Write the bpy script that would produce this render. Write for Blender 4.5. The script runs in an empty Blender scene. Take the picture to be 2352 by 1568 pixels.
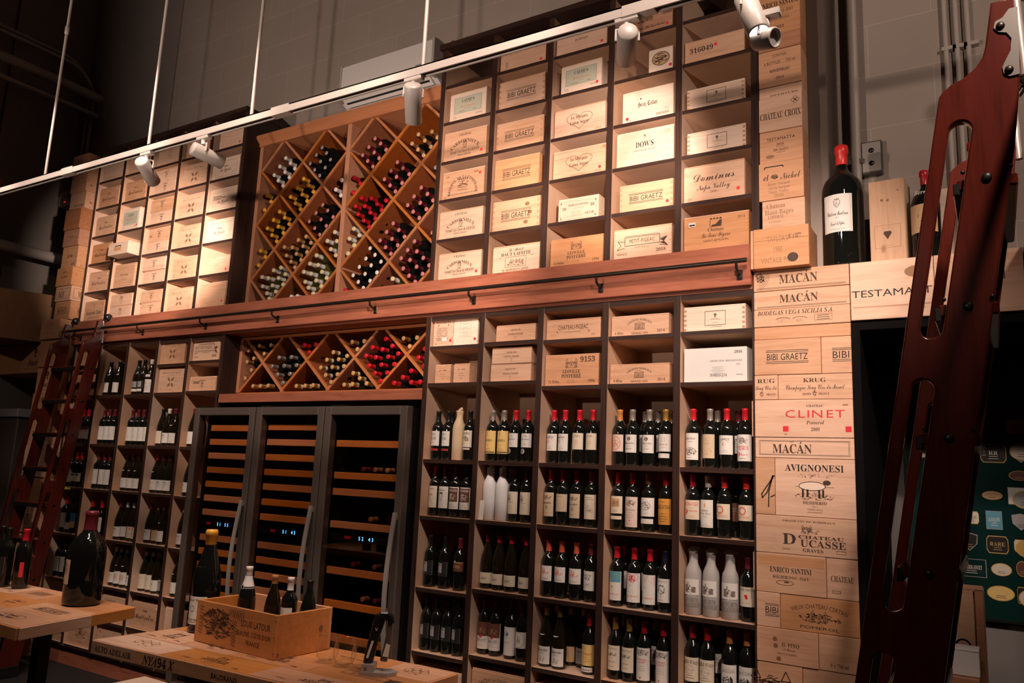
import bpy, bmesh, math, random
from mathutils import Vector, Matrix
R = math.radians
rng = random.Random(7)
sc = bpy.context.scene
col = sc.collection

# ------------------------------------------------------------------ camera, world, exposure, lights
cam_d = bpy.data.cameras.new('camera'); cam = bpy.data.objects.new('camera', cam_d); col.objects.link(cam)
sc.camera = cam
cam_d.sensor_width = 36.0
cam_d.lens = 36.0 * 1782.5 / 2352.0
cam_d.clip_start = 0.05; cam_d.clip_end = 60
def cam_setup():
    a, b, c = -.557832, .1682356, .0435455
    f = Vector((math.sin(a)*math.cos(b), math.cos(a)*math.cos(b), math.sin(b)))
    r = Vector((math.cos(a), -math.sin(a), 0)); u = r.cross(f)
    rr = math.cos(c)*r + math.sin(c)*u; uu = -math.sin(c)*r + math.cos(c)*u
    m = Matrix((rr, uu, -f)).transposed().to_4x4()
    m.translation = Vector((0, -3.82, 1.70))
    cam.matrix_world = m
cam_setup()

sc.view_settings.view_transform = 'Standard'
sc.view_settings.look = 'None'
sc.view_settings.gamma = 1.0
sc.view_settings.use_curve_mapping = False
sc.view_settings.exposure = 0.0

W = bpy.data.worlds.new('world'); sc.world = W; W.use_nodes = True
W.node_tree.nodes['Background'].inputs[0].default_value = (1.0, .62, .5, 1)
W.node_tree.nodes['Background'].inputs[1].default_value = .012
sc.cycles.max_bounces = 5; sc.cycles.diffuse_bounces = 3; sc.cycles.glossy_bounces = 3
sc.cycles.transmission_bounces = 6; sc.cycles.transparent_max_bounces = 16
sc.cycles.caustics_reflective = False; sc.cycles.caustics_refractive = False
sc.cycles.sample_clamp_indirect = 3.0
sc.cycles.use_adaptive_sampling = True
sc.cycles.use_denoising = True

WARM = (1.0, .765, .635)
def spot(name, loc, target, watt, angle, blend=.6, rad=.035, color=WARM):
    d = bpy.data.lights.new(name, 'SPOT'); o = bpy.data.objects.new(name, d); col.objects.link(o)
    d.energy = watt; d.spot_size = R(angle); d.spot_blend = blend; d.shadow_soft_size = rad; d.color = color
    o.location = loc
    o.rotation_euler = (Vector(target) - Vector(loc)).to_track_quat('-Z', 'Y').to_euler()
    return o
# lamps of the track in view: head position, aim point, power, beam
HEADS = [
    ((-3.83, -1.5, 3.345), (-5.95, .05, 3.45), 560, 38),
    ((-3.35, -1.5, 3.338), (-5.8, .05, 3.25), 150, 30),
    ((-1.985, -1.5, 3.340), (-3.1, .2, 3.25), 150, 72),
    ((-1.025, -1.5, 3.325), (-1.78, .05, 3.45), 240, 46),
    ((-.60, -1.5, 3.315), (-1.0, 0, 2.6), 80, 75),
]
# unseen lamps of the shop's other ceiling tracks, then added fill spots
ROOM_AND_FILL = [((-5.4 + .8*i, -2.05 - .12*(i % 2), 4.15), (-6.3 + .74*i, -.05, .95 + .2*(i % 2)), 125, 62) for i in range(10)]
ROOM_AND_FILL += [((-4.2 + .62*i, -2.45, 4.1), (-4.5 + .58*i, -1.72, 1.0), 100, 32) for i in range(5)]  # added fill spots that brighten the table tops
ROOM_AND_FILL += [((-6.3, -3.0, 3.95), (-7.2, 0, 2.6), 30, 56), ((-5.0, -4.6, 2.5), (-4.6, .4, 5.6), 240, 66), ((-2.6, -4.6, 2.5), (-2.6, .4, 5.4), 400, 80), ((1.7, -2.7, 3.9), (-.25, .45, 3.7), 190, 60),  # added washes, mostly to brighten the back wall
    ((.5, -3.0, 3.9), (-.65, 0, 1.0), 230, 38), ((-.9, -5.6, 3.4), (-.1, -1.9, 1.5), 34, 24)]  # added fills for the wide pillar front and the near ladder
for i, (l, t, w, a) in enumerate(HEADS):
    d = (Vector(t) - Vector(l)).normalized()
    spot('track_lamp_light', Vector((l[0], l[1], l[2] - .10)) + d * .15, t, w, a, .75)
for l, t, w, a in ROOM_AND_FILL:
    spot('room_lamp_light', l, t, w, a, .7, .04)

# ------------------------------------------------------------------ materials
M = {}
def newmat(name):
    m = bpy.data.materials.new(name); m.use_nodes = True
    nt = m.node_tree; b = nt.nodes['Principled BSDF']
    M[name] = m
    return m, nt, b
def flat(name, c, rough=.5, metal=0., spec=.5, emit=0., coat=0.):
    m, nt, b = newmat(name)
    b.inputs['Base Color'].default_value = (*c, 1); b.inputs['Roughness'].default_value = rough
    b.inputs['Metallic'].default_value = metal; b.inputs['Specular IOR Level'].default_value = spec
    if coat: b.inputs['Coat Weight'].default_value = coat; b.inputs['Coat Roughness'].default_value = .08
    if emit:
        b.inputs['Emission Color'].default_value = (*c, 1); b.inputs['Emission Strength'].default_value = emit
    return m
def wood(name, c1, c2, c3, axis=0, stretch=14., scale=3., rough=.5, vary=.12, knots=True, coat=0., bump=.05):
    m, nt, b = newmat(name); N = nt.nodes; L = nt.links
    tc = N.new('ShaderNodeTexCoord'); oi = N.new('ShaderNodeObjectInfo')
    off = N.new('ShaderNodeVectorMath'); off.operation = 'ADD'
    mul = N.new('ShaderNodeMath'); mul.operation = 'MULTIPLY'; mul.inputs[1].default_value = 37.
    L.new(oi.outputs['Random'], mul.inputs[0]); L.new(tc.outputs['Object'], off.inputs[0]); L.new(mul.outputs[0], off.inputs[1])
    mp = N.new('ShaderNodeMapping'); L.new(off.outputs[0], mp.inputs[0])
    s = [stretch]*3; s[axis] = 1.
    mp.inputs['Scale'].default_value = s
    n1 = N.new('ShaderNodeTexNoise'); n1.inputs['Scale'].default_value = scale; n1.inputs['Detail'].default_value = 5; n1.inputs['Distortion'].default_value = .6
    L.new(mp.outputs[0], n1.inputs['Vector'])
    n2 = N.new('ShaderNodeTexNoise'); n2.inputs['Scale'].default_value = scale*4.; n2.inputs['Detail'].default_value = 3
    L.new(mp.outputs[0], n2.inputs['Vector'])
    mx = N.new('ShaderNodeMix'); mx.data_type = 'FLOAT'; mx.inputs[0].default_value = .35
    L.new(n1.outputs[0], mx.inputs[2]); L.new(n2.outputs[0], mx.inputs[3])
    cr = N.new('ShaderNodeValToRGB'); e = cr.color_ramp.elements
    e[0].position = .3; e[0].color = (*c2, 1); e[1].position = .68; e[1].color = (*c1, 1)
    k = e.new(.47); k.color = tuple((a*.45 + d*.55) for a, d in zip(c2, c1)) + (1,)
    L.new(mx.outputs[0], cr.inputs[0])
    last = cr.outputs[0]
    if knots:
        vo = N.new('ShaderNodeTexVoronoi'); vo.inputs['Scale'].default_value = 5.5
        mp2 = N.new('ShaderNodeMapping'); s2 = [1.]*3; s2[axis] = .55; mp2.inputs['Scale'].default_value = s2
        L.new(off.outputs[0], mp2.inputs[0]); L.new(mp2.outputs[0], vo.inputs['Vector'])
        kr = N.new('ShaderNodeValToRGB'); kr.color_ramp.elements[0].position = .0; kr.color_ramp.elements[0].color = (1, 1, 1, 1)
        kr.color_ramp.elements[1].position = .085; kr.color_ramp.elements[1].color = (0, 0, 0, 1)
        L.new(vo.outputs['Distance'], kr.inputs[0])
        km = N.new('ShaderNodeMix'); km.data_type = 'RGBA'
        L.new(kr.outputs[0], km.inputs[0]); L.new(last, km.inputs[6]); km.inputs[7].default_value = (*c3, 1)
        last = km.outputs[2]
    if vary:
        hs = N.new('ShaderNodeHueSaturation')
        mr = N.new('ShaderNodeMapRange'); mr.inputs[3].default_value = 1-vary; mr.inputs[4].default_value = 1+vary*.6
        L.new(oi.outputs['Random'], mr.inputs[0]); L.new(mr.outputs[0], hs.inputs['Value'])
        mr2 = N.new('ShaderNodeMapRange'); mr2.inputs[3].default_value = 1.12; mr2.inputs[4].default_value = .86
        L.new(oi.outputs['Random'], mr2.inputs[0]); L.new(mr2.outputs[0], hs.inputs['Saturation'])
        L.new(last, hs.inputs['Color']); last = hs.outputs[0]
    L.new(last, b.inputs['Base Color'])
    b.inputs['Roughness'].default_value = rough
    b.inputs['Specular IOR Level'].default_value = .25
    if coat: b.inputs['Coat Weight'].default_value = coat; b.inputs['Coat Roughness'].default_value = .15
    if bump:
        bp = N.new('ShaderNodeBump'); bp.inputs['Strength'].default_value = bump; bp.inputs['Distance'].default_value = .002
        L.new(mx.outputs[0], bp.inputs['Height']); L.new(bp.outputs[0], b.inputs['Normal'])
    return m
wood('pine', (.70, .445, .305), (.54, .305, .19), (.20, .09, .04))
wood('pine_orange', (.66, .365, .215), (.50, .25, .13), (.15, .06, .025))
wood('pine_red', (.50, .24, .135), (.36, .155, .08), (.12, .045, .02))
wood('pine_pale', (.77, .60, .48), (.66, .48, .36), (.35, .2, .1), knots=False)
wood('pine_upright', (.68, .46, .32), (.54, .33, .21), (.2, .1, .05), axis=2)
wood('birch_ply', (.63, .42, .295), (.57, .365, .25), (.3, .2, .1), axis=2, vary=.04, knots=False, stretch=5)
wood('birch_deck', (.60, .385, .26), (.53, .33, .215), (.3, .2, .1), axis=0, vary=.04, knots=False, stretch=5)
wood('dark_edge_v', (.058, .030, .023), (.013, .007, .006), (0, 0, 0), axis=2, stretch=60., scale=2.2, vary=0, knots=False, rough=.4)
wood('dark_edge_h', (.058, .030, .023), (.013, .007, .006), (0, 0, 0), axis=0, stretch=60., scale=2.2, vary=0, knots=False, rough=.4)
wood('walnut', (.40, .140, .082), (.22, .068, .040), (.1, .04, .03), axis=0, stretch=10., scale=2.2, vary=.0, knots=False, rough=.32)
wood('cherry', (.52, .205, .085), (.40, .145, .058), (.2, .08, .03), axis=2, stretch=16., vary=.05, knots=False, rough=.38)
wood('cherry_h', (.52, .205, .085), (.40, .145, .058), (.2, .08, .03), axis=0, stretch=16., vary=.05, knots=False, rough=.38)
wood('mahogany', (.098, .015, .009), (.052, .008, .005), (.02, .005, .003), axis=2, stretch=14., scale=3., vary=0, knots=False, rough=.22, coat=.25, bump=.01)
wood('cherry_shaded', (.27, .085, .036), (.20, .06, .025), (.1, .03, .01), axis=2, stretch=16., vary=.05, knots=False, rough=.5)  # cherry with the pocket shade put into the colour, for dividers and back
wood('honey', (.64, .29, .115), (.48, .20, .07), (.16, .06, .02), axis=0, vary=.06, rough=.4)
wood('fridge_wood', (.70, .27, .09), (.56, .20, .06), (.2, .08, .03), axis=0, stretch=16., vary=.05, knots=False, rough=.4)
wood('table_oak', (.60, .31, .165), (.46, .205, .10), (.16, .06, .03), axis=0, vary=.1, rough=.35)
wood('cardboard', (.30, .165, .09), (.26, .14, .075), (.2, .1, .05), axis=2, stretch=3., vary=0, knots=False, rough=.8)

def blocks(name, c1, c2, mortar, bw, bh, rough=.85):
    m, nt, b = newmat(name); N = nt.nodes; L = nt.links
    tc = N.new('ShaderNodeTexCoord'); sp = N.new('ShaderNodeSeparateXYZ'); cb = N.new('ShaderNodeCombineXYZ')
    ad = N.new('ShaderNodeMath'); ad.operation = 'ADD'
    L.new(tc.outputs['Object'], sp.inputs[0]); L.new(sp.outputs[0], ad.inputs[0]); L.new(sp.outputs[1], ad.inputs[1])
    L.new(ad.outputs[0], cb.inputs[0]); L.new(sp.outputs[2], cb.inputs[1])
    br = N.new('ShaderNodeTexBrick'); br.inputs['Scale'].default_value = 1.
    br.inputs['Brick Width'].default_value = bw; br.inputs['Row Height'].default_value = bh
    br.inputs['Mortar Size'].default_value = .004; br.inputs['Mortar Smooth'].default_value = .3
    br.inputs['Color1'].default_value = (*c1, 1); br.inputs['Color2'].default_value = (*c2, 1); br.inputs['Mortar'].default_value = (*mortar, 1)
    L.new(cb.outputs[0], br.inputs['Vector'])
    ns = N.new('ShaderNodeTexNoise'); ns.inputs['Scale'].default_value = 1.6; ns.inputs['Detail'].default_value = 6
    L.new(tc.outputs['Object'], ns.inputs['Vector'])
    mr = N.new('ShaderNodeMapRange'); mr.inputs[3].default_value = .8; mr.inputs[4].default_value = 1.15; L.new(ns.outputs[0], mr.inputs[0])
    mm = N.new('ShaderNodeVectorMath'); mm.operation = 'SCALE'; L.new(br.outputs[0], mm.inputs[0]); L.new(mr.outputs[0], mm.inputs['Scale'])
    L.new(mm.outputs[0], b.inputs['Base Color']); b.inputs['Roughness'].default_value = rough
    n3 = N.new('ShaderNodeTexNoise'); n3.inputs['Scale'].default_value = 90; n3.inputs['Detail'].default_value = 4; L.new(tc.outputs['Object'], n3.inputs['Vector'])
    mxh = N.new('ShaderNodeMath'); mxh.operation = 'MULTIPLY_ADD'; mxh.inputs[1].default_value = .25; L.new(n3.outputs[0], mxh.inputs[0])
    inv = N.new('ShaderNodeMath'); inv.operation = 'SUBTRACT'; inv.inputs[0].default_value = 1.; L.new(br.outputs['Fac'], inv.inputs[1]); L.new(inv.outputs[0], mxh.inputs[2])
    bp = N.new('ShaderNodeBump'); bp.inputs['Strength'].default_value = .35; bp.inputs['Distance'].default_value = .006
    L.new(mxh.outputs[0], bp.inputs['Height']); L.new(bp.outputs[0], b.inputs['Normal'])
blocks('block_wall', (.335, .280, .240), (.325, .272, .234), (.40, .34, .30), .62, .30)
blocks('concrete', (.26, .225, .20), (.25, .215, .19), (.25, .215, .19), 3., 3.)
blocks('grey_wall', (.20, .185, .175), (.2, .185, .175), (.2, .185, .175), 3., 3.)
blocks('dark_floor', (.018, .018, .02), (.022, .022, .024), (.015, .015, .015), .6, .6, .6)

flat('bottle_black', (.006, .007, .006), .04, spec=.6)
flat('bottle_brown', (.011, .008, .004), .04, spec=.6)
m, nt, b = newmat('bottle_olive')
b.inputs['Base Color'].default_value = (.16, .15, .035, 1); b.inputs['Roughness'].default_value = .06
b.inputs['Transmission Weight'].default_value = .55
CAPS = dict(W=(.72, .68, .63), K=(.008, .008, .009), Y=(.72, .36, .045), R=(.50, .012, .022), F=(.75, .035, .03), D=(.13, .014, .024),
    S=(.42, .37, .33), G=(.55, .32, .08), O=(.55, .22, .06), B=(.28, .12, .05), N=(.012, .014, .035), P=(.42, .11, .14), T=(.40, .21, .085), C=(.55, .09, .05))
for k, v in CAPS.items():
    flat('cap_' + k, v, .32 if k not in 'SG' else .3, .55 if k in 'SG' else 0.)
flat('disc_pink', (.52, .21, .20), .4); flat('disc_tan', (.56, .34, .16), .4); flat('disc_cream', (.72, .58, .30), .4); flat('disc_grey', (.30, .28, .28), .35)
flat('disc_dark', (.09, .05, .05), .4); flat('disc_white', (.75, .7, .66), .4)
flat('paper_white', (.70, .67, .63), .6); flat('paper_cream', (.68, .60, .48), .6); flat('paper_old', (.55, .44, .31), .65); flat('paper_pink', (.66, .53, .47), .6)
flat('paper_yellow', (.74, .53, .19), .55); flat('paper_orange', (.66, .30, .05), .55); flat('paper_brown', (.13, .045, .028), .55); flat('paper_grey', (.33, .32, .32), .55)
flat('paper_tan', (.55, .36, .2), .6); flat('paper_red', (.70, .03, .06), .55); flat('paper_blue', (.05, .22, .45), .55); flat('paper_green', (.47, .47, .37), .6)
flat('paper_teal', (.10, .32, .42), .55); flat('paper_leaf', (.22, .32, .10), .55); flat('paper_black', (.012, .012, .012), .5); flat('paper_gold', (.6, .38, .1), .4)
flat('carton_white', (.68, .66, .64), .7)
flat('ink', (.055, .026, .014), .7); flat('ink_black', (.012, .010, .010), .7); flat('ink_soft', (.27, .145, .075), .7); flat('ink_red', (.62, .015, .03), .6)
flat('ink_grey', (.22, .19, .17), .7); flat('ink_gold', (.5, .32, .12), .5); flat('ink_white', (.72, .69, .65), .6); flat('ink_redorange', (.65, .12, .04), .6)
flat('joint', (.44, .25, .15), .7)
flat('sticker_red', (.80, .035, .06), .5); flat('knot', (.23, .105, .05), .6); flat('seam', (.10, .05, .028), .8)
flat('tag_yellow', (.62, .75, .03), .5)
flat('wrap_kraft', (.58, .44, .29), .8); flat('wrap_white', (.66, .65, .66), .75); flat('wrap_grey', (.40, .38, .37), .7)
flat('white_paint', (.40, .36, .33), .4); flat('white_plastic', (.68, .65, .62), .35); flat('grey_plastic', (.36, .35, .34), .4)
flat('conduit_paint', (.40, .35, .31), .5); flat('black_void', (.004, .004, .004), .6); flat('black_metal', (.012, .011, .010), .35, .3); flat('bronze_metal', (.035, .026, .020), .33, .6)
flat('steel', (.56, .51, .47), .36, .6); flat('steel_dark', (.17, .135, .115), .42, .55); flat('chrome', (.75, .72, .7), .15, 1.); flat('zinc', (.13, .12, .11), .4, .5)
flat('black_plastic', (.010, .010, .011), .3); flat('fridge_black', (.006, .006, .006), .25); flat('silver_plastic', (.42, .40, .38), .35, .3)
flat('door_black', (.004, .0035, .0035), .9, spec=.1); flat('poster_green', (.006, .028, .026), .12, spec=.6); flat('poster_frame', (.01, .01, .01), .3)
flat('wall_warm', (.22, .18, .15), .9)
flat('lens_glow', (1., .93, .85), .4, emit=14.); flat('led_blue', (.10, .38, 1.), .4, emit=5.)
flat('red_glow', (.8, .05, .03), .4, emit=.4)
def pane(name, tint, ior):
    m = bpy.data.materials.new(name); m.use_nodes = True; M[name] = m
    nt = m.node_tree; N = nt.nodes; L = nt.links
    N.remove(N['Principled BSDF']); out = N['Material Output']
    tr = N.new('ShaderNodeBsdfTransparent'); tr.inputs[0].default_value = (*tint, 1)
    gl = N.new('ShaderNodeBsdfGlossy'); gl.inputs['Roughness'].default_value = .02; gl.inputs[0].default_value = (.9, .88, .86, 1)
    lw = N.new('ShaderNodeLayerWeight'); pw = N.new('ShaderNodeMath'); pw.operation = 'POWER'; pw.inputs[1].default_value = 5.; fr = N.new('ShaderNodeMath'); fr.operation = 'MULTIPLY_ADD'; fr.inputs[1].default_value = .95; fr.inputs[2].default_value = ior
    L.new(lw.outputs['Facing'], pw.inputs[0]); L.new(pw.outputs[0], fr.inputs[0])
    ms = N.new('ShaderNodeMixShader'); L.new(fr.outputs[0], ms.inputs[0]); L.new(tr.outputs[0], ms.inputs[1]); L.new(gl.outputs[0], ms.inputs[2]); L.new(ms.outputs[0], out.inputs[0])
pane('door_glass', (.88, .83, .80), .05)
pane('clear_glass', (.98, .98, .98), .05)

# ------------------------------------------------------------------ mesh builder
class MB:
    def __init__(s):
        s.v = []; s.f = []; s.m = []; s.sm = []; s.slots = []
    def mi(s, mat):
        if mat not in s.slots: s.slots.append(mat)
        return s.slots.index(mat)
    def add(s, vs, fs, mat, smooth=False):
        o = len(s.v); i = s.mi(mat); s.v += [tuple(p) for p in vs]
        for f in fs:
            s.f.append(tuple(k + o for k in f)); s.m.append(i); s.sm.append(smooth)
        return s
    def box(s, x0, x1, y0, y1, z0, z1, mat, front=None, c=0., right=None, left=None, top=None):
        fm = {0: left, 1: right, 2: front, 5: top}
        if c <= 0:
            vs = [(x, y, z) for x in (x0, x1) for y in (y0, y1) for z in (z0, z1)]
            F = [(0, 1, 3, 2), (4, 6, 7, 5), (0, 4, 5, 1), (2, 3, 7, 6), (0, 2, 6, 4), (1, 5, 7, 3)]
            for k, f in enumerate(F): s.add([vs[j] for j in f], [(0, 1, 2, 3)], fm.get(k) or mat)
            return s
        X = ((x0, x0 + c), (x1, x1 - c)); Y = ((y0, y0 + c), (y1, y1 - c)); Z = ((z0, z0 + c), (z1, z1 - c))
        P = {}
        vs = []
        for i in (0, 1):
            for j in (0, 1):
                for k in (0, 1):
                    for a in range(3):
                        P[i, j, k, a] = len(vs)
                        vs.append((X[i][a != 0], Y[j][a != 1], Z[k][a != 2]))
        q = []
        sides = [[(0, j, k, 0) for j, k in ((0, 0), (0, 1), (1, 1), (1, 0))], [(1, j, k, 0) for j, k in ((0, 0), (1, 0), (1, 1), (0, 1))],
                 [(i, 0, k, 1) for i, k in ((0, 0), (1, 0), (1, 1), (0, 1))], [(i, 1, k, 1) for i, k in ((0, 0), (0, 1), (1, 1), (1, 0))],
                 [(i, j, 0, 2) for i, j in ((0, 0), (0, 1), (1, 1), (1, 0))], [(i, j, 1, 2) for i, j in ((0, 0), (1, 0), (1, 1), (0, 1))]]
        base = len(s.v); s.v += vs
        def push(ids, mt, sm=False):
            s.f.append(tuple(base + t for t in ids)); s.m.append(s.mi(mt)); s.sm.append(sm)
        for n, sd in enumerate(sides): push([P[t] for t in sd], fm.get(n) or mat)
        for i in (0, 1):
            for j in (0, 1): push([P[i, j, 0, 0], P[i, j, 0, 1], P[i, j, 1, 1], P[i, j, 1, 0]], mat)
            for k in (0, 1): push([P[i, 0, k, 0], P[i, 0, k, 2], P[i, 1, k, 2], P[i, 1, k, 0]], mat)
        for j in (0, 1):
            for k in (0, 1): push([P[0, j, k, 1], P[0, j, k, 2], P[1, j, k, 2], P[1, j, k, 1]], mat)
        for i in (0, 1):
            for j in (0, 1):
                for k in (0, 1): push([P[i, j, k, a] for a in range(3)], mat)
        return s
    def lathe(s, prof, n, mat, axis='z', c=(0, 0, 0), matf=None):
        # prof: (radius, height)
        rings = []; vs = []
        for r, h in prof:
            if r < 1e-6: rings.append([len(vs)]); vs.append((0, 0, h))
            else:
                rings.append(list(range(len(vs), len(vs) + n)))
                vs += [(r*math.cos(2*math.pi*k/n), r*math.sin(2*math.pi*k/n), h) for k in range(n)]
        if axis == 'x': vs = [(z, x, y) for x, y, z in vs]
        if axis == 'y': vs = [(y, z, x) for x, y, z in vs]
        vs = [(x + c[0], y + c[1], z + c[2]) for x, y, z in vs]
        o = len(s.v); s.v += vs
        for q, (a, b) in enumerate(zip(rings, rings[1:])):
            mt = s.mi(matf(q) if matf else mat)
            for k in range(n):
                if len(a) == 1 and len(b) == 1: continue
                if len(a) == 1: f = (a[0], b[k], b[(k+1) % n])
                elif len(b) == 1: f = (a[k], a[(k+1) % n], b[0])
                else: f = (a[k], a[(k+1) % n], b[(k+1) % n], b[k])
                s.f.append(tuple(t + o for t in f)); s.m.append(mt); s.sm.append(True)
        return s
    def tube(s, pts, r, mat, n=10, cap=True, closed=False):
        pts = [Vector(p) for p in pts]; N_ = len(pts); vs = []; up = None
        for i, p in enumerate(pts):
            a = pts[i-1] if (i > 0 or closed) else p; b = pts[(i+1) % N_] if (i < N_-1 or closed) else p
            t = (b - a).normalized()
            if up is None: up = Vector((0, 0, 1)) if abs(t.z) < .9 else Vector((1, 0, 0))
            x = t.cross(up); x = x.normalized() if x.length > 1e-6 else t.orthogonal().normalized()
            y = x.cross(t).normalized(); up = y
            rr = r[i] if isinstance(r, (list, tuple)) else r
            vs += [p + rr*(math.cos(2*math.pi*k/n)*x + math.sin(2*math.pi*k/n)*y) for k in range(n)]
        fs = []
        for i in range(N_ - (0 if closed else 1)):
            j = (i+1) % N_
            for k in range(n): fs.append((i*n+k, j*n+k, j*n+(k+1) % n, i*n+(k+1) % n))
        s.add(vs, fs, mat, True)
        if cap and not closed:
            s.add(vs[:n], [tuple(range(n))], mat); s.add(vs[-n:], [tuple(reversed(range(n)))], mat)
        return s
    def prism(s, poly, axis, a, b, mat):
        n = len(poly)
        def P(u, w, t): return {'x': (t, u, w), 'y': (u, t, w), 'z': (u, w, t)}[axis]
        vs = [P(u, w, a) for u, w in poly] + [P(u, w, b) for u, w in poly]
        s.add(vs, [tuple(range(n)), tuple(range(2*n-1, n-1, -1))] + [(i, (i+1) % n, n+(i+1) % n, n+i) for i in range(n)], mat)
        return s
    def mesh(s, name):
        me = bpy.data.meshes.new(name)
        me.from_pydata(s.v, [], s.f)
        for mt in s.slots: me.materials.append(M[mt])
        me.polygons.foreach_set('material_index', s.m)
        me.polygons.foreach_set('use_smooth', s.sm)
        me.update()
        return me
    def build(s, name, parent=None, loc=(0, 0, 0), rot=None, fix=True):
        me = s.mesh(name)
        if fix:
            bm = bmesh.new(); bm.from_mesh(me); bmesh.ops.recalc_face_normals(bm, faces=bm.faces); bm.to_mesh(me); bm.free()
        return link(name, me, parent, loc, rot)
def link(name, me, parent=None, loc=(0, 0, 0), rot=None):
    o = bpy.data.objects.new(name, me); col.objects.link(o); o.location = loc
    if rot: o.rotation_euler = rot
    if parent is not None: o.parent = parent
    return o
LABELS = {}
def tag(o, label, cat, group=None, kind=None):
    o['label'] = label; o['category'] = cat
    if group: o['group'] = group
    if kind: o['kind'] = kind
    return o
def empty(name, loc=(0, 0, 0), rz=0.):
    o = bpy.data.objects.new(name, None); col.objects.link(o); o.location = loc; o.rotation_euler = (0, 0, rz); o.empty_display_size = .1
    return o
def struct(name, mb, loc=(0, 0, 0)):
    o = mb.build(name, None, loc); o['kind'] = 'structure'; return o

# ------------------------------------------------------------------ lettering: outlines of the built-in font, cached per glyph
GL = {}
BASE = dict(B=(0x1D400, 0x1D41A, 0x1D7CE), I=(0x1D468, 0x1D482, 0x1D7CE), C=(0x1D4D0, 0x1D4EA, 0x1D7CE), F=(0x1D56C, 0x1D586, 0x1D7CE))
ACC = {'É': ('E', 1), 'È': ('E', -1), 'Â': ('A', 0), 'Á': ('A', 1), 'é': ('e', 1), 'â': ('a', 0), 'Ê': ('E', 0)}
def raw(sx):
    c = bpy.data.curves.new('glyph', 'FONT'); c.body = sx; c.resolution_u = 2; c.size = 1
    o = bpy.data.objects.new('glyph', c); m = o.to_mesh()
    vs = [(v.co.x, v.co.y) for v in m.vertices]; fs = [tuple(p.vertices) for p in m.polygons]
    o.to_mesh_clear(); bpy.data.objects.remove(o); bpy.data.curves.remove(c)
    return vs, fs
HX = None
def glyph(ch, st):
    global HX
    k = (ch, st)
    if k in GL: return GL[k]
    if HX is None: HX = max(v[0] for v in raw('H')[0])
    if ch == ' ': GL[k] = ([], [], .30); return GL[k]
    acc = None; b = ch
    if ch in ACC: b, acc = ACC[ch]
    u = b
    if st in BASE:
        if 'A' <= b <= 'Z': u = chr(BASE[st][0] + ord(b) - 65)
        elif 'a' <= b <= 'z': u = chr(BASE[st][1] + ord(b) - 97)
        elif '0' <= b <= '9': u = chr(BASE[st][2] + ord(b) - 48)
    vs, fs = raw(u); adv = max(v[0] for v in raw(u + 'H')[0]) - HX
    if acc is not None:
        mx = (min(v[0] for v in vs) + max(v[0] for v in vs))/2; t = max(v[1] for v in vs) + .04; o = len(vs)
        if acc == 0: vs = vs + [(mx-.16, t), (mx, t+.12), (mx+.16, t), (mx, t+.07)]
        else: vs = vs + [(mx-.06*acc, t), (mx+.03*acc, t), (mx+.15*acc, t+.16), (mx+.03*acc, t+.16)]
        fs = fs + [(o, o+1, o+2, o+3)]
    GL[k] = (vs, fs, adv)
    return GL[k]

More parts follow.
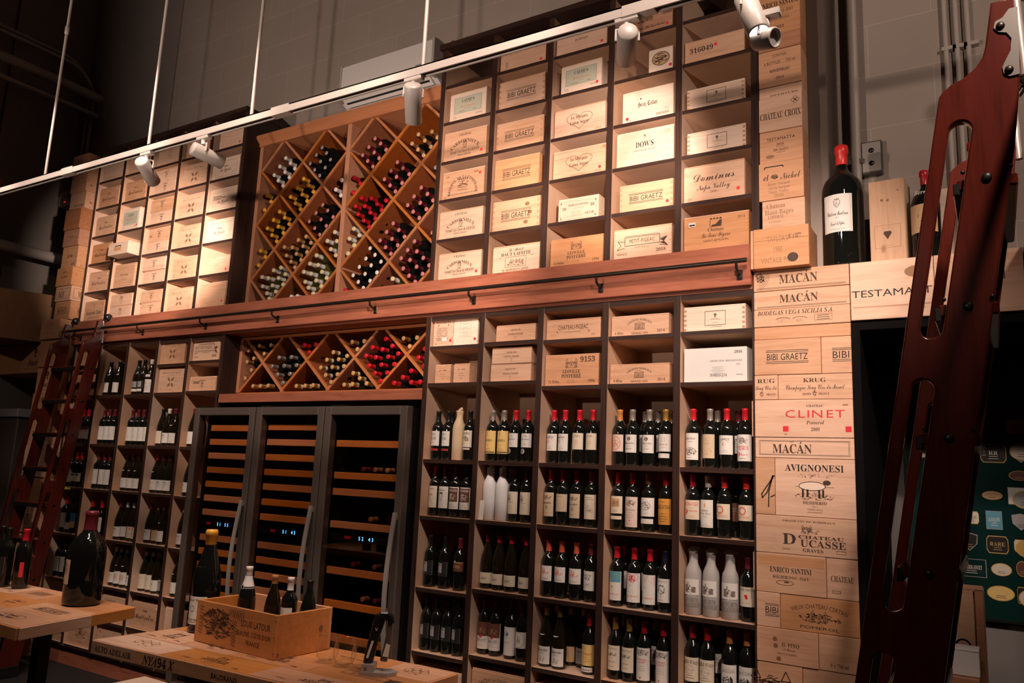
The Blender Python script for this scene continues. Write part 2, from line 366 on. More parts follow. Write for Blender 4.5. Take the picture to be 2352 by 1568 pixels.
class Print:
    """Ink on a face: collects flat shapes in face coordinates (x to the right, y up) and maps them through fn(x, y, lift)."""
    def __init__(s, mb, fn): s.mb = mb; s.fn = fn; s.k = 0
    def put(s, vs, fs, mat, lift=None):
        s.k += 1
        l = .0005 + .00002*s.k if lift is None else lift
        s.mb.add([s.fn(x, y, l) for x, y in vs], fs, mat)
    def t(s, text, x, y, h, st='S', col='ink', w=None, arc=0., sp=1., al='c'):
        sc_ = h/.69; pen = 0.; lay = []
        for ch in text:
            vs, fs, adv = glyph(ch, st); lay.append((vs, fs, pen, adv)); pen += adv*sp
        tot = pen*sc_
        sx = sc_ * (w/tot if (w and (tot > w or al == 'f')) else 1.); tot = pen*sx
        V = []; F = []
        for vs, fs, p, adv in lay:
            o = len(V)
            for a, b in vs:
                X = (p + a)*sx - (tot/2 if al in 'cf' else 0.); Y = b*sc_
                if arc:
                    th = X/arc; X, Y = (arc + Y)*math.sin(th), (arc + Y)*math.cos(th) - arc
                V.append((x + X, y + Y - h/2))
            F += [tuple(i + o for i in f) for f in fs]
        if F: s.put(V, F, col)
    def ln(s, pts, w, col='ink', closed=False):
        n = len(pts); V = []; F = []
        for i in range(n if closed else n-1):
            (a, b), (c, d) = pts[i], pts[(i+1) % n]; L_ = math.hypot(c-a, d-b) or 1e-9
            ux, uy = (c-a)/L_*w/2, (d-b)/L_*w/2; o = len(V)
            V += [(a-ux*.6-uy, b-uy*.6+ux), (c+ux*.6-uy, d+uy*.6+ux), (c+ux*.6+uy, d+uy*.6-ux), (a-ux*.6+uy, b-uy*.6-ux)]; F.append((o, o+1, o+2, o+3))
        if F: s.put(V, F, col)
    def rect(s, x, y, w, h, lw, col='ink'):
        s.ln([(x-w/2, y-h/2), (x+w/2, y-h/2), (x+w/2, y+h/2), (x-w/2, y+h/2)], lw, col, True)
    def fill(s, x, y, w, h, col='ink'):
        n = max(1, int(w/.008)); V = []; F = []
        for i in range(n+1):
            X = x - w/2 + w*i/n; V += [(X, y-h/2), (X, y+h/2)]
        for i in range(n): F.append((2*i, 2*i+2, 2*i+3, 2*i+1))
        s.put(V, F, col)
    def poly(s, pts, col='ink'): s.put(list(pts), [tuple(range(len(pts)))], col)
    def disc(s, x, y, rx, col='ink', ry=None, n=18):
        ry = ry or rx; s.put([(x + rx*math.cos(2*math.pi*k/n), y + ry*math.sin(2*math.pi*k/n)) for k in range(n)], [tuple(range(n))], col)
    def ring(s, x, y, rx, lw, col='ink', ry=None, n=28, a0=0., a1=360.):
        ry = ry or rx; full = a1 - a0 >= 360
        pts = [(x + rx*math.cos(R(a0 + (a1-a0)*k/n)), y + ry*math.sin(R(a0 + (a1-a0)*k/n))) for k in range(n + (0 if full else 1))]
        s.ln(pts, lw, col, full)
    def hatch(s, x, y, w, h, n, col='ink', seed=1, lw=.0016, ang=None):
        g = random.Random(seed); V = []; F = []
        for i in range(n):
            a = g.uniform(0, 6.28); q = math.sqrt(g.random()); X = x + math.cos(a)*q*w/2; Y = y + math.sin(a)*q*h/2
            t = g.uniform(-.5, .5) if ang is None else R(ang) + g.uniform(-.2, .2); l = g.uniform(.1, .28)*min(w, h)
            dx, dy = math.cos(t)*l/2, math.sin(t)*l/2; nx, ny = -math.sin(t)*lw/2, math.cos(t)*lw/2; o = len(V)
            V += [(X-dx-nx, Y-dy-ny), (X+dx-nx, Y+dy-ny), (X+dx+nx, Y+dy+ny), (X-dx+nx, Y-dy+ny)]; F.append((o, o+1, o+2, o+3))
        s.put(V, F, col)
    # small pictures, all drawn about (x, y) at size z
    def tree(s, x, y, z, col='ink'):
        s.poly([(x-.16*z, y-.5*z), (x+.16*z, y-.5*z), (x+.05*z, y-.1*z), (x-.05*z, y-.1*z)], col)
        for i in range(7):
            a = i*.9; s.disc(x+.24*z*math.cos(a), y+.2*z+.22*z*math.sin(a), .13*z, col, n=8)
        s.fill(x, y-.5*z, .5*z, .05*z, col)
    def house(s, x, y, z, col='ink', towers=True, lw=None):
        lw = lw or z*.03
        s.rect(x, y-.12*z, .9*z, .42*z, lw, col)
        for k in (-1, 1):
            s.rect(x+k*.44*z, y-.08*z, .22*z, .5*z, lw, col)
            s.ln([(x+k*.44*z-.14*z, y+.17*z), (x+k*.44*z, y+.45*z), (x+k*.44*z+.14*z, y+.17*z)], lw, col)
            for q in (-.2, .02): s.rect(x+k*.44*z, y+q*z, .08*z, .1*z, lw*.8, col)
        for q in (-.2, 0, .2): s.rect(x+q*z, y-.02*z, .09*z, .1*z, lw*.8, col)
        s.ring(x, y-.22*z, .08*z, lw, col, .12*z, 10, 0, 180)
        s.ln([(x-.33*z, y+.09*z), (x, y+.22*z), (x+.33*z, y+.09*z)], lw, col)
    def temple(s, x, y, z, col='ink'):
        s.ln([(x-.5*z, y+.16*z), (x, y+.36*z), (x+.5*z, y+.16*z)], z*.035, col, True)
        s.fill(x, y-.34*z, 1.05*z, .05*z, col)
        for q in (-.45, -.3, -.15, 0, .15, .3, .45): s.fill(x+q*z, y-.08*z, .045*z, .45*z, col)
        s.hatch(x, y-.1*z, .9*z, .4*z, 26, col, 3, z*.02, 90)
    def crest(s, x, y, z, col='ink', seed=2):
        s.ln([(x-.3*z, y+.28*z), (x+.3*z, y+.28*z), (x+.28*z, y-.12*z), (x, y-.45*z), (x-.28*z, y-.12*z)], z*.05, col, True)
        s.hatch(x, y, .55*z, .6*z, 16, col, seed, z*.04); s.poly([(x-.2*z, y+.32*z), (x-.26*z, y+.5*z), (x-.08*z, y+.4*z), (x, y+.54*z), (x+.08*z, y+.4*z), (x+.26*z, y+.5*z), (x+.2*z, y+.32*z)], col)
    def scene(s, x, y, w, h, col='ink', seed=5, n=90):
        s.hatch(x, y-.25*h, w, .45*h, n, col, seed, h*.018, 0); s.hatch(x-.2*w, y+.05*h, .3*w, .5*h, n//3, col, seed+1, h*.02)
        s.house(x+.12*w, y+.08*h, h*.55, col, lw=h*.02); s.hatch(x+.38*w, y, .2*w, .6*h, n//4, col, seed+2, h*.02)
    def bars(s, x, y, w, n, gap, lh, col='ink_soft', seed=1):
        g = random.Random(seed)
        for i in range(n):
            ww = w*g.uniform(.55, 1.); s.fill(x, y - i*gap, ww, lh, col)

# ------------------------------------------------------------------ prints on crate fronts: fn(P, w, h)
def d_bibi(P, w, h):
    s = min(w*.30, .1)/.1*1.0
    P.t('BIBI GRAETZ', 0, .0, h*.19, 'S', 'ink_black', w=w*.64)
    for k in (-1, 1):
        P.fill(0, k*h*.145, w*.66, .0024, 'ink_black'); P.fill(0, k*h*.19, w*.66, .0024, 'ink_black')
def d_carb(P, w, h):
    P.t('CHÂTEAU', 0, h*.40, h*.085, 'B', 'ink', w=w*.3)
    P.t('CARBONNIEUX', 0, h*.17, h*.115, 'B', 'ink', arc=w*.42, w=w*.74)
    P.crest(0, h*.03, h*.26, 'ink', 4); P.fill(0, -h*.10, h*.2, .003)
    P.t('Grand Cru Classé de GRAVES', 0, -h*.20, h*.12, 'B', 'ink', w=w*.70)
    P.t('PESSAC-LÉOGNAN', 0, -h*.34, h*.06, 'B', 'ink', w=w*.32)
    P.t('BLANC  2016  LE 16-17', 0, -h*.45, h*.04, 'S', 'ink_soft', w=w*.7)
def d_comtesse(P, w, h):
    P.t('RESERVE DE LA COMTESSE', 0, h*.30, h*.10, 'B', 'ink', arc=w*.31, w=w*1.05)
    P.hatch(0, h*.06, w*.26, h*.28, 50, 'ink', 3, .0022); P.ring(0, -h*.06, w*.12, .003, 'ink', h*.06)
    for k in range(5): P.disc((k-2)*w*.05, h*.21, .005)
    P.t('PAUILLAC', 0, -h*.20, h*.065, 'S', 'ink', w=w*.34)
    P.t('S.C.I. PICHON LONGUEVILLE LALANDE', 0, -h*.35, h*.06, 'S', 'ink', w=w*.75)
    P.t('12 Bts', -w*.40, h*.38, h*.055, 'S'); P.t('2016', w*.32, h*.42, h*.07, 'S'); P.ring(-w*.43, -h*.42, .005, .002)
def d_caymus(P, w, h):
    P.fill(0, h*.08, w*.80, h*.62, 'paper_green'); P.rect(0, h*.08, w*.76, h*.57, .0015, 'ink_grey')
    P.t('CAYMUS', 0, h*.24, h*.12, 'B', 'ink', w=w*.36); P.t('VINEYARDS', 0, h*.15, h*.035, 'S', 'ink_soft')
    P.t('Special Selection', 0, h*.03, h*.085, 'C', 'ink_redorange', w=w*.42)
    P.bars(0, -h*.07, w*.25, 1, .01, .0015); P.bars(-w*.16, -h*.15, w*.3, 1, .01, .002, 'ink'); P.bars(w*.2, -h*.15, w*.18, 1, .01, .002, 'ink')
    P.t('SS17CS', w*.33, -h*.34, h*.06, 'S', 'ink'); P.rect(-w*.36, -h*.36, .02, .012, .0015)
def d_lowmark(P, w, h):
    P.rect(-w*.36, -h*.1, .012, h*.32, .0018); P.bars(-w*.36, -h*.02, .008, 3, h*.08, .002, 'ink')
def d_lowmark2(P, w, h): P.t('IMPERIAL', w*.02, h*.14, h*.05, 'S', 'ink_soft', w=w*.14)
def d_haut(P, w, h):
    P.t('Le Petit', 0, h*.39, h*.13, 'C', 'ink', w=w*.38); P.t('HAUT LAFITTE', 0, h*.22, h*.125, 'B', 'ink_black', w=w*.66, al='f')
    P.rect(0, -h*.10, w*.46, h*.40, .002); P.scene(0, -h*.10, w*.42, h*.36, 'ink_black', 8, 150)
    P.t('By SMITH HAUT LAFITTE', 0, -h*.41, h*.085, 'I', 'ink', w=w*.58)
    P.bars(-w*.34, h*.1, w*.12, 1, .01, .002, 'ink'); P.bars(w*.36, h*.1, w*.12, 1, .01, .002, 'ink')
def d_ix(P, w, h): P.t('IX ESTATE', 0, h*.08, h*.09, 'B', 'ink', w=w*.26)
def d_calon(P, w, h):
    pts = []
    for k in range(44):
        t = 2*math.pi*k/44; pts.append((w*.26*math.sin(t)**3, h*.05 + h*.32*(13*math.cos(t)-5*math.cos(2*t)-2*math.cos(3*t)-math.cos(4*t))/15))
    P.ln(pts, .0022, 'ink', True)
    P.t('Le Marquis', 0, h*.17, h*.12, 'B', 'ink', w=w*.34); P.t('de', 0, h*.06, h*.05, 'I'); P.t('Calon Ségur', 0, -h*.04, h*.125, 'B', 'ink', w=w*.38)
    P.t('SAINT-ESTEPHE', 0, -h*.42, h*.05, 'B', 'ink_soft', w=w*.3); P.t('2016', w*.38, -h*.40, h*.08, 'S', 'ink_soft')
def d_harlan(P, w, h):
    P.rect(0, 0, w*.93, h*.84, .0015, 'ink_soft'); P.t('HARLAN ESTATE', 0, h*.24, h*.085, 'B', 'ink', w=w*.62)
    P.t('20', -w*.36, h*.09, h*.13, 'B'); P.t('18', w*.36, h*.15, h*.14, 'B'); P.bars(0, h*.08, w*.44, 1, .01, .0016)
    P.bars(-w*.05, -h*.1, w*.4, 3, h*.09, .0015, 'ink_soft', 4); P.t('HET183', w*.30, -h*.22, h*.12, 'S', 'ink', w=w*.24)
    for a in (-1, 1):
        for c in (-1, 1): P.disc(a*w*.44, c*h*.36, .004, 'ink_black', n=8)
def d_leoville(P, w, h):
    P.house(0, h*.24, h*.40, 'ink'); P.t('LÉOVILLE', 0, -h*.02, h*.115, 'B', 'ink', w=w*.34, al='f'); P.t('POYFERRÉ', 0, -h*.18, h*.125, 'B', 'ink', w=w*.38, al='f')
    P.t('12 Btlles', -w*.34, -h*.37, h*.09, 'S', 'ink'); P.t('1996', w*.38, -h*.36, h*.10, 'S', 'ink'); P.rect(0, -h*.37, w*.12, h*.08, .0012, 'ink_soft')
def d_mouton(P, w, h):
    P.fill(-w*.1, h*.18, w*.5, h*.3, 'ink_soft'); P.hatch(-w*.1, h*.18, w*.5, h*.34, 60, 'ink', 6, .003)
    P.t('Baron Rothschild', w*.06, -h*.20, h*.15, 'C', 'ink', w=w*.62); P.t('70968', w*.40, h*.22, h*.14, 'I', 'ink_black', w=w*.2)
def d_seal(P, w, h):
    P.disc(0, h*.10, w*.36, 'paper_tan', h*.30, 26); P.ring(0, h*.10, w*.36, .004, 'ink', h*.30); P.hatch(0, h*.10, w*.56, h*.48, 70, 'ink', 9, .003)
def d_heitz(P, w, h):
    P.t('Heitz Cellar', 0, h*.06, h*.15, 'F', 'ink_black', w=w*.40); P.disc(-w*.14, h*.26, .005, 'ink', n=6)
    P.t('H061626N', w*.30, -h*.37, h*.085, 'B', 'ink', w=w*.26); P.bars(w*.38, -h*.20, w*.12, 2, h*.05, .0015); P.t('ECR', -w*.38, -h*.42, h*.05, 'S')
def d_dows(P, w, h):
    P.crest(0, h*.34, h*.14, 'ink', 4); P.t("DOW'S", 0, h*.12, h*.17, 'B', 'ink_black', w=w*.33, al='f'); P.t('VINTAGE PORT', 0, -h*.06, h*.055, 'S', 'ink_black', w=w*.42, al='f')
    P.ring(w*.40, h*.40, w*.06, .0015, 'ink_soft', h*.06); P.t('2000', w*.40, h*.40, h*.05, 'S', 'ink_soft')
def d_petitfig(P, w, h):
    P.rect(0, h*.10, w*.62, h*.30, .003, 'ink')
    for k in (-1, 1):
        P.ln([(k*w*.31, h*.10), (k*w*.44, h*.14), (k*w*.38, -h*.02), (k*w*.45, -h*.18), (k*w*.31, -h*.12)], .003, 'ink')
    P.poly([(w*.31, h*.06), (w*.44, h*.14), (w*.38, -h*.02)]); P.poly([(w*.31, -h*.05), (w*.38, -h*.02), (w*.45, -h*.18)])
    P.ln([(-w*.3+i*w*.6/24, h*.28 + (h*.02 if i % 2 else 0)) for i in range(25)], .002)
    P.t('PETIT-FIGEAC', 0, h*.10, h*.13, 'S', 'ink', w=w*.46); P.t('SAINT-EMILION', 0, -h*.13, h*.055, 'S', 'ink_soft', w=w*.36)
    P.t('2018', w*.33, -h*.30, h*.11, 'B', 'ink', w=w*.18); P.t('FRANCE', -w*.36, -h*.34, h*.08, 'S', 'ink', w=w*.18)
def d_num(P, w, h): P.t('316049', -w*.22, h*.10, h*.24, 'I', 'ink_black', w=w*.42, al='f')
def d_square(P, w, h):
    P.rect(w*.02, h*.04, w*.34, h*.62, .0022, 'ink'); P.tree(w*.02, h*.16, h*.16, 'ink_black'); P.bars(w*.02, h*.02, w*.2, 2, h*.04, .0012); P.bars(w*.02, -h*.16, w*.14, 1, .01, .0012)
    P.bars(w*.04, -h*.34, w*.3, 1, .01, .0015)
def d_dominus(P, w, h):
    P.t('Dominus', 0, h*.20, h*.23, 'C', 'ink', w=w*.72, al='f'); P.t('Napa Valley', 0, -h*.10, h*.17, 'C', 'ink', w=w*.56, al='f'); P.t('2018', 0, -h*.26, h*.06, 'S'); P.rect(-w*.41, -h*.42, .016, .008, .0018)
def d_tourfig(P, w, h):
    P.poly([(-w*.08, h*.18), (w*.08, h*.18), (w*.09, h*.40), (w*.05, h*.36), (0, h*.26), (-w*.06, h*.24)], 'ink'); P.ln([(-w*.09, h*.18), (-w*.09, h*.42), (w*.09, h*.42), (w*.09, h*.18)], .003)
    for k in range(4): P.fill(-w*.075+k*w*.05, h*.44, w*.025, h*.04)
    P.t('Château', 0, h*.10, h*.11, 'I', 'ink', w=w*.26); P.t('La Tour Figeac', 0, -h*.06, h*.15, 'C', 'ink', w=w*.46); P.t('SAINT-EMILION', 0, -h*.24, h*.065, 'S', 'ink', w=w*.40, al='f')
    P.t('2015', w*.40, h*.40, h*.08, 'S', 'ink'); P.fill(-w*.38, h*.32, w*.11, h*.13, 'paper_white'); P.fill(-w*.38, h*.30, w*.09, h*.05, 'ink_black')
def d_plain(P, w, h): pass
def d_mont(P, w, h):
    P.t('Château', 0, h*.22, h*.09, 'I', 'ink', w=w*.18); P.t('Montlandrie', 0, -h*.02, h*.21, 'C', 'ink', w=w*.74, al='f')
    P.t('2016', 0, -h*.34, h*.06, 'S', 'ink_soft'); P.bars(-w*.36, -h*.36, w*.1, 1, .01, .002); P.bars(w*.36, -h*.36, w*.1, 1, .01, .002); P.fill(w*.42, h*.38, .014, .02, 'paper_white')
def d_connetable(P, w, h):
    P.crest(-w*.02, h*.30, h*.22, 'ink_soft'); P.t('Connétable Talbot', 0, -h*.08, h*.20, 'F', 'ink', w=w*.80, al='f'); P.t('SAINT-JULIEN', 0, -h*.34, h*.11, 'B', 'ink_soft', w=w*.6)
def d_hole(P, w, h):
    P.fill(-w*.02, -h*.02, w*.34, h*.34, 'pine_orange'); P.ln([(-w*.17, h*.12), (-w*.14, h*.26), (w*.12, h*.26), (w*.15, h*.16)], .008, 'ink_black'); P.t('W', w*.38, h*.3, h*.1, 'S')
def d_walker(P, w, h):
    P.rect(0, 0, w*.86, h*.84, .001, 'ink_soft'); P.t('THE WALKER', 0, h*.06, h*.07, 'B', 'ink', w=w*.40, al='f'); P.bars(0, h*.22, w*.1, 1, .01, .002); P.bars(0, -h*.10, w*.3, 2, h*.05, .0015); P.rect(w*.32, -h*.30, .03, .014, .0015)
def d_vase(P, w, h): P.crest(0, 0, h*.74, 'ink_soft', 4); P.t('CHÂTEAU', 0, h*.34, h*.08, 'S', 'ink_soft', w=w*.2); P.bars(-w*.36, -h*.3, w*.1, 1, .01, .002); P.bars(w*.36, -h*.3, w*.12, 1, .01, .002)
def d_smallcrest(P, w, h):
    P.t('LARRIVET', 0, h*.30, h*.11, 'B', 'ink', w=w*.24); P.crest(0, -h*.05, h*.46, 'ink', 3); P.bars(0, -h*.38, w*.14, 1, .01, .002)
    P.bars(-w*.38, h*.34, w*.1, 1, .01, .0018); P.bars(w*.38, -h*.26, w*.1, 2, h*.07, .0018)
def d_rosette(P, w, h):
    P.t('Château Pavie Ducal', 0, h*.36, h*.09, 'C', 'ink_soft', w=w*.76); P.ring(0, -h*.06, h*.33, .0016, 'ink_soft', n=40)
    for k in range(4):
        a = R(45 + 90*k); cx, cy = h*.17*math.cos(a), -h*.06 + h*.17*math.sin(a); e = []
        for q in range(12):
            t = 6.2832*q/12; u, v = h*.115*math.cos(t), h*.06*math.sin(t); e.append((cx + u*math.cos(a) - v*math.sin(a), cy + u*math.sin(a) + v*math.cos(a)))
        P.poly(e, 'ink_soft'); P.hatch(cx, cy, h*.17, h*.12, 14, 'ink', k+2, .0022, 45 + 90*k)
    P.bars(-w*.40, -h*.32, w*.1, 2, h*.06, .002); P.bars(w*.38, -h*.34, w*.14, 1, .01, .0025)
def d_dotmark(P, w, h): P.bars(0, h*.1, w*.06, 3, h*.1, .002)
def d_pointe(P, w, h):
    P.rect(0, 0, w*.82, h*.76, .0018, 'ink_soft'); P.t('Château', 0, h*.14, h*.09, 'I', 'ink', w=w*.2); P.t('La Pointe', 0, -h*.05, h*.17, 'C', 'ink', w=w*.44, al='f'); P.t('Pomerol', 0, -h*.18, h*.06, 'I', 'ink_soft'); P.t('2015', w*.31, -h*.27, h*.06, 'S', 'ink_soft'); P.bars(-w*.3, -h*.28, w*.12, 1, .01, .0016); P.bars(0, h*.28, w*.1, 1, .01, .0018)
def d_faint(P, w, h): P.t('IX ESTATE', 0, 0, h*.06, 'I', 'ink_soft', w=w*.16)
def d_opus(P, w, h):
    P.t('OPUS ONE 2010', 0, h*.41, h*.085, 'S', 'ink', w=w*.78)
    g = random.Random(3)
    for i in range(8): P.t(''.join(g.choice('ABEILNORST ') for _ in range(16 - i % 3)), -w*.05, h*.18 - i*h*.065, h*.042, 'S', 'ink_black', w=w*.66)
    P.fill(w*.08, -h*.24, w*.26, h*.15, 'paper_white')
    for a, c in ((-.25, .3), (.28, .3), (-.35, -.42)): P.disc(a*w, c*h, .004, 'ink_black', n=8)
def d_textbox(P, w, h):
    P.rect(0, h*.08, w*.44, h*.58, .001, 'ink_soft')
    for k, q in enumerate((.28, .14, .08, -.03, -.09, -.16)): P.bars(0, h*q, w*.34, 1, .01, .0014, 'ink_soft', k)
def d_small(P, w, h):
    P.t('E', -w*.2, h*.26, h*.12, 'C', 'ink', w=.02); P.bars(w*.12, h*.26, w*.4, 1, .01, .003, 'ink'); P.bars(0, h*.02, w*.46, 2, h*.12, .002); P.bars(0, -h*.24, w*.2, 1, .01, .003)
def d_palmer(P, w, h):
    P.t('GRAND VIN', 0, h*.26, h*.10, 'B', 'ink', w=w*.26); P.t('CHATEAU PALMER', 0, -h*.02, h*.12, 'B', 'ink', w=w*.40); P.disc(0, -h*.20, .003, 'ink', n=6); P.bars(0, -h*.36, w*.1, 1, .01, .002)
def d_figeac(P, w, h):
    P.t('CHATEAU-FIGEAC', 0, h*.14, h*.24, 'S', 'ink', w=w*.58, al='f'); P.bars(0, -h*.12, w*.5, 1, .01, .003, 'ink_soft'); P.crest(-w*.30, -h*.12, h*.14); P.crest(w*.30, -h*.12, h*.14)
    P.t('6 x 75 cl', -w*.38, -h*.26, h*.07, 'S', 'ink_soft'); P.t('2018', w*.38, -h*.30, h*.08, 'S')
def d_margaux(P, w, h):
    P.t('CHATEAU MARGAUX', 0, h*.36, h*.11, 'B', 'ink', arc=w*.34, w=w*.44); P.temple(0, h*.02, h*.58, 'ink'); P.t('GRAND VIN', 0, -h*.38, h*.12, 'S', 'ink', w=w*.30, al='f')
    P.t('6 Blles', -w*.37, -h*.34, h*.15, 'S', 'ink', w=w*.16); P.t('2014', w*.38, -h*.30, h*.16, 'S', 'ink', w=w*.14)
def d_carton(P, w, h):
    P.t('2016', w*.38, h*.38, h*.08, 'B', 'ink_black', w=w*.13); P.t('CHATEAU CROIX - BEAUCAILLOU 2016', w*.18, h*.12, h*.05, 'S', 'ink_black', w=w*.52); P.bars(w*.38, h*.0, w*.1, 1, .01, .002, 'ink_black')
    P.bars(w*.05, -h*.07, w*.26, 4, h*.05, .0016, 'ink_grey', 7); P.t('XHB5S1216', w*.06, -h*.31, h*.10, 'S', 'ink_black', w=w*.28); P.t('PROCES', w*.4, -h*.31, h*.035, 'S', 'ink_black')
# pillar and table-top prints
def d_taylor(P, w, h):
    P.fill(0, h*.20, w, .0012, 'ink'); P.t("TAYLOR'S", -w*.06, h*.22, h*.15, 'S', 'ink_soft', w=w*.40, al='f'); P.t('1980', -w*.06, -h*.05, h*.14, 'S', 'ink_soft', w=w*.18); P.t('VINTAGE PORT', -w*.04, -h*.34, h*.14, 'S', 'ink_soft', w=w*.66, al='f')
    P.t('SC A 3277', w*.26, h*.26, h*.10, 'I', 'ink_black', w=w*.24); P.disc(w*.22, -h*.30, w*.10, 'ink', h*.12)
def d_macan(P, w, h):
    P.t('MACÁN', -w*.02, h*.04, h*.46, 'B', 'ink', w=w*.42, al='f'); P.fill(0, -h*.38, w*.96, .0015); P.fill(0, -h*.43, w*.96, .0015)
def d_macan2(P, w, h):
    P.rect(0, 0, w*.94, h*.74, .0015, 'ink'); P.rect(0, 0, w*.92, h*.66, .0012, 'ink'); P.t('MACÁN', -w*.12, -h*.04, h*.46, 'B', 'ink', w=w*.42, al='f'); P.ln([(-w*.14, h*.36), (-w*.12, h*.28), (-w*.10, h*.36)], .002)
def d_macan3(P, w, h):
    d_macan(P, w, h)
    for q in (.10, .12, .135, .15): P.ring(-w*.5, h*.42, w*q*1.1, .0014, 'ink', h*q*6.2, 16, 290, 360)
    P.hatch(-w*.44, h*.18, w*.10, h*.55, 60, 'ink', 4, .0028)
def d_vega(P, w, h):
    P.t('BODEGAS VEGA SICILIA S.A.', -w*.06, h*.30, h*.26, 'I', 'ink', w=w*.82, al='f')
    for k in (-1, 1):
        P.ring(-w*.10 + k*w*.09, -h*.18, w*.08, .002, 'ink', h*.16, 14, 20, 160); P.hatch(-w*.10 + k*w*.1, -h*.22, w*.1, h*.16, 14, 'ink', 3, .0015, -25*k)
    P.rect(w*.24, -h*.12, w*.18, h*.36, .0012); P.bars(w*.24, -h*.02, w*.15, 3, h*.11, .0022, 'ink', 5)
def d_krug(P, w, h):
    P.t('KRUG', 0, h*.28, h*.17, 'B', 'ink', w=w*.32, al='f'); P.t('Champagne Krug Clos du Mesnil', 0, 0, h*.21, 'C', 'ink', w=w*.82, al='f'); P.crest(0, -h*.30, h*.22, 'ink'); P.t('REIMS', -w*.11, -h*.30, h*.085, 'B', 'ink', w=w*.12); P.t('FRANCE', w*.13, -h*.30, h*.085, 'B', 'ink', w=w*.15)
def d_krugcut(P, w, h):
    P.t('RUG', 0, h*.28, h*.17, 'B', 'ink', w=w*.8, al='f'); P.t('Krug Clos du', 0, 0, h*.2, 'C', 'ink', w=w*.95, al='f'); P.crest(-w*.2, -h*.30, h*.22); P.t('FRANCE', w*.22, -h*.3, h*.08, 'B', 'ink', w=w*.4)
def d_clinet(P, w, h):
    P.t('CHATEAU', w*.13, h*.35, h*.06, 'B', 'ink', w=w*.18, al='f'); P.t('CLINET', w*.13, h*.13, h*.21, 'S', 'ink_red', w=w*.64, al='f', sp=1.15); P.t('Pomerol', w*.13, -h*.11, h*.10, 'I', 'ink', w=w*.18); P.t('2009', w*.13, -h*.30, h*.09, 'B', 'ink', w=w*.09)
    P.fill(-w*.18, -h*.29, w*.06, h*.15, 'ink_red'); P.fill(w*.465, -h*.29, w*.06, h*.15, 'ink_red'); P.bars(w*.44, h*.37, w*.09, 1, .01, .006, 'ink_soft'); P.bars(-w*.18, -h*.44, w*.05, 1, .01, .004)
def d_sig(P, w, h):
    P.ln([(w*.5, h*.2), (w*.1, 0), (-w*.18, -h*.15), (-w*.15, -h*.22), (w*.1, -h*.12), (w*.3, h*.08), (w*.42, h*.2), (w*.2, -h*.1), (w*.18, -h*.38)], .006, 'ink'); P.ln([(w*.3, -h*.2), (w*.5, -h*.16)], .006)
def d_avig(P, w, h):
    P.t('AVIGNONESI', 0, h*.36, h*.125, 'B', 'ink_black', w=w*.76, al='f'); P.fill(0, h*.02, w*.50, h*.01, 'ink_soft')
    P.hatch(0, h*.22, w*.5, h*.08, 40, 'ink_black', 3, .002, 0); P.hatch(0, -h*.16, w*.52, h*.14, 70, 'ink_black', 4, .0022, 10)
    P.disc(-w*.03, h*.03, w*.17, 'pine_pale', h*.08, 20); P.ring(-w*.03, h*.03, w*.17, .003, 'ink_black', h*.08); P.disc(w*.16, h*.10, w*.05, 'ink', h*.045)
    for q in (-.15, -.09, .06, .11): P.fill(q*w, -h*.10, w*.025, h*.14, 'ink_black')
    P.t('DESIDERIO', 0, -h*.27, h*.055, 'B', 'ink', w=w*.31, al='f'); P.t('MERLOT', 0, -h*.34, h*.02, 'S'); P.t('TOSCANA', 0, -h*.39, h*.038, 'B', 'ink_soft', w=w*.20, al='f'); P.bars(0, -h*.44, w*.32, 1, .01, .002)
def d_ducasse(P, w, h):
    P.t('GRAND VIN DE BORDEAUX', w*.04, h*.40, h*.045, 'B', 'ink', w=w*.54, al='f'); P.house(w*.02, h*.20, h*.24, 'ink'); P.hatch(w*.05, h*.14, w*.2, h*.16, 40, 'ink', 3, .002)
    P.t('CHATEAU', w*.16, -h*.02, h*.085, 'B', 'ink', w=w*.46, al='f'); P.t('D', -w*.16, -h*.10, h*.30, 'B', 'ink', w=w*.15, al='f'); P.t('UCASSE', w*.18, -h*.19, h*.19, 'B', 'ink', w=w*.46, al='f'); P.t('GRAVES', w*.08, -h*.38, h*.09, 'B', 'ink', w=w*.21, al='f'); P.t('12x75cl', -w*.20, -h*.38, h*.05, 'S'); P.rect(w*.36, -h*.38, w*.09, h*.08, .0015)
def d_santini(P, w, h):
    P.fill(0, h*.34, w*.98, h*.26, 'pine_orange'); P.t('ENRICO SANTINI', 0, h*.10, h*.14, 'B', 'ink_black', w=w*.62, al='f'); P.t('BOLGHERI D.O.C. · ITALY', 0, -h*.09, h*.075, 'B', 'ink_black', w=w*.53, al='f'); P.ring(-w*.08, -h*.24, w*.13, .002, 'ink', h*.06); P.disc(-w*.06, -h*.22, w*.04, 'ink', h*.02)
def d_chateau(P, w, h): P.t('CHÂTEAU', 0, 0, h*.15, 'B', 'ink', w=w*.76, al='f'); P.rect(-w*.2, -h*.34, w*.26, h*.06, .002)
def d_bibicut(P, w, h):
    P.t('BIBI', w*.16, 0, h*.2, 'S', 'ink_black', w=w*.62, al='f')
    for k in (-1, 1): P.fill(w*.18, k*h*.14, w*.64, .0022, 'ink_black'); P.fill(w*.18, k*h*.185, w*.64, .0022, 'ink_black')
def d_certan(P, w, h):
    P.t('VIEUX CHATEAU CERTAN', 0, h*.26, h*.13, 'S', 'ink', arc=w*.95, w=w*.74, al='f'); P.house(0, -h*.06, h*.42, 'ink'); P.hatch(0, -h*.1, w*.56, h*.28, 80, 'ink', 5, .0025); P.t('POMEROL', 0, -h*.38, h*.085, 'S', 'ink', w=w*.52, al='f')
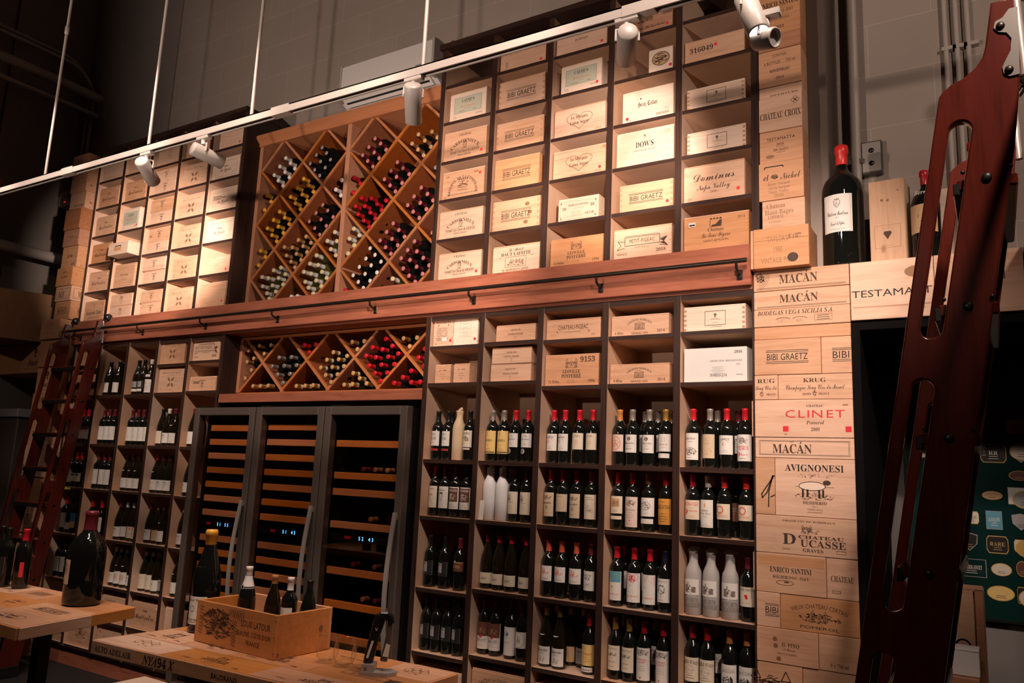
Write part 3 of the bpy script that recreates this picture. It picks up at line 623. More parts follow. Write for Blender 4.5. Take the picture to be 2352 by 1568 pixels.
def d_pino(P, w, h):
    P.t('IL PINO', w*.06, h*.06, h*.11, 'B', 'ink', w=w*.30, al='f'); P.t('di Biserno', w*.04, -h*.07, h*.09, 'C', 'ink', w=w*.2); P.t('TENUTA DI BISERNO', 0, -h*.22, h*.055, 'S', 'ink', w=w*.34)
    for a, c in ((-.20, .20), (-.19, .0), (-.14, -.38)): P.disc(a*w, c*h, w*.04, 'knot', h*.07)
def d_750(P, w, h): P.t('6 x 750 ml', 0, -h*.34, h*.1, 'B', 'ink', w=w*.46)
def d_houseprint(P, w, h): P.house(-w*.2, 0, h*.8, 'ink'); P.hatch(-w*.2, -h*.1, w*.5, h*.7, 80, 'ink', 3, .003)
def d_rosesm(P, w, h): P.ring(w*.3, -h*.2, h*.2, .003, 'ink'); P.hatch(w*.3, -h*.2, h*.3, h*.3, 30, 'ink', 2, .003)
def d_santini2(P, w, h):
    P.t('ENRICO SANTINI', 0, h*.14, h*.12, 'B', 'ink_black', w=w*.95, al='f'); P.t('BOLGHERI D.O.C.- ITALY', 0, -h*.04, h*.07, 'B', 'ink', w=w*.7); P.t('MONTEPERGOLI', 0, -h*.20, h*.06, 'B', 'ink_soft', w=w*.5); P.t('2013', 0, -h*.38, h*.06, 'B', 'ink'); P.ln([(-w*.2, h*.36), (0, h*.42), (.1*w, h*.34), (.2*w, h*.44)], .0015)
def d_monte(P, w, h): P.t('CONTAIN', 0, h*.36, h*.08, 'S', 'ink', w=w*.36); P.t('6 BOTTLES     750 ml', 0, h*.16, h*.09, 'S', 'ink', w=w*.76); P.t('MONTEPERGOLI', 0, -h*.08, h*.09, 'B', 'ink_black', w=w*.48); P.t('2013', 0, -h*.3, h*.07, 'B')
def d_overture(P, w, h): P.t('OVERTURE', w*.1, -h*.32, h*.14, 'B', 'ink', w=w*.68, al='f')
def d_croix(P, w, h):
    P.t('CHÂTEAU CROIX', 0, -h*.06, h*.20, 'B', 'ink', w=w*.98, al='f')
    for k in range(4): P.ring(w*.36 + .010*math.cos(R(90*k)), h*.32 + .010*math.sin(R(90*k)), .009, .0018)
def d_testa(P, w, h):
    P.t('TESTAMATTA', 0, h*.25, h*.10, 'S', 'ink_black', w=w*.68, al='f'); P.t('2018', -w*.02, h*.06, h*.07, 'B', 'ink'); P.t('BIBI GRAETZ', 0, -h*.12, h*.08, 'S', 'ink', w=w*.36); P.bars(0, -h*.02, w*.36, 1, .01, .0015, 'ink'); P.bars(0, -h*.21, w*.36, 1, .01, .0015, 'ink'); P.disc(-w*.26, -h*.32, w*.1, 'ink_soft', h*.06)
def d_nickel(P, w, h):
    P.t('el', -w*.34, h*.12, h*.16, 'I', 'ink', w=w*.12); P.t('Nickel', w*.22, h*.12, h*.20, 'C', 'ink', w=w*.44); P.disc(-w*.14, h*.12, w*.08, 'ink_soft', h*.07); P.hatch(-w*.14, h*.12, w*.16, h*.14, 24, 'ink', 2, .003)
    P.ln([(-w*.38, h*.36), (-w*.36, h*.41), (w*.04, h*.41), (w*.06, h*.37)], .005, 'ink_black')
    for k, t in enumerate(('Bayley Vineyard', 'Cabernet Sauvignon', 'Napa Valley', '2018')): P.t(t, -w*.05, -h*(.08 + k*.11), h*.075, 'I', 'ink_soft', w=w*.5)
def d_bages(P, w, h):
    P.t('Château', -w*.18, h*.34, h*.16, 'B', 'ink_soft', w=w*.46); P.t('Haut-Bages', -w*.10, h*.12, h*.16, 'B', 'ink_soft', w=w*.7); P.t('LIBERAL', -w*.18, -h*.04, h*.1, 'B', 'ink_soft', w=w*.4); P.t('PAUILLAC', -w*.2, -h*.22, h*.06, 'S', 'ink_soft'); P.bars(-w*.18, -h*.34, w*.4, 4, h*.05, .001)
def d_bigtesta(P, w, h): P.t('TESTAMATTA', w*.06, -h*.06, h*.125, 'S', 'ink_black', w=w*1.12, al='f'); P.disc(w*.3, h*.28, w*.13, 'ink_soft', h*.10); P.fill(0, -h*.3, w*.98, h*.02, 'pine_red')
def d_latour(P, w, h):
    P.t('LOUIS LATOUR', w*.26, h*.18, h*.15, 'S', 'ink', w=w*.36, al='f'); P.t("BEAUNE, CÔTE-D'OR", w*.24, -h*.06, h*.11, 'S', 'ink', w=w*.42, al='f'); P.t('FRANCE', w*.24, -h*.26, h*.11, 'S', 'ink', w=w*.17, al='f')
    P.hatch(-w*.22, h*.02, w*.42, h*.70, 150, 'ink', 4, .0022); P.house(-w*.2, 0, h*.5, 'ink'); P.hatch(-w*.22, h*.24, w*.34, h*.22, 90, 'ink', 8, .0025)
    for i in range(9): P.ln([(-w*.46, h*.38-i*h*.08), (-w*.41, h*.36-i*h*.08)], .0022); P.ln([(-w*.06+i*w*.022, h*.44), (-w*.075+i*w*.022, h*.28-i*h*.01)], .0022); P.ln([(-w*.02, h*.2-i*h*.07), (w*.03, h*.14-i*h*.07)], .0022)
def d_conseil(P, w, h): P.t('CHATEAU LA CONSEILLANTE', 0, h*.34, h*.10, 'S', 'ink', arc=w*.7, w=w*.75, al='f'); P.crest(0, h*.02, h*.4, 'ink'); P.hatch(0, -h*.2, w*.4, h*.2, 40, 'ink', 3, .002)
def d_fic(P, w, h): P.rect(0, h*.1, w*.6, h*.3, .003); P.t('PETIT FIGEAC', 0, h*.1, h*.12, 'S', 'ink', w=w*.5); P.poly([(w*.3, h*.2), (w*.45, h*.28), (w*.38, 0), (w*.45, -h*.2), (w*.3, -h*.1)])
def d_flower(P, w, h): P.crest(0, h*.1, h*.5, 'ink_soft'); P.hatch(0, 0, w*.5, h*.5, 40, 'ink', 3, .003); P.bars(0, -h*.36, w*.3, 1, .01, .003)
def d_script(P, w, h): P.t('Dominus', 0, 0, h*.3, 'C', 'ink_soft', w=w*.6)
def d_ducru(P, w, h): P.tree(0, h*.2, h*.3, 'ink'); P.t('Ducru', 0, -h*.16, h*.22, 'I', 'ink', w=w*.5); P.fill(0, -h*.38, w*.7, .002)
def d_vine(P, w, h):
    for k in range(5): P.ring((k-2)*w*.09, h*.1+(k % 2)*h*.16, h*.13, .002, 'ink_soft')
    P.hatch(0, -h*.1, w*.4, h*.3, 20, 'ink_soft', 2, .002)
DES = {k[2:]: v for k, v in list(globals().items()) if k.startswith('d_')}

# ------------------------------------------------------------------ bottle labels: (z0, z1, half angle in degrees, paper, print)
def l_lines(c='ink_grey', a=.2):
    def f(P, w, h): P.bars(0, h*.28, w*.5, 1, .01, h*.05, 'ink', 3); P.bars(0, h*a, w*.6, 3, h*.16, h*.022, c, 2)
    return f
def l_txt(t, y=.1, s=.14, st='B', c='ink', pic=None, w=.8, extra=None):
    def f(P, W_, h):
        P.t(t, 0, h*y, h*s, st, c, w=W_*w)
        if pic: pic(P, W_, h)
        P.bars(0, h*(y-.22), W_*.6, 2, h*.1, h*.02, 'ink_grey', 3)
        if extra: extra(P, W_, h)
    return f
LAB = dict(
 goat=(.085, .175, 62, 'paper_white', lambda P, w, h: (P.hatch(0, h*.02, w*.62, h*.3, 40, 'ink_grey', 2, .002), P.t('SHAFER', 0, h*.3, h*.11, 'B', 'ink_grey', w=w*.5), P.bars(0, -h*.3, w*.6, 1, .01, .0015), P.fill(0, -h*.72, w*1.0, h*.05, 'ink_red'), P.fill(0, -h*.80, w*1.0, h*.04, 'ink_redorange'))),
 caymw=(.08, .18, 62, 'paper_cream', lambda P, w, h: (P.t('CAYMUS', 0, h*.32, h*.13, 'B', 'ink', w=w*.7), P.hatch(0, 0, w*.6, h*.3, 40, 'ink', 4, .003), P.fill(0, -h*.6, w*.8, h*.1, 'paper_pink'))),
 caym=(.045, .178, 75, 'paper_yellow', lambda P, w, h: (P.t('CAYMUS', 0, h*.08, h*.11, 'B', 'ink', w=w*.62), P.disc(-w*.2, h*.38, h*.12, 'paper_gold'), P.bars(0, -h*.12, w*.5, 1, .01, .0016, 'ink_redorange'), P.bars(0, -h*.3, w*.6, 2, h*.07, .0012, 'ink'), P.fill(0, -h*.44, w, h*.04, 'ink_black'))),
 seal=(.085, .165, 62, 'paper_white', lambda P, w, h: (P.hatch(0, h*.3, w*.3, h*.14, 14, 'ink_black', 4, .002), P.t('HAUT BAILLY', 0, h*.08, h*.1, 'B', 'ink', w=w*.7), P.bars(0, -h*.2, w*.4, 2, h*.12, .0012), P.disc(-w*.2, -h*.78, h*.2, 'paper_grey'), P.ring(-w*.2, -h*.78, h*.16, .0012, 'ink_white'))),
 cut=(.07, .165, 66, 'paper_white', lambda P, w, h: (P.ring(-w*.05, h*.02, w*.3, .0015, 'ink_soft', h*.25, 20, 20, 160), P.t('GALETTE', 0, h*.32, h*.09, 'B', 'ink', w=w*.6, arc=w*.9), P.hatch(-w*.12, h*.06, w*.2, h*.24, 20, 'ink_redorange', 3, .0015), P.bars(0, -h*.28, w*.5, 2, h*.09, .0012))),
 cream=(.08, .17, 62, 'paper_cream', lambda P, w, h: (P.ring(0, h*.26, w*.26, .0014, 'ink_soft', h*.1, 16, 0, 180), P.hatch(0, h*.3, w*.4, h*.14, 18, 'ink_soft', 4, .0014), P.bars(0, h*.0, w*.5, 2, h*.13, .0016, 'ink_redorange', 4), P.bars(0, -h*.28, w*.3, 1, .01, .0012))),
 pinkoval=(.075, .165, 66, 'paper_pink', lambda P, w, h: (P.ring(0, 0, w*.34, .0025, 'ink_redorange', h*.38), P.hatch(0, 0, w*.5, h*.5, 40, 'ink_redorange', 3, .0014))),
 crest=(.07, .165, 66, 'paper_white', lambda P, w, h: (P.disc(0, h*.27, h*.1, 'ink_black'), P.disc(0, h*.26, h*.05, 'paper_tan'), P.t('RESERVE DE LA COMTESSE', 0, h*.02, h*.07, 'B', 'ink', w=w*.74), P.bars(0, -h*.14, w*.36, 1, .01, .0012), P.t('PAUILLAC', 0, -h*.28, h*.05, 'B', 'ink', w=w*.44), P.rect(0, 0, w*.9, h*.9, .001, 'ink_grey'))),
 white=(.08, .17, 60, 'paper_white', l_lines()),
 strip=(.08, .17, 66, 'paper_white', lambda P, w, h: (P.rect(0, h*.18, w*.22, h*.26, .0016, 'ink_soft'), P.t('GRAND VIN', 0, -h*.1, h*.08, 'B', 'ink_soft', w=w*.6), P.bars(0, -h*.26, w*.6, 1, .01, .0014, 'ink_redorange'), P.fill(0, -h*.74, w*.9, h*.26, 'paper_white'), P.fill(w*.1, -h*.74, w*.2, h*.14, 'ink_black'))),
 estate=(.04, .175, 66, 'paper_white', lambda P, w, h: (P.ring(0, -h*.2, w*.4, .0016, 'ink_black', h*.15, 18, 0, 180), P.t('CHATEAU DE PUY', 0, h*.30, h*.07, 'I', 'ink_black', w=w*.66, arc=w*1.2), P.bars(0, h*.18, w*.6, 1, .01, .0014, 'ink'), P.hatch(0, -h*.2, w*.8, h*.26, 70, 'ink_black', 3, .0016), P.bars(0, -h*.42, w*.5, 1, .01, .0016, 'ink'))),
 old=(.05, .17, 64, 'paper_old', lambda P, w, h: (P.hatch(0, h*.25, w*.6, h*.2, 20, 'paper_tan', 3, .003), P.bars(0, h*.1, w*.6, 1, .01, .0014), P.bars(0, -h*.34, w*.5, 1, .01, .0014, 'ink_soft'), P.disc(w*.2, -h*.2, h*.1, 'paper_tan'))),
 petrus=(.04, .17, 72, 'paper_white', lambda P, w, h: (P.disc(-w*.04, h*.28, h*.11, 'ink_grey'), P.hatch(-w*.04, h*.28, w*.6, h*.26, 50, 'ink', 3, .0012), P.t('PETRUS', 0, 0, h*.15, 'B', 'ink_red', w=w*.66, al='f'), P.disc(-w*.3, -h*.24, h*.09, 'ink_red'), P.t('Grand Vin', w*.1, -h*.24, h*.1, 'C', 'ink_red', w=w*.44), P.bars(0, -h*.40, w*.6, 1, .01, .0018, 'ink'))),
 script=(.05, .18, 62, 'paper_cream', lambda P, w, h: (P.t('DOMINUS', 0, h*.36, h*.06, 'S', 'ink', w=w*.6), P.t('Napa', 0, h*.12, h*.12, 'C', 'ink', w=w*.4), P.ln([(-w*.3, -h*.1), (-w*.1, -h*.02), (0, -h*.2), (w*.2, -h*.06)], .002), P.ln([(-w*.2, -h*.3), (w*.1, -h*.24), (w*.2, -h*.3)], .0015))),
 portrait=(.05, .18, 70, 'paper_white', lambda P, w, h: (P.t('Dominus', w*.0, h*.34, h*.09, 'B', 'ink_soft', w=w*.6), P.ln([(-w*.1, -h*.2), (-w*.14, h*.05), (-w*.06, h*.2), (w*.1, h*.2), (w*.14, h*.06), (w*.06, -h*.02), (w*.08, -h*.2)], .0025), P.fill(0, h*.19, w*.26, h*.07, 'ink'), P.ln([(w*.1, -h*.3), (w*.3, -h*.26)], .002))),
 brown=(.05, .18, 72, 'paper_white', lambda P, w, h: (P.fill(0, h*.14, w*.92, h*.62, 'paper_brown'), P.t('BERINGER', 0, h*.34, h*.1, 'B', 'ink_white', w=w*.8), P.hatch(0, h*.06, w*.6, h*.34, 50, 'ink_white', 3, .0025), P.bars(0, -h*.3, w*.7, 2, h*.1, .0018, 'ink_soft'))),
 cutcream=(.045, .17, 66, 'paper_cream', lambda P, w, h: (P.hatch(-w*.15, h*.22, w*.36, h*.34, 40, 'ink', 3, .0022), P.bars(0, 0, w*.7, 1, .01, .0016, 'ink'), P.bars(0, -h*.16, w*.4, 2, h*.1, .0012), P.rect(0, 0, w*.9, h*.92, .001, 'ink_soft'))),
 barton=(.045, .175, 64, 'paper_old', lambda P, w, h: (P.hatch(0, h*.30, w*.7, h*.18, 50, 'ink', 3, .0018), P.t('LANGOA BARTON', 0, h*.06, h*.08, 'B', 'ink', w=w*.74), P.crest(0, -h*.14, h*.16), P.bars(0, -h*.36, w*.5, 1, .01, .0014))),
 oldplain=(.075, .17, 66, 'paper_old', lambda P, w, h: (P.bars(0, h*.36, w*.7, 1, .01, .0016), P.hatch(-w*.2, -h*.1, w*.3, h*.3, 6, 'paper_tan', 5, .004))),
 barton2=(.045, .175, 66, 'paper_cream', lambda P, w, h: (P.bars(0, h*.38, w*.7, 2, h*.08, .0016, 'ink'), P.hatch(0, 0, w*.5, h*.2, 20, 'ink_soft', 3, .0014), P.scene(0, -h*.16, w*.7, h*.2, 'ink', 4, 40))),
 lafite=(.085, .175, 66, 'paper_cream', lambda P, w, h: (P.fill(0, h*.12, w*.66, h*.5, 'paper_tan'), P.scene(0, h*.12, w*.62, h*.46, 'ink', 3, 70), P.bars(0, -h*.3, w*.5, 2, h*.08, .0012), P.fill(0, -h*.74, w, h*.2, 'paper_cream'))),
 tallengr=(.02, .175, 64, 'paper_pink', lambda P, w, h: (P.hatch(0, h*.3, w*.7, h*.2, 60, 'ink', 3, .0018), P.t('Chateau Batailley', 0, h*.08, h*.06, 'C', 'ink', w=w*.7), P.bars(0, -.02*h, w*.6, 3, h*.08, .0014, 'ink_soft'), P.disc(0, -h*.28, .003, 'ink_red'), P.bars(0, -h*.4, w*.7, 1, .01, .0014))),
 round=(.08, .175, 72, 'paper_white', lambda P, w, h: (P.ring(-w*.06, h*.06, w*.3, .0018, 'ink', h*.22), P.hatch(-w*.06, h*.06, w*.5, h*.36, 36, 'ink', 4, .0016), P.bars(0, -h*.34, w*.5, 1, .01, .0014), P.fill(0, -h*.76, w*.94, h*.26, 'paper_white'), P.bars(0, -h*.74, w*.7, 2, h*.08, .0014))),
 orange=(.045, .175, 72, 'paper_orange', lambda P, w, h: (P.t('BRANE-CANTENAC', 0, h*.18, h*.16, 'S', 'ink_black', w=w*.95), P.bars(0, h*.38, w*.6, 1, .01, .002, 'ink'), P.bars(0, -h*.08, w*.7, 4, h*.1, .0016, 'ink'), P.ring(0, -h*.28, w*.2, .001, 'ink', h*.1))),
 figeac=(.08, .175, 74, 'paper_cream', lambda P, w, h: (P.t('CHATEAU-FIGEAC', 0, h*.30, h*.2, 'S', 'ink_red', w=w*.98, al='f'), P.bars(0, h*.1, w*.7, 1, .01, .0012, 'ink_gold'), P.t('ST EMILION', w*.06, -h*.06, h*.11, 'S', 'ink_red', w=w*.62), P.disc(-w*.38, -h*.1, h*.17, 'ink_red'), P.bars(w*.1, -h*.3, w*.4, 2, h*.08, .0014, 'ink_redorange'))),
 tour=(.045, .18, 66, 'paper_white', lambda P, w, h: (P.poly([(-w*.05, h*.32), (w*.05, h*.40), (w*.05, h*.26), (0, h*.22)], 'paper_orange'), P.t('Château', 0, h*.12, h*.07, 'I', 'ink_grey', w=w*.5), P.t('La Tour Figeac', 0, h*.02, h*.09, 'C', 'ink_grey', w=w*.8), P.bars(0, -h*.12, w*.6, 1, .01, .0016, 'ink_grey'), P.bars(0, -h*.4, w*.8, 2, h*.05, .001))),
 petitf=(.09, .165, 68, 'paper_cream', lambda P, w, h: (P.ring(-w*.1, h*.12, h*.22, .0055, 'ink_redorange'), P.disc(-w*.1, h*.12, h*.1, 'paper_white'), P.t('PETIT-FIGEAC', 0, -h*.28, h*.16, 'S', 'ink_redorange', w=w*.76, al='f'))),
 brownp=(.08, .17, 62, 'paper_brown', l_lines()),
 dark=(.07, .155, 66, 'paper_black', lambda P, w, h: (P.rect(w*.02, 0, w*.94, h*1.0, .0014, 'ink_grey'), P.fill(-w*.16, h*.06, w*.5, h*.66, 'paper_grey'), P.t('Hundred', -w*.16, h*.28, h*.12, 'B', 'ink', w=w*.4), P.bars(-w*.16, 0, w*.3, 2, h*.12, .001, 'ink'), P.bars(-w*.16, -h*.38, w*.5, 1, .01, .003, 'ink_grey'))),
 brownband=(.11, .165, 74, 'paper_brown', lambda P, w, h: (P.t('ROMBAL', 0, 0, h*.3, 'B', 'ink_gold', w=w*.6), P.fill(0, h*.42, w, h*.06, 'ink_gold'), P.disc(-w*.1, h*.5, h*.14, 'paper_tan'))),
 colgin=(.03, .09, 72, 'paper_cream', lambda P, w, h: (P.t('colgin', 0, 0, h*.22, 'I', 'ink_grey', w=w*.4),)),
 pagoda=(.085, .165, 68, 'paper_white', lambda P, w, h: (P.hatch(0, h*.06, w*.7, h*.24, 50, 'ink_redorange', 3, .0022), P.fill(-w*.1, h*.22, .004, h*.3, 'ink_redorange'), P.fill(w*.04, h*.2, .004, h*.22, 'ink_redorange'), P.t('Cos Estournel', 0, -h*.32, h*.13, 'C', 'ink_soft', w=w*.6))),
 pez=(.06, .16, 66, 'paper_white', lambda P, w, h: (P.t('CHATEAU DE', 0, h*.28, h*.1, 'B', 'ink', w=w*.7), P.t('PEZ', 0, h*.12, h*.15, 'B', 'ink', w=w*.5, al='f'), P.scene(0, -h*.2, w*.8, h*.26, 'ink_grey', 3, 40))),
 artblue=(.03, .175, 72, 'paper_white', lambda P, w, h: (P.fill(0, h*.31, w, h*.37, 'paper_teal'), P.disc(w*.12, h*.34, h*.14, 'paper_leaf'), P.disc(-w*.3, h*.2, h*.08, 'paper_white'), P.disc(-w*.05, -h*.04, h*.05, 'paper_gold'), P.t('Mouton Rothschild', 0, -h*.28, h*.07, 'C', 'ink_redorange', w=w*.8), P.bars(0, -h*.14, w*.3, 1, .01, .0014))),
 artred=(.03, .175, 72, 'paper_white', lambda P, w, h: (P.ring(-w*.2, h*.36, h*.09, .002, 'ink_red'), P.ring(w*.2, h*.36, h*.1, .002, 'ink_red'), P.ring(w*.0, h*.3, h*.12, .002, 'ink_red'), P.hatch(0, h*.32, w*.4, h*.2, 20, 'ink_red', 3, .005), P.crest(-w*.1, h*.06, h*.08, 'ink_redorange'), P.t('Mouton Rothschild', 0, -h*.28, h*.07, 'C', 'ink_redorange', w=w*.8), P.bars(0, -h*.14, w*.3, 1, .01, .0014))),
 artpink=(.03, .175, 72, 'paper_white', lambda P, w, h: (P.poly([(-w*.5, h*.5), (w*.5, h*.5), (w*.5, h*.12), (w*.3, h*.2), (0, h*.26), (-w*.5, h*.42)], 'paper_red'), P.hatch(0, h*.36, w*.9, h*.22, 24, 'paper_pink', 3, .006), P.crest(-w*.1, h*.06, h*.08, 'ink_grey'), P.t('Mouton Rothschild', 0, -h*.28, h*.07, 'C', 'ink_redorange', w=w*.8))),
 nlabel=(.05, .165, 72, 'paper_white', lambda P, w, h: (P.crest(0, -.02*h, h*.52, 'ink_black'), P.t('N', 0, -.04*h, h*.22, 'B', 'ink_white', w=w*.3), P.t('NAPANOOK', 0, h*.38, h*.08, 'S', 'ink_grey', w=w*.8), P.bars(0, -h*.4, w*.6, 1, .01, .0018, 'ink_redorange'))),
 forts=(.095, .17, 68, 'paper_white', lambda P, w, h: (P.fill(-w*.18, h*-.1, w*.2, h*.5, 'ink_grey'), P.fill(-w*.08, h*.2, w*.06, h*.2, 'ink_grey'), P.fill(w*.24, -h*.16, w*.24, h*.36, 'ink_grey'), P.hatch(0, -h*.1, w*.7, h*.5, 30, 'ink', 3, .002), P.t('LES FORTS', -w*.05, -h*.78, h*.26, 'B', 'ink_grey', w=w*1.1, al='f'), P.t('DE LATOUR', 0, -h*1.12, h*.26, 'B', 'ink_grey', w=w*1.15, al='f'))),
 cheval=(.07, .16, 70, 'paper_cream', lambda P, w, h: (P.t('PETIT CHEVAL', 0, h*.36, h*.12, 'B', 'ink', w=w*.9), P.disc(-w*.02, h*.04, h*.08, 'ink_red'), P.disc(w*.02, h*-.06, h*.07, 'ink_red'), P.bars(0, -h*.32, w*.7, 1, .01, .0014))),
 napa=(.03, .175, 78, 'paper_white', lambda P, w, h: (P.fill(0, h*.24, w, h*.52, 'paper_brown'), P.hatch(0, h*.2, w*.6, h*.22, 26, 'paper_tan', 3, .0022), P.disc(-w*.02, -h*.02, h*.07, 'ink_red'), P.t('NAPA CUT', 0, -h*.17, h*.11, 'B', 'ink', w=w*.66, al='f'), P.bars(0, -h*.3, w*.6, 2, h*.07, .001))),
 opus=(.02, .17, 68, 'paper_white', lambda P, w, h: (P.disc(-w*.12, h*.26, h*.09, 'paper_blue'), P.disc(-w*.02, h*.24, h*.05, 'ink_black'), P.bars(-w*.06, h*.12, w*.4, 1, .01, .001), P.t('Opus One', -w*.06, -h*.04, h*.06, 'S', 'ink_grey', w=w*.4), P.ln([(-w*.2, -h*.3), (w*.2, -h*.26)], .0012))),
 ovalw=(.07, .155, 70, 'paper_white', lambda P, w, h: (P.ring(0, 0, w*.42, .0016, 'ink', h*.46), P.hatch(0, .04*h, w*.3, h*.5, 30, 'ink', 3, .002), P.bars(0, -h*.3, w*.3, 1, .01, .001))),
 ladou=(.015, .105, 72, 'paper_white', lambda P, w, h: (P.t('Ladoucette', 0, h*.3, h*.16, 'F', 'ink_black', w=w*.8), P.t('Pouilly-Fume', 0, h*.12, h*.06, 'B', 'ink', w=w*.4), P.hatch(0, -h*.2, w*.5, h*.34, 30, 'ink_grey', 3, .0018))),
 neck=(.02, .1, 66, 'paper_black', l_lines('ink_gold')), browny=(.02, .1, 66, 'paper_tan', lambda P, w, h: (P.disc(0, -h*.3, h*.16, 'paper_yellow'),)), browng=(.02, .1, 66, 'paper_grey', l_lines()),
 yquem=(.045, .15, 72, 'paper_yellow', lambda P, w, h: (P.ring(-w*.1, h*.34, h*.07, .0016, 'ink'), P.t('de Fargues', 0, h*.08, h*.12, 'F', 'ink_redorange', w=w*.8), P.bars(0, -h*.1, w*.6, 3, h*.1, .0014, 'ink_redorange'), P.fill(0, -h*.68, w*.9, h*.22, 'paper_white'), P.fill(0, -h*.7, w*.6, h*.07, 'ink_black'))),
 clark=(.045, .165, 70, 'paper_cream', lambda P, w, h: (P.t('Chateau Clarke', 0, h*.38, h*.07, 'C', 'ink', w=w*.7), P.hatch(0, h*.14, w*.7, h*.14, 44, 'ink_black', 3, .0026), P.bars(0, 0, w*.4, 1, .01, .001), P.t('Listrac', 0, -h*.14, h*.08, 'C', 'ink_soft', w=w*.5), P.bars(0, -h*.34, w*.7, 1, .01, .0024, 'ink_gold'))),
 talbot=(.02, .175, 70, 'paper_white', lambda P, w, h: (P.hatch(0, h*.36, w*.8, h*.2, 70, 'ink', 3, .0018), P.t('CONNETABLE', 0, h*.14, h*.06, 'B', 'ink_redorange', w=w*.6), P.t('TALBOT', 0, h*.06, h*.06, 'B', 'ink_redorange', w=w*.5), P.bars(0, -h*.06, w*.5, 3, h*.07, .0012), P.hatch(w*.4, 0, w*.1, h*.8, 20, 'ink_grey', 4, .0016), P.disc(-w*.08, -h*.42, .004, 'ink_red'))),
 sales=(.045, .155, 72, 'paper_cream', lambda P, w, h: (P.t('CHATEAU DE SALES', 0, h*.32, h*.14, 'B', 'ink', w=w*.95, arc=w*1.4), P.ring(0, 0, w*.2, .001, 'ink_soft', h*.18), P.bars(0, -h*.26, w*.6, 2, h*.1, .0016, 'ink'), P.hatch(0, 0, w*.7, h*.12, 20, 'ink_soft', 2, .001))),
 lanes=(.02, .15, 72, 'paper_white', lambda P, w, h: (P.t('LANESSAN', 0, h*.28, h*.13, 'S', 'ink_grey', w=w*.8, al='f'), P.bars(0, h*.4, w*.5, 1, .01, .001), P.disc(0, -h*.06, h*.2, 'ink_black'), P.disc(0, -h*.06, h*.12, 'paper_grey'), P.hatch(0, -.06*h, w*.5, h*.3, 30, 'ink_black', 4, .003))),
 wax=(.03, .115, 66, 'paper_white', lambda P, w, h: (P.disc(-w*.24, h*.3, h*.1, 'ink_red'), P.bars(0, 0, w*.5, 2, h*.2, .0012))),
 grey=(.06, .12, 72, 'paper_black', lambda P, w, h: (P.fill(0, 0, w*.8, h*.8, 'paper_grey'), P.disc(0, h*.0, h*.25, 'ink_black'), P.fill(0, -h*.82, w*.95, h*.36, 'paper_white'))),
 fancy=(.02, .13, 70, 'paper_white', lambda P, w, h: (P.hatch(0, 0, w*.8, h*.8, 50, 'ink_grey', 3, .002), P.fill(0, h*.78, w*.8, h*.18, 'paper_white'))),
 pinkl=(.045, .155, 72, 'paper_pink', lambda P, w, h: (P.ln([(-w*.2, h*.3), (w*.2, h*.4)], .0012), P.bars(0, -h*.3, w*.5, 2, h*.1, .001))),
 whitel=(.04, .155, 74, 'paper_white', lambda P, w, h: (P.hatch(0, h*.3, w*.4, h*.2, 14, 'ink_grey', 3, .0012), P.bars(0, -h*.1, w*.6, 2, h*.14, .0014, 'ink_grey'))),
 tallw=(.04, .165, 70, 'paper_white', lambda P, w, h: (P.bars(0, h*.1, w*.5, 3, h*.14, .0012, 'ink_grey'), P.hatch(0, h*.36, w*.3, h*.1, 8, 'ink_grey', 3, .0014))),
 goldmark=(.02, .12, 70, 'paper_cream', lambda P, w, h: (P.hatch(-w*.2, h*.14, w*.2, h*.4, 14, 'ink_redorange', 3, .003), P.bars(0, -h*.3, w*.5, 1, .01, .0014))),
 shortw=(.025, .105, 70, 'paper_white', l_lines()), shortcream=(.05, .12, 70, 'paper_cream', lambda P, w, h: (P.fill(0, h*.3, w*.6, h*.2, 'ink_black'), P.bars(0, -h*.1, w*.5, 2, h*.2, .0012))),
 medal=(.025, .105, 70, 'paper_white', lambda P, w, h: (P.hatch(0, h*.2, w*.6, h*.3, 20, 'ink_grey', 3, .0016), P.bars(0, -h*.2, w*.6, 2, h*.14, .0012))),
 greenmark=(.025, .12, 70, 'paper_white', lambda P, w, h: (P.rect(-w*.2, h*.22, w*.12, h*.3, .001), P.bars(0, -h*.2, w*.6, 1, .01, .0026, 'ink_grey'))),
 reddot=(.03, .105, 70, 'paper_white', lambda P, w, h: (P.disc(-w*.1, h*.24, h*.16, 'ink_red'), P.bars(-w*.05, -h*.2, w*.5, 2, h*.16, .0012))),
 lower=(.03, .085, 72, 'paper_white', l_lines()), blueyel=(.045, .17, 74, 'paper_blue', lambda P, w, h: (P.fill(0, -h*.28, w, h*.44, 'paper_yellow'),)),
 tallcream=(.045, .165, 70, 'paper_cream', lambda P, w, h: (P.bars(0, h*.1, w*.5, 2, h*.14, .0012, 'ink_grey'),)),
 framed=(.03, .11, 72, 'paper_white', lambda P, w, h: (P.rect(0, 0, w*.84, h*.8, .0014, 'ink_grey'), P.bars(0, h*.16, w*.5, 2, h*.2, .0012))),
 redtop=(.025, .115, 72, 'paper_cream', lambda P, w, h: (P.fill(-w*.2, h*.32, w*.14, h*.2, 'ink_redorange'), P.fill(w*.2, h*.32, w*.14, h*.2, 'ink_redorange'), P.bars(0, 0, w*.6, 3, h*.16, .0012))),
 tanl=(.025, .105, 72, 'paper_tan', lambda P, w, h: (P.ring(0, h*.4, w*.2, .001), P.bars(0, -h*.1, w*.6, 2, h*.16, .0012))),
 redpic=(.025, .12, 72, 'paper_white', lambda P, w, h: (P.fill(0, h*.08, w*.7, h*.5, 'paper_pink'), P.hatch(0, h*.08, w*.6, h*.4, 30, 'ink_redorange', 3, .003))),
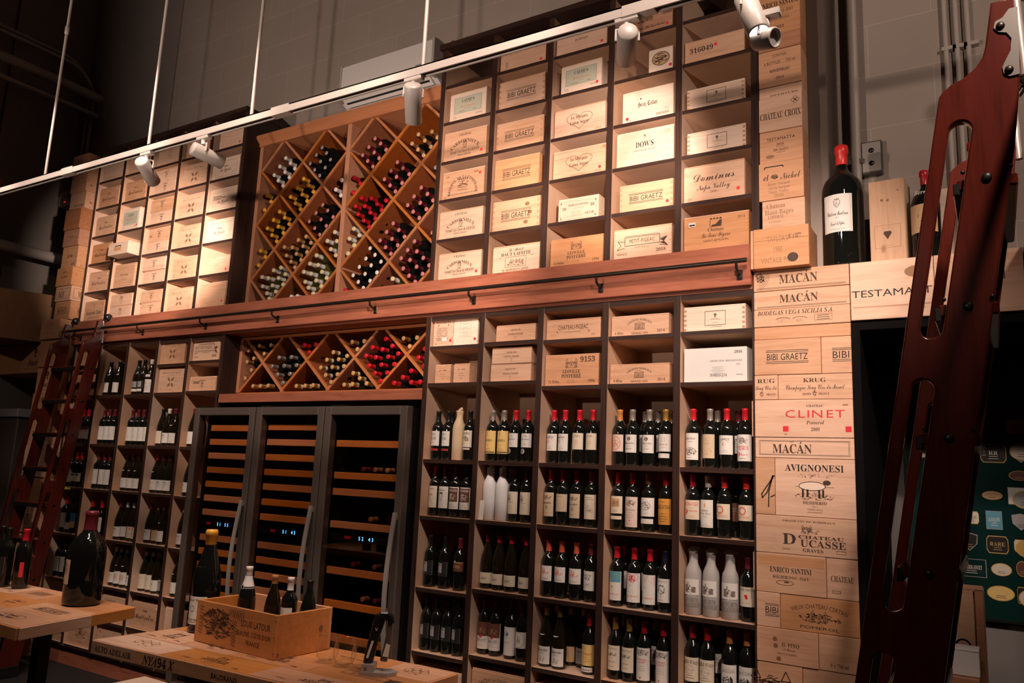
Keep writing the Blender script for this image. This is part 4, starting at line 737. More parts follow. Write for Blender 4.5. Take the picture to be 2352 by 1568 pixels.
 tallc=(.02, .13, 70, 'paper_cream', lambda P, w, h: (P.bars(0, h*.3, w*.6, 2, h*.1, .0014), P.bars(0, -h*.1, w*.4, 2, h*.12, .001))), crestw=(.02, .1, 70, 'paper_white', lambda P, w, h: (P.crest(0, h*.1, h*.3), P.bars(0, -h*.3, w*.6, 1, .01, .0014))), greyl=(.03, .11, 70, 'paper_grey', l_lines()),
 montrose=(.17, .36, 46, 'paper_white', lambda P, w, h: (P.rect(0, 0, w*.93, h*.94, .0012, 'ink_grey'), P.crest(0, h*.26, h*.26, 'ink_grey', 3), P.t('Château Montrose', 0, .0, h*.12, 'C', 'ink_black', w=w*.76), P.t('2016', 0, -h*.12, h*.03, 'S'), P.t('Saint-Estèphe', 0, -h*.27, h*.1, 'C', 'ink_black', w=w*.5), P.bars(0, -h*.42, w*.8, 1, .01, .0015, 'ink_grey'))),
)
CAPNAME = dict(W='white', K='black', Y='yellow', R='red', F='bright-red', D='maroon', S='silver', G='gold', O='orange', B='bronze', N='navy', P='pink', T='tan', C='copper-red')
LABNAME = dict(goat='goat-drawing label', caymw='bull-drawing label', caym='yellow label', seal='grey-sealed white label', cut='clipped white label', cream='cream label', pinkoval='pink oval label', crest='white medallion label', white='plain white label',
 strip='barcoded white label', estate='tall landscape label', old='stained cream label', petrus='red-lettered white label', script='handwritten label', portrait='line-portrait label', brown='brown picture label', cutcream='clipped cream label',
 barton='stained engraved label', oldplain='stained plain label', barton2='beige engraved label', lafite='tan vignette label', tallengr='tall pinkish label', round='round-cornered white label', orange='orange label', figeac='red-seal cream label', tour='tall white label',
 petitf='orange-ring label', brownp='brown label', dark='black framed label', brownband='brown band label', colgin='low cream label', pagoda='pink pagoda label', pez='black-lettered label', artblue='blue-green painted label', artred='red-loop painted label',
 artpink='red-wash painted label', nlabel='black shield label', cheval='red-crest label', napa='brown-and-white label', opus='blue-blot label', ovalw='oval white label', ladou='blackletter label', neck='dark label', browny='tan label', browng='grey label', yquem='orange-yellow label',
 clark='cream skyline label', talbot='red-lettered engraved label', sales='wide cream label', lanes='black-medallion label', wax='red-dotted label', grey='grey portrait label', fancy='ornate white label', pinkl='pinkish label', whitel='sketch label', tallw='tall white label',
 goldmark='gold-marked label', shortw='short white label', shortcream='short cream label', medal='medallioned white label', greenmark='stamp label', reddot='red-spot label', lower='low white label', blueyel='blue-and-yellow label', tallcream='tall cream label', framed='framed white label',
 redtop='red-cornered label', tanl='arched tan label', redpic='red-picture label', tallc='tall cream label', crestw='crested label', greyl='grey label')

# ---- measured layout (metres)
RU = [('W',-4.707,4.03,[(-4.666,4.087),(-4.606,4.034),(-4.725,4.027),(-4.55,3.978),(-4.659,3.969),(-4.782,3.965),(-4.602,3.914),(-4.728,3.91),(-4.666,3.853)]),('K',-4.24,4.03,[(-4.265,4.096),(-4.213,4.042),(-4.321,4.046),(-4.166,3.98),(-4.269,3.984),(-4.38,3.987),(-4.214,3.925),(-4.325,3.927),(-4.265,3.87)]),('Y',-4.94,3.8,[(-4.847,3.805),(-4.788,3.744),(-4.854,3.684)]),('Y',-4.4735,3.8,[(-4.44,3.875),(-4.384,3.814),(-4.505,3.812),(-4.321,3.752),(-4.442,3.75),(-4.569,3.75),(-4.38,3.687),(-4.509,3.688),(-4.446,3.63)]),('W',-4.01,3.8,[(-4.032,3.796),(-4.085,3.731),(-4.028,3.676)]),('P',-4.24,3.57,[(-4.204,3.628),(-4.148,3.575),(-4.268,3.573),(-4.086,3.516),(-4.209,3.514),(-4.333,3.516),(-4.149,3.456),(-4.268,3.454),(-4.209,3.395)]),('Y',-4.707,3.57,[(-4.677,3.644),(-4.613,3.587),(-4.738,3.585),(-4.555,3.527),(-4.676,3.523),(-4.8,3.524),(-4.612,3.463),(-4.74,3.461),(-4.678,3.402)]),('Y',-4.94,3.35,[(-4.853,3.347),(-4.791,3.29),(-4.86,3.23)]),('T',-4.4735,3.35,[(-4.355,3.401),(-4.436,3.383),(-4.298,3.345),(-4.379,3.328),(-4.496,3.332),(-4.584,3.345),(-4.33,3.275),(-4.444,3.275),(-4.552,3.274),(-4.386,3.22),(-4.496,3.219),(-4.447,3.168)]),('C',-4.01,3.35,[(-4.059,3.397),(-4.128,3.338),(-4.031,3.325),(-4.086,3.27),(-4.03,3.217)]),('C',-4.707,3.12,[(-4.603,3.184),(-4.682,3.171),(-4.548,3.127),(-4.619,3.103),(-4.735,3.114),(-4.807,3.129),(-4.559,3.046),(-4.68,3.05),(-4.791,3.053),(-4.635,2.997),(-4.733,2.992),(-4.701,2.946)]),('C',-4.24,3.12,[(-4.229,3.239),(-4.29,3.181),(-4.205,3.162),(-4.347,3.124),(-4.269,3.102),(-4.157,3.105),(-4.103,3.053),(-4.21,3.045),(-4.323,3.045),(-4.151,2.995),(-4.284,2.997),(-4.229,2.946)]),('W',-4.4735,2.9,[(-4.457,2.942),(-4.392,2.941)]),('D',-3.755,4.03,[(-3.729,4.063),(-3.672,4.013),(-3.783,4.008),(-3.613,3.954),(-3.727,3.955),(-3.839,3.955),(-3.675,3.901),(-3.785,3.9),(-3.729,3.846)]),('B',-3.29,4.03,[(-3.206,4.009),(-3.324,4.013),(-3.153,3.956),(-3.264,3.956),(-3.376,3.955),(-3.206,3.898),(-3.319,3.9),(-3.265,3.846)]),('R',-3.98,3.8,[(-3.912,3.794),(-3.842,3.738),(-3.904,3.679)]),('D',-3.52,3.8,[(-3.499,3.838),(-3.444,3.785),(-3.553,3.784),(-3.382,3.729),(-3.498,3.729),(-3.609,3.73),(-3.442,3.674),(-3.552,3.674),(-3.498,3.62)]),('K',-3.057,3.8,[(-3.153,3.738)]),('R',-3.755,3.57,[(-3.821,3.626),(-3.724,3.607),(-3.582,3.568),(-3.665,3.555),(-3.873,3.57),(-3.782,3.557),(-3.616,3.502),(-3.724,3.5),(-3.842,3.504),(-3.67,3.447),(-3.781,3.449),(-3.723,3.391)]),('D',-3.29,3.57,[(-3.267,3.612),(-3.209,3.557),(-3.325,3.557),(-3.156,3.502),(-3.267,3.502),(-3.377,3.502),(-3.21,3.448),(-3.325,3.447),(-3.267,3.393)]),('C',-3.98,3.35,[(-3.871,3.398),(-3.812,3.342),(-3.907,3.328),(-3.854,3.271),(-3.909,3.216)]),('D',-3.52,3.35,[(-3.497,3.386),(-3.442,3.331),(-3.552,3.331),(-3.386,3.275),(-3.498,3.274),(-3.607,3.276),(-3.442,3.221),(-3.552,3.22),(-3.498,3.166)]),('D',-3.057,3.35,[(-3.145,3.273)]),('V',-3.755,3.12,[(-3.695,3.229),(-3.644,3.175),(-3.727,3.157),(-3.584,3.119),(-3.673,3.102),(-3.784,3.102),(-3.613,3.044),(-3.724,3.045),(-3.837,3.046),(-3.672,2.99),(-3.783,2.992),(-3.73,2.943)]),('M',-3.29,3.12,[(-3.295,3.231),(-3.35,3.176),(-3.269,3.157),(-3.21,3.105),(-3.403,3.124),(-3.324,3.103),(-3.154,3.047),(-3.263,3.049),(-3.379,3.049),(-3.206,2.993),(-3.323,2.993),(-3.266,2.943)]),('C',-3.52,2.9,[(-3.47,2.986)]),('R',-3.97,2.9,[(-3.906,2.943)])]
RL = [('B',-4.94,2.45,[(-4.875,2.549),(-4.807,2.484),(-4.879,2.459),(-4.82,2.393),(-4.88,2.332)]),('B',-4.71,2.65,[(-4.758,2.581),(-4.63,2.58),(-4.694,2.516)]),('S',-4.477,2.45,[(-4.528,2.479),(-4.397,2.478),(-4.597,2.416),(-4.465,2.415),(-4.335,2.415),(-4.528,2.351),(-4.397,2.352),(-4.463,2.287)]),('T',-4.71,2.23,[(-4.786,2.27),(-4.703,2.269),(-4.617,2.27)]),('R',-4.24,2.65,[(-4.272,2.562),(-4.159,2.561),(-4.218,2.506)]),('G',-4.01,2.45,[(-3.972,2.495),(-3.837,2.463),(-4.03,2.443),(-3.915,2.442),(-4.083,2.389),(-3.971,2.389),(-3.858,2.39),(-4.029,2.333),(-3.914,2.334),(-3.971,2.28)]),('G',-4.24,2.23,[(-4.316,2.261),(-4.226,2.261),(-4.147,2.263)]),('B',-3.773,2.65,[(-3.798,2.561),(-3.687,2.56),(-3.744,2.506)]),('G',-3.773,2.23,[(-3.766,2.339),(-3.702,2.301),(-3.843,2.26),(-3.766,2.262),(-3.636,2.264)]),('R',-3.54,2.45,[(-3.491,2.566),(-3.607,2.513),(-3.517,2.495),(-3.431,2.515),(-3.661,2.457),(-3.571,2.442),(-3.46,2.442),(-3.374,2.459),(-3.626,2.386),(-3.516,2.389),(-3.401,2.388),(-3.568,2.333),(-3.459,2.332),(-3.514,2.277)]),('B',-3.308,2.65,[(-3.335,2.561),(-3.22,2.559),(-3.277,2.503)]),('R',-3.308,2.23,[(-3.253,2.339),(-3.32,2.298),(-3.392,2.261),(-3.247,2.263),(-3.173,2.263)]),('R',-3.07,2.45,[(-3.148,2.48),(-3.199,2.425),(-3.147,2.369)])]
SBD = [['R',0,1.766,-2.993,'b','K','goat',0],['R',0,1.766,-2.905,'b','K','goat',0],['R',0,1.766,-2.92,'b','K','-',1],['R',0,1.766,-2.804,'wrapk','-','-',0],['R',0,1.766,-2.715,'b','K','caymw',0],['R',1,1.766,-2.57,'b','S','caym',0],['R',1,1.766,-2.472,'b','S','caym',0],['R',1,1.766,-2.557,'b','S','-',1],['R',1,1.766,-2.459,'b','S','-',1],['R',1,1.766,-2.382,'b','R','seal',0],['R',1,1.766,-2.301,'b','R','seal',0],['R',2,1.766,-2.157,'b','R','cut',0],['R',2,1.766,-2.062,'b','R','cut',0],['R',2,1.766,-2.155,'b','D','-',1],['R',2,1.766,-1.967,'b','R','cream',0],['R',2,1.766,-1.882,'b','R','cream',0],['R',3,1.766,-1.739,'b','O','pinkoval',0],['R',3,1.766,-1.652,'b','S','crest',0],['R',3,1.766,-1.554,'b','S','crest',0],['R',3,1.766,-1.646,'b','S','white',1],['R',3,1.766,-1.614,'b','S','white',1],['R',3,1.766,-1.55,'b','S','white',1],['R',3,1.766,-1.522,'b','G','white',1],['R',3,1.766,-1.461,'b','G','strip',0],['R',4,1.766,-1.318,'b','R','estate',0],['R',4,1.766,-1.228,'b','S','old',0],['R',4,1.766,-1.218,'b','S','-',1],['R',4,1.766,-1.14,'b','R','cut',0],['R',4,1.766,-1.112,'b','D','white',1],['R',4,1.766,-1.048,'b','R','petrus',0],['R',0,1.43,-2.981,'b','R','script',0],['R',0,1.43,-2.882,'b','D','portrait',0],['R',0,1.43,-2.983,'b','D','-',1],['R',0,1.43,-2.789,'b','D','brown',0],['R',0,1.43,-2.721,'b','K','brown',0],['R',1,1.43,-2.55,'wrapw','-','-',0],['R',1,1.43,-2.463,'wrapw','-','-',0],['R',1,1.43,-2.454,'wrapw','-','-',1],['R',1,1.43,-2.381,'b','D','cutcream',0],['R',1,1.43,-2.292,'b','D','cutcream',0],['R',2,1.43,-2.152,'b','R','barton',0],['R',2,1.43,-2.056,'b','R','oldplain',0],['R',2,1.43,-1.971,'b','R','barton',0],['R',2,1.43,-1.883,'b','P','barton2',0],['R',3,1.43,-1.737,'b','R','lafite',0],['R',3,1.43,-1.643,'b','R','tallengr',0],['R',3,1.43,-1.555,'b','B','round',0],['R',3,1.43,-1.457,'b','R','orange',0],['R',4,1.43,-1.329,'b','R','figeac',0],['R',4,1.43,-1.248,'b','W','tour',0],['R',4,1.43,-1.241,'b','W','-',1],['R',4,1.43,-1.152,'b','F','petitf',0],['R',4,1.43,-1.128,'b','D','brownp',1],['R',4,1.43,-1.045,'b','F','petitf',0],['R',0,1.008,-2.973,'b','K','dark',0],['R',0,1.008,-2.847,'b','K','dark',0],['R',0,1.008,-2.946,'b','K','-',1],['R',0,1.008,-2.831,'b','K','-',1],['R',0,1.008,-2.734,'b','D','brownband',0],['R',1,1.045,-2.569,'u','R','colgin',0],['R',1,1.045,-2.473,'u','R','colgin',0],['R',1,1.045,-2.374,'u','R','colgin',0],['R',1,1.045,-2.455,'u','R','-',1],['R',1,1.045,-2.359,'u','R','-',1],['R',1,1.045,-2.277,'u','R','colgin',0],['R',2,1.045,-2.147,'b','C','pagoda',0],['R',2,1.045,-2.051,'b','C','pagoda',0],['R',2,1.045,-1.961,'b','C','pagoda',0],['R',2,1.045,-1.947,'b','C','-',1],['R',2,1.045,-1.876,'b','D','pez',0],['R',3,1.045,-1.731,'b','R','artblue',0],['R',3,1.045,-1.727,'b','R','white',1],['R',3,1.045,-1.628,'b','R','artred',0],['R',3,1.045,-1.621,'b','R','white',1],['R',3,1.045,-1.54,'b','R','artpink',0],['R',3,1.045,-1.536,'b','R','-',1],['R',3,1.045,-1.457,'b','N','nlabel',0],['R',4,1.055,-1.31,'wrapg','-','forts',0],['R',4,1.055,-1.221,'wrapg','-','forts',0],['R',4,1.055,-1.126,'wrapg','-','forts',0],['R',4,1.055,-1.041,'b','D','cheval',0],['R',0,0.647,-2.992,'b','K','dark',0],['R',0,0.647,-2.899,'b','K','dark',0],['R',0,0.647,-2.801,'b','K','dark',0],['R',0,0.647,-2.717,'b','K','dark',0],['R',1,0.685,-2.557,'b','D','napa',0],['R',1,0.685,-2.465,'b','D','napa',0],['R',1,0.685,-2.362,'b','D','opus',0],['R',1,0.685,-2.285,'b','D','ovalw',0],['R',2,0.683,-2.164,'u','G','ladou',0],['R',2,0.683,-2.15,'u','G','neck',1],['R',2,0.683,-2.054,'u','G','ladou',0],['R',2,0.683,-2.031,'u','G','browny',1],['R',2,0.683,-1.978,'u','G','browng',1],['R',2,0.683,-1.873,'b','R','yquem',0],['R',3,0.687,-1.745,'b','G','clark',0],['R',3,0.687,-1.747,'b','G','-',1],['R',3,0.687,-1.653,'b','G','clark',0],['R',3,0.687,-1.66,'b','G','-',1],['R',3,0.687,-1.567,'b','R','talbot',0],['R',3,0.687,-1.547,'b','G','white',1],['R',3,0.687,-1.465,'b','R','talbot',0],['R',4,0.7,-1.33,'b','R','sales',0],['R',4,0.7,-1.25,'b','R','sales',0],['R',4,0.7,-1.226,'b','O','white',1],['R',4,0.7,-1.131,'b','O','lanes',0],['R',4,0.7,-1.125,'b','O','-',1],['R',4,0.7,-1.05,'b','O','lanes',0],['L',1,2.213,-6.57,'u','K','wax',0],['L',1,2.213,-6.453,'u','K','wax',0],['L',1,2.213,-6.673,'u','K','-',1],['L',1,2.213,-6.538,'u','K','-',1],['L',2,2.213,-6.194,'u','K','grey',0],['L',2,2.213,-6.094,'u','K','grey',0],['L',2,2.213,-5.993,'u','W','fancy',0],['L',0,1.796,-7.059,'b','R','pinkl',0],['L',0,1.796,-6.967,'b','R','pinkl',0],['L',0,1.796,-6.87,'b','R','pinkl',0],['L',0,1.796,-6.797,'b','R','whitel',0],['L',1,1.795,-6.624,'b','D','whitel',0],['L',1,1.795,-6.524,'b','D','whitel',0],['L',1,1.795,-6.426,'b','D','whitel',0],['L',2,1.791,-6.209,'b','D','whitel',0],['L',2,1.791,-6.115,'b','D','whitel',0],['L',2,1.791,-6.038,'b','D','whitel',0],['L',2,1.791,-5.97,'b','D','whitel',0],['L',3,1.796,-5.789,'u','K','goldmark',0],['L',3,1.796,-5.685,'u','W','shortw',0],['L',3,1.796,-5.581,'u','D','medal',0],['L',4,1.794,-5.391,'u','D','greenmark',0],['L',4,1.794,-5.302,'u','D','shortw',0],['L',0,1.42,-7.096,'b','K','tallw',0],['L',0,1.42,-6.978,'b','R','shortcream',0],['L',0,1.42,-6.871,'b','R','shortcream',0],['L',1,1.42,-6.658,'b','D','tallw',0],['L',1,1.42,-6.528,'b','D','tallw',0],['L',1,1.42,-6.41,'b','D','tallw',0],['L',2,1.423,-6.218,'u','D','medal',0],['L',2,1.423,-6.124,'u','D','medal',0],['L',2,1.423,-6.019,'u','D','medal',0],['L',3,1.424,-5.814,'u','R','medal',0],['L',3,1.424,-5.711,'u','D','shortw',0],['L',3,1.424,-5.606,'u','D','shortw',0],['L',4,1.419,-5.373,'u','R','reddot',0],['L',0,1.031,-7.069,'b','R','tallw',0],['L',0,1.031,-6.937,'u','K','lower',0],['L',0,1.031,-6.829,'b','K','blueyel',0],['L',1,1.026,-6.631,'b','R','tallw',0],['L',1,1.026,-6.674,'b','R','-',1],['L',1,1.026,-6.429,'b','R','tallcream',0],['L',2,1.03,-6.228,'u','D','shortw',0],['L',2,1.03,-6.139,'u','W','framed',0],['L',2,1.03,-6.031,'u','W','redtop',0],['L',2,1.03,-5.958,'u','R','redtop',0],['L',3,1.036,-5.79,'u','D','shortw',0],['L',3,1.036,-5.691,'u','T','tanl',0],['L',3,1.036,-5.588,'u','D','medal',0],['L',4,1.034,-5.382,'u','T','shortw',0],['L',0,0.662,-7.067,'b','K','tallw',0],['L',0,0.662,-6.975,'b','K','tallw',0],['L',0,0.662,-6.868,'b','K','dark',0],['L',1,0.662,-6.638,'b','K','tallw',0],['L',1,0.662,-6.511,'b','K','tallw',0],['L',1,0.662,-6.363,'b','K','tallw',0],['L',2,0.669,-6.212,'u','W','shortw',0],['L',2,0.669,-6.119,'u','S','redpic',0],['L',2,0.669,-6.026,'u','S','redpic',0],['L',2,0.669,-5.952,'u','S','shortw',0],['L',3,0.671,-5.768,'u','S','tallc',0],['L',3,0.671,-5.681,'u','S','tallc',0],['L',3,0.671,-5.597,'u','T','crestw',0],['L',3,0.671,-5.539,'u','S','greyl',0],['L',4,0.675,-5.359,'u','K','medal',0]]
CRD = [['UR',0,3.965,-2.963,-2.676,0.203,'caymus','s'],['UR',0,3.69,-2.998,-2.655,0.205,'carb','d'],['UR',0,3.426,-3.002,-2.661,0.194,'comtesse','d'],['UR',0,3.163,-2.995,-2.652,0.191,'carb',''],['UR',0,2.893,-2.974,-2.647,0.174,'carb','d'],['UR',1,4.224,-2.593,-2.242,0.124,'lowmark','d'],['UR',1,3.963,-2.579,-2.241,0.197,'bibi',''],['UR',1,3.688,-2.584,-2.24,0.185,'bibi',''],['UR',1,3.427,-2.599,-2.257,0.203,'bibi',''],['UR',1,3.161,-2.602,-2.243,0.196,'bibi','k'],['UR',1,2.893,-2.565,-2.235,0.174,'haut',''],['UR',2,4.222,-2.185,-1.826,0.16,'ix','d'],['UR',2,3.963,-2.127,-1.856,0.19,'caymus','sd'],['UR',2,3.687,-2.162,-1.825,0.184,'calon',''],['UR',2,3.425,-2.163,-1.821,0.183,'calon','d'],['UR',2,3.159,-2.114,-1.854,0.141,'harlan',''],['UR',2,2.893,-2.163,-1.823,0.171,'leoville',''],['UR',3,4.218,-1.756,-1.423,0.158,'mouton','d'],['UR',3,3.959,-1.562,-1.418,0.15,'seal','d'],['UR',3,3.688,-1.717,-1.413,0.195,'heitz','D'],['UR',3,3.421,-1.75,-1.411,0.213,'dows',''],['UR',3,3.161,-1.724,-1.411,0.163,'bibi','d'],['UR',3,2.893,-1.756,-1.418,0.176,'petitfig',''],['UR',4,3.962,-1.369,-1.022,0.137,'num','m'],['UR',4,3.688,-1.335,-1.021,0.124,'square','p'],['UR',4,3.428,-1.335,-1.019,0.135,'square','p'],['UR',4,3.16,-1.356,-1.025,0.206,'dominus','d'],['UR',4,2.893,-1.353,-1.007,0.193,'tourfig',''],['UL',0,4.245,-7.062,-6.7,0.208,'plain',''],['UL',0,3.968,-7.028,-6.709,0.198,'mont',''],['UL',0,3.694,-7.012,-6.701,0.193,'mont',''],['UL',0,3.43,-7.059,-6.711,0.191,'mont',''],['UL',0,3.165,-7.02,-6.704,0.194,'mont',''],['UL',0,2.893,-7.074,-6.704,0.186,'connetable','d'],['UL',1,4.244,-6.622,-6.333,0.202,'plain',''],['UL',1,3.965,-6.605,-6.295,0.193,'mont',''],['UL',1,3.689,-6.607,-6.343,0.208,'caymus','sd'],['UL',1,3.426,-6.543,-6.187,0.111,'hole','f'],['UL',1,3.158,-6.624,-6.303,0.22,'walker',''],['UL',1,2.893,-6.607,-6.279,0.108,'vase','+'],['UL',1,3.001,-6.612,-6.289,0.105,'vase','^'],['UL',2,4.244,-6.162,-5.869,0.15,'lowmark2',''],['UL',2,3.96,-6.163,-5.868,0.125,'smallcrest','+'],['UL',2,4.085,-6.172,-5.87,0.108,'smallcrest','^'],['UL',2,3.688,-6.173,-5.87,0.122,'smallcrest','+'],['UL',2,3.81,-6.19,-5.872,0.116,'smallcrest','^'],['UL',2,3.427,-6.169,-5.873,0.112,'smallcrest','+'],['UL',2,3.539,-6.18,-5.874,0.121,'smallcrest','^'],['UL',2,3.16,-6.171,-5.876,0.119,'smallcrest','+'],['UL',2,3.279,-6.186,-5.878,0.112,'smallcrest','^'],['UL',2,2.893,-6.168,-5.87,0.106,'smallcrest','+'],['UL',2,2.999,-6.176,-5.878,0.107,'smallcrest','^'],['UL',3,4.24,-5.763,-5.463,0.166,'plain',''],['UL',3,3.963,-5.779,-5.47,0.207,'rosette',''],['UL',3,3.688,-5.807,-5.465,0.211,'rosette',''],['UL',3,3.424,-5.746,-5.474,0.2,'rosette',''],['UL',3,3.16,-5.768,-5.473,0.194,'rosette',''],['UL',3,2.893,-5.795,-5.473,0.194,'rosette',''],['UL',4,4.241,-5.33,-5.046,0.163,'dotmark','d'],['UL',4,3.963,-5.391,-5.05,0.184,'pointe',''],['UL',4,3.691,-5.386,-5.053,0.198,'pointe','m'],['UL',4,3.424,-5.386,-5.058,0.196,'pointe',''],['UL',4,3.159,-5.356,-5.054,0.15,'faint','d'],['UL',4,2.893,-5.402,-5.071,0.205,'plain','d'],['LR',0,2.464,-3.021,-2.835,0.181,'opus','d'],['LR',0,2.464,-2.833,-2.649,0.187,'textbox','d'],['LR',0,2.232,-2.957,-2.838,0.119,'small',''],['LR',0,2.232,-2.809,-2.691,0.119,'small',''],['LR',1,2.474,-2.515,-2.242,0.102,'palmer',''],['LR',1,2.232,-2.54,-2.264,0.107,'palmer','+'],['LR',1,2.339,-2.535,-2.262,0.096,'palmer','^'],['LR',2,2.46,-2.166,-1.824,0.119,'figeac',''],['LR',2,2.197,-2.175,-1.832,0.18,'leoville','m'],['LR',3,2.459,-1.776,-1.429,0.115,'margaux',''],['LR',3,2.199,-1.769,-1.421,0.108,'margaux',''],['LR',4,2.461,-1.348,-1.028,0.133,'square','p'],['LR',4,2.198,-1.345,-1.022,0.176,'carton','w'],['LL',3,2.453,-5.808,-5.473,0.196,'rosette',''],['LL',3,2.221,-5.782,-5.466,0.203,'rosette',''],['LL',4,2.465,-5.388,-5.059,0.184,'petitfig',''],['LL',4,2.227,-5.378,-5.06,0.114,'smallcrest','m']]
PILLAR = [
 (-0.945, -0.732, 4.278, 4.55, 0.012, 'plain', 'pine_orange', 'topmost reddish crate of the narrow upper pillar'),
 (-0.945, -0.732, 4.008, 4.278, 0.006, 'santini2', 'pine_orange', 'crate with stacked serif lines near the top of the narrow upper pillar'),
 (-0.945, -0.732, 3.918, 4.008, 0.0, 'plain', 'pine_red', 'thin knotty board crate below the white lamp on the narrow upper pillar'),
 (-0.945, -0.732, 3.718, 3.918, 0.004, 'monte', 'pine_orange', 'crate listing bottle count, second print down on the narrow upper pillar'),
 (-0.945, -0.732, 3.657, 3.718, 0.008, 'overture', 'pine', 'crate with one wide word along its bottom edge on the narrow upper pillar'),
 (-0.945, -0.732, 3.475, 3.657, 0.0, 'croix', 'pine', 'crate with clover emblem above capitals on the narrow upper pillar'),
 (-0.945, -0.732, 3.305, 3.475, 0.006, 'testa', 'pine_orange', 'crate with bold capitals over a year on the narrow upper pillar'),
 (-0.95, -0.73, 3.105, 3.305, 0.0, 'nickel', 'pine_orange', 'crate with handle slot and handwritten script on the narrow upper pillar'),
 (-0.935, -0.728, 2.945, 3.105, 0.004, 'bages', 'pine', 'crate with faded cut-off lettering on the narrow upper pillar'),
 (-0.965, -0.702, 2.742, 2.945, -0.055, 'taylor', 'pine_orange', 'protruding crate with a year and black scrawl at the foot of the narrow upper pillar'),
 (-0.98, -0.537, 2.64, 2.742, 0.0, 'macan3', 'pine', 'topmost crate with arcs beside large thin capitals on the wide pillar'),
 (-0.98, -0.537, 2.548, 2.64, 0.003, 'macan', 'pine', 'second crate down with thin capitals and double line on the wide pillar'),
 (-0.98, -0.537, 2.46, 2.548, 0.0, 'vega', 'pine_orange', 'crate with italic heading and two wings on the wide pillar'),
 (-0.98, -0.537, 2.398, 2.46, 0.004, 'plain', 'pine_orange', 'grained unprinted crate of the wide pillar'),
 (-0.98, -0.67, 2.223, 2.398, 0.0, 'bibi', 'pine', 'crate with double-ruled black capitals on the wide pillar'),
 (-0.67, -0.537, 2.223, 2.398, 0.003, 'bibicut', 'pine', 'cut pale crate with half of the double-ruled capitals on the wide pillar'),
 (-0.98, -0.869, 2.103, 2.223, 0.0, 'krugcut', 'pine', 'narrow cut crate with script and small crest on the wide pillar'),
 (-0.869, -0.537, 2.103, 2.223, 0.003, 'krug', 'pine', 'crate with script line over small crest on the wide pillar'),
 (-0.98, -0.537, 1.924, 2.103, 0.0, 'clinet', 'pine', 'crate with wide red capitals and two red squares on the wide pillar'),
 (-0.98, -0.537, 1.827, 1.924, 0.003, 'macan2', 'pine', 'crate with thin capitals inside a double frame on the wide pillar'),
 (-0.98, -0.889, 1.562, 1.827, 0.0, 'sig', 'pine', 'narrow cut crate with sweeping signature on the wide pillar'),
 (-0.889, -0.537, 1.562, 1.827, 0.003, 'avig', 'pine', 'large crate with engraved ox on the wide pillar'),
 (-0.98, -0.537, 1.389, 1.562, 0.0, 'ducasse', 'pine', 'crate with villa and huge initial letter on the wide pillar'),
 (-0.98, -0.67, 1.211, 1.389, 0.0, 'santini', 'pine', 'crate with orange stripe behind serif capitals on the wide pillar'),
 (-0.67, -0.537, 1.211, 1.389, 0.003, 'chateau', 'pine', 'narrow pale crate with one cut word on the wide pillar'),
 (-0.98, -0.873, 1.057, 1.211, 0.0, 'bibicut', 'pine', 'narrow cut crate with half a ruled word, low on the wide pillar'),
 (-0.873, -0.537, 1.057, 1.211, 0.003, 'certan', 'pine_orange', 'orange crate with engraved long mansion on the wide pillar'),
 (-0.98, -0.71, 0.904, 1.057, -0.004, 'pino', 'pine_orange', 'knotty orange crate with small serif name, low on the wide pillar'),
 (-0.71, -0.537, 0.904, 1.057, 0.0, '750', 'pine', 'crate with only a bottle size, low on the wide pillar'),
 (-0.98, -0.78, 0.704, 0.904, 0.0, 'houseprint', 'pine_orange', 'crate with cut farmhouse print near the foot of the wide pillar'),
 (-0.78, -0.537, 0.704, 0.904, 0.003, 'rosesm', 'pine', 'pale crate with round rose stamp near the foot of the wide pillar'),
 (-0.98, -0.537, 0.001, 0.704, 0.0, 'plain', 'pine', 'lowest crate of the wide pillar'),
 (-0.535, -0.19, 2.466, 2.742, 0.0, 'bigtesta', 'pine', 'header crate with wide black capitals above the recess'),
 (-0.188, 0.147, 2.466, 2.742, 0.003, 'santini', 'pine', 'header crate half hidden behind the near ladder'),
 (0.149, 0.228, 2.466, 2.742, -0.03, 'plain', 'pine_orange', 'end crate of the header at the picture edge'),
]
STILE = [(-0.4911150000000001,0.02),(-0.0735,2.551),(-0.0665,2.5901),(-0.0593,2.6008),(-0.0419,2.6152),(-0.0165,2.6255),(0.0089,2.6458),(0.0229,2.6666),(0.0289,2.6896),(0.0385,2.7506),(0.0447,2.7933),(0.0808,2.7947),(0.09,2.7908),(0.0936,2.6351),(0.0794,2.5047),(0.0711,2.4407),(-0.32226375,0.02)]
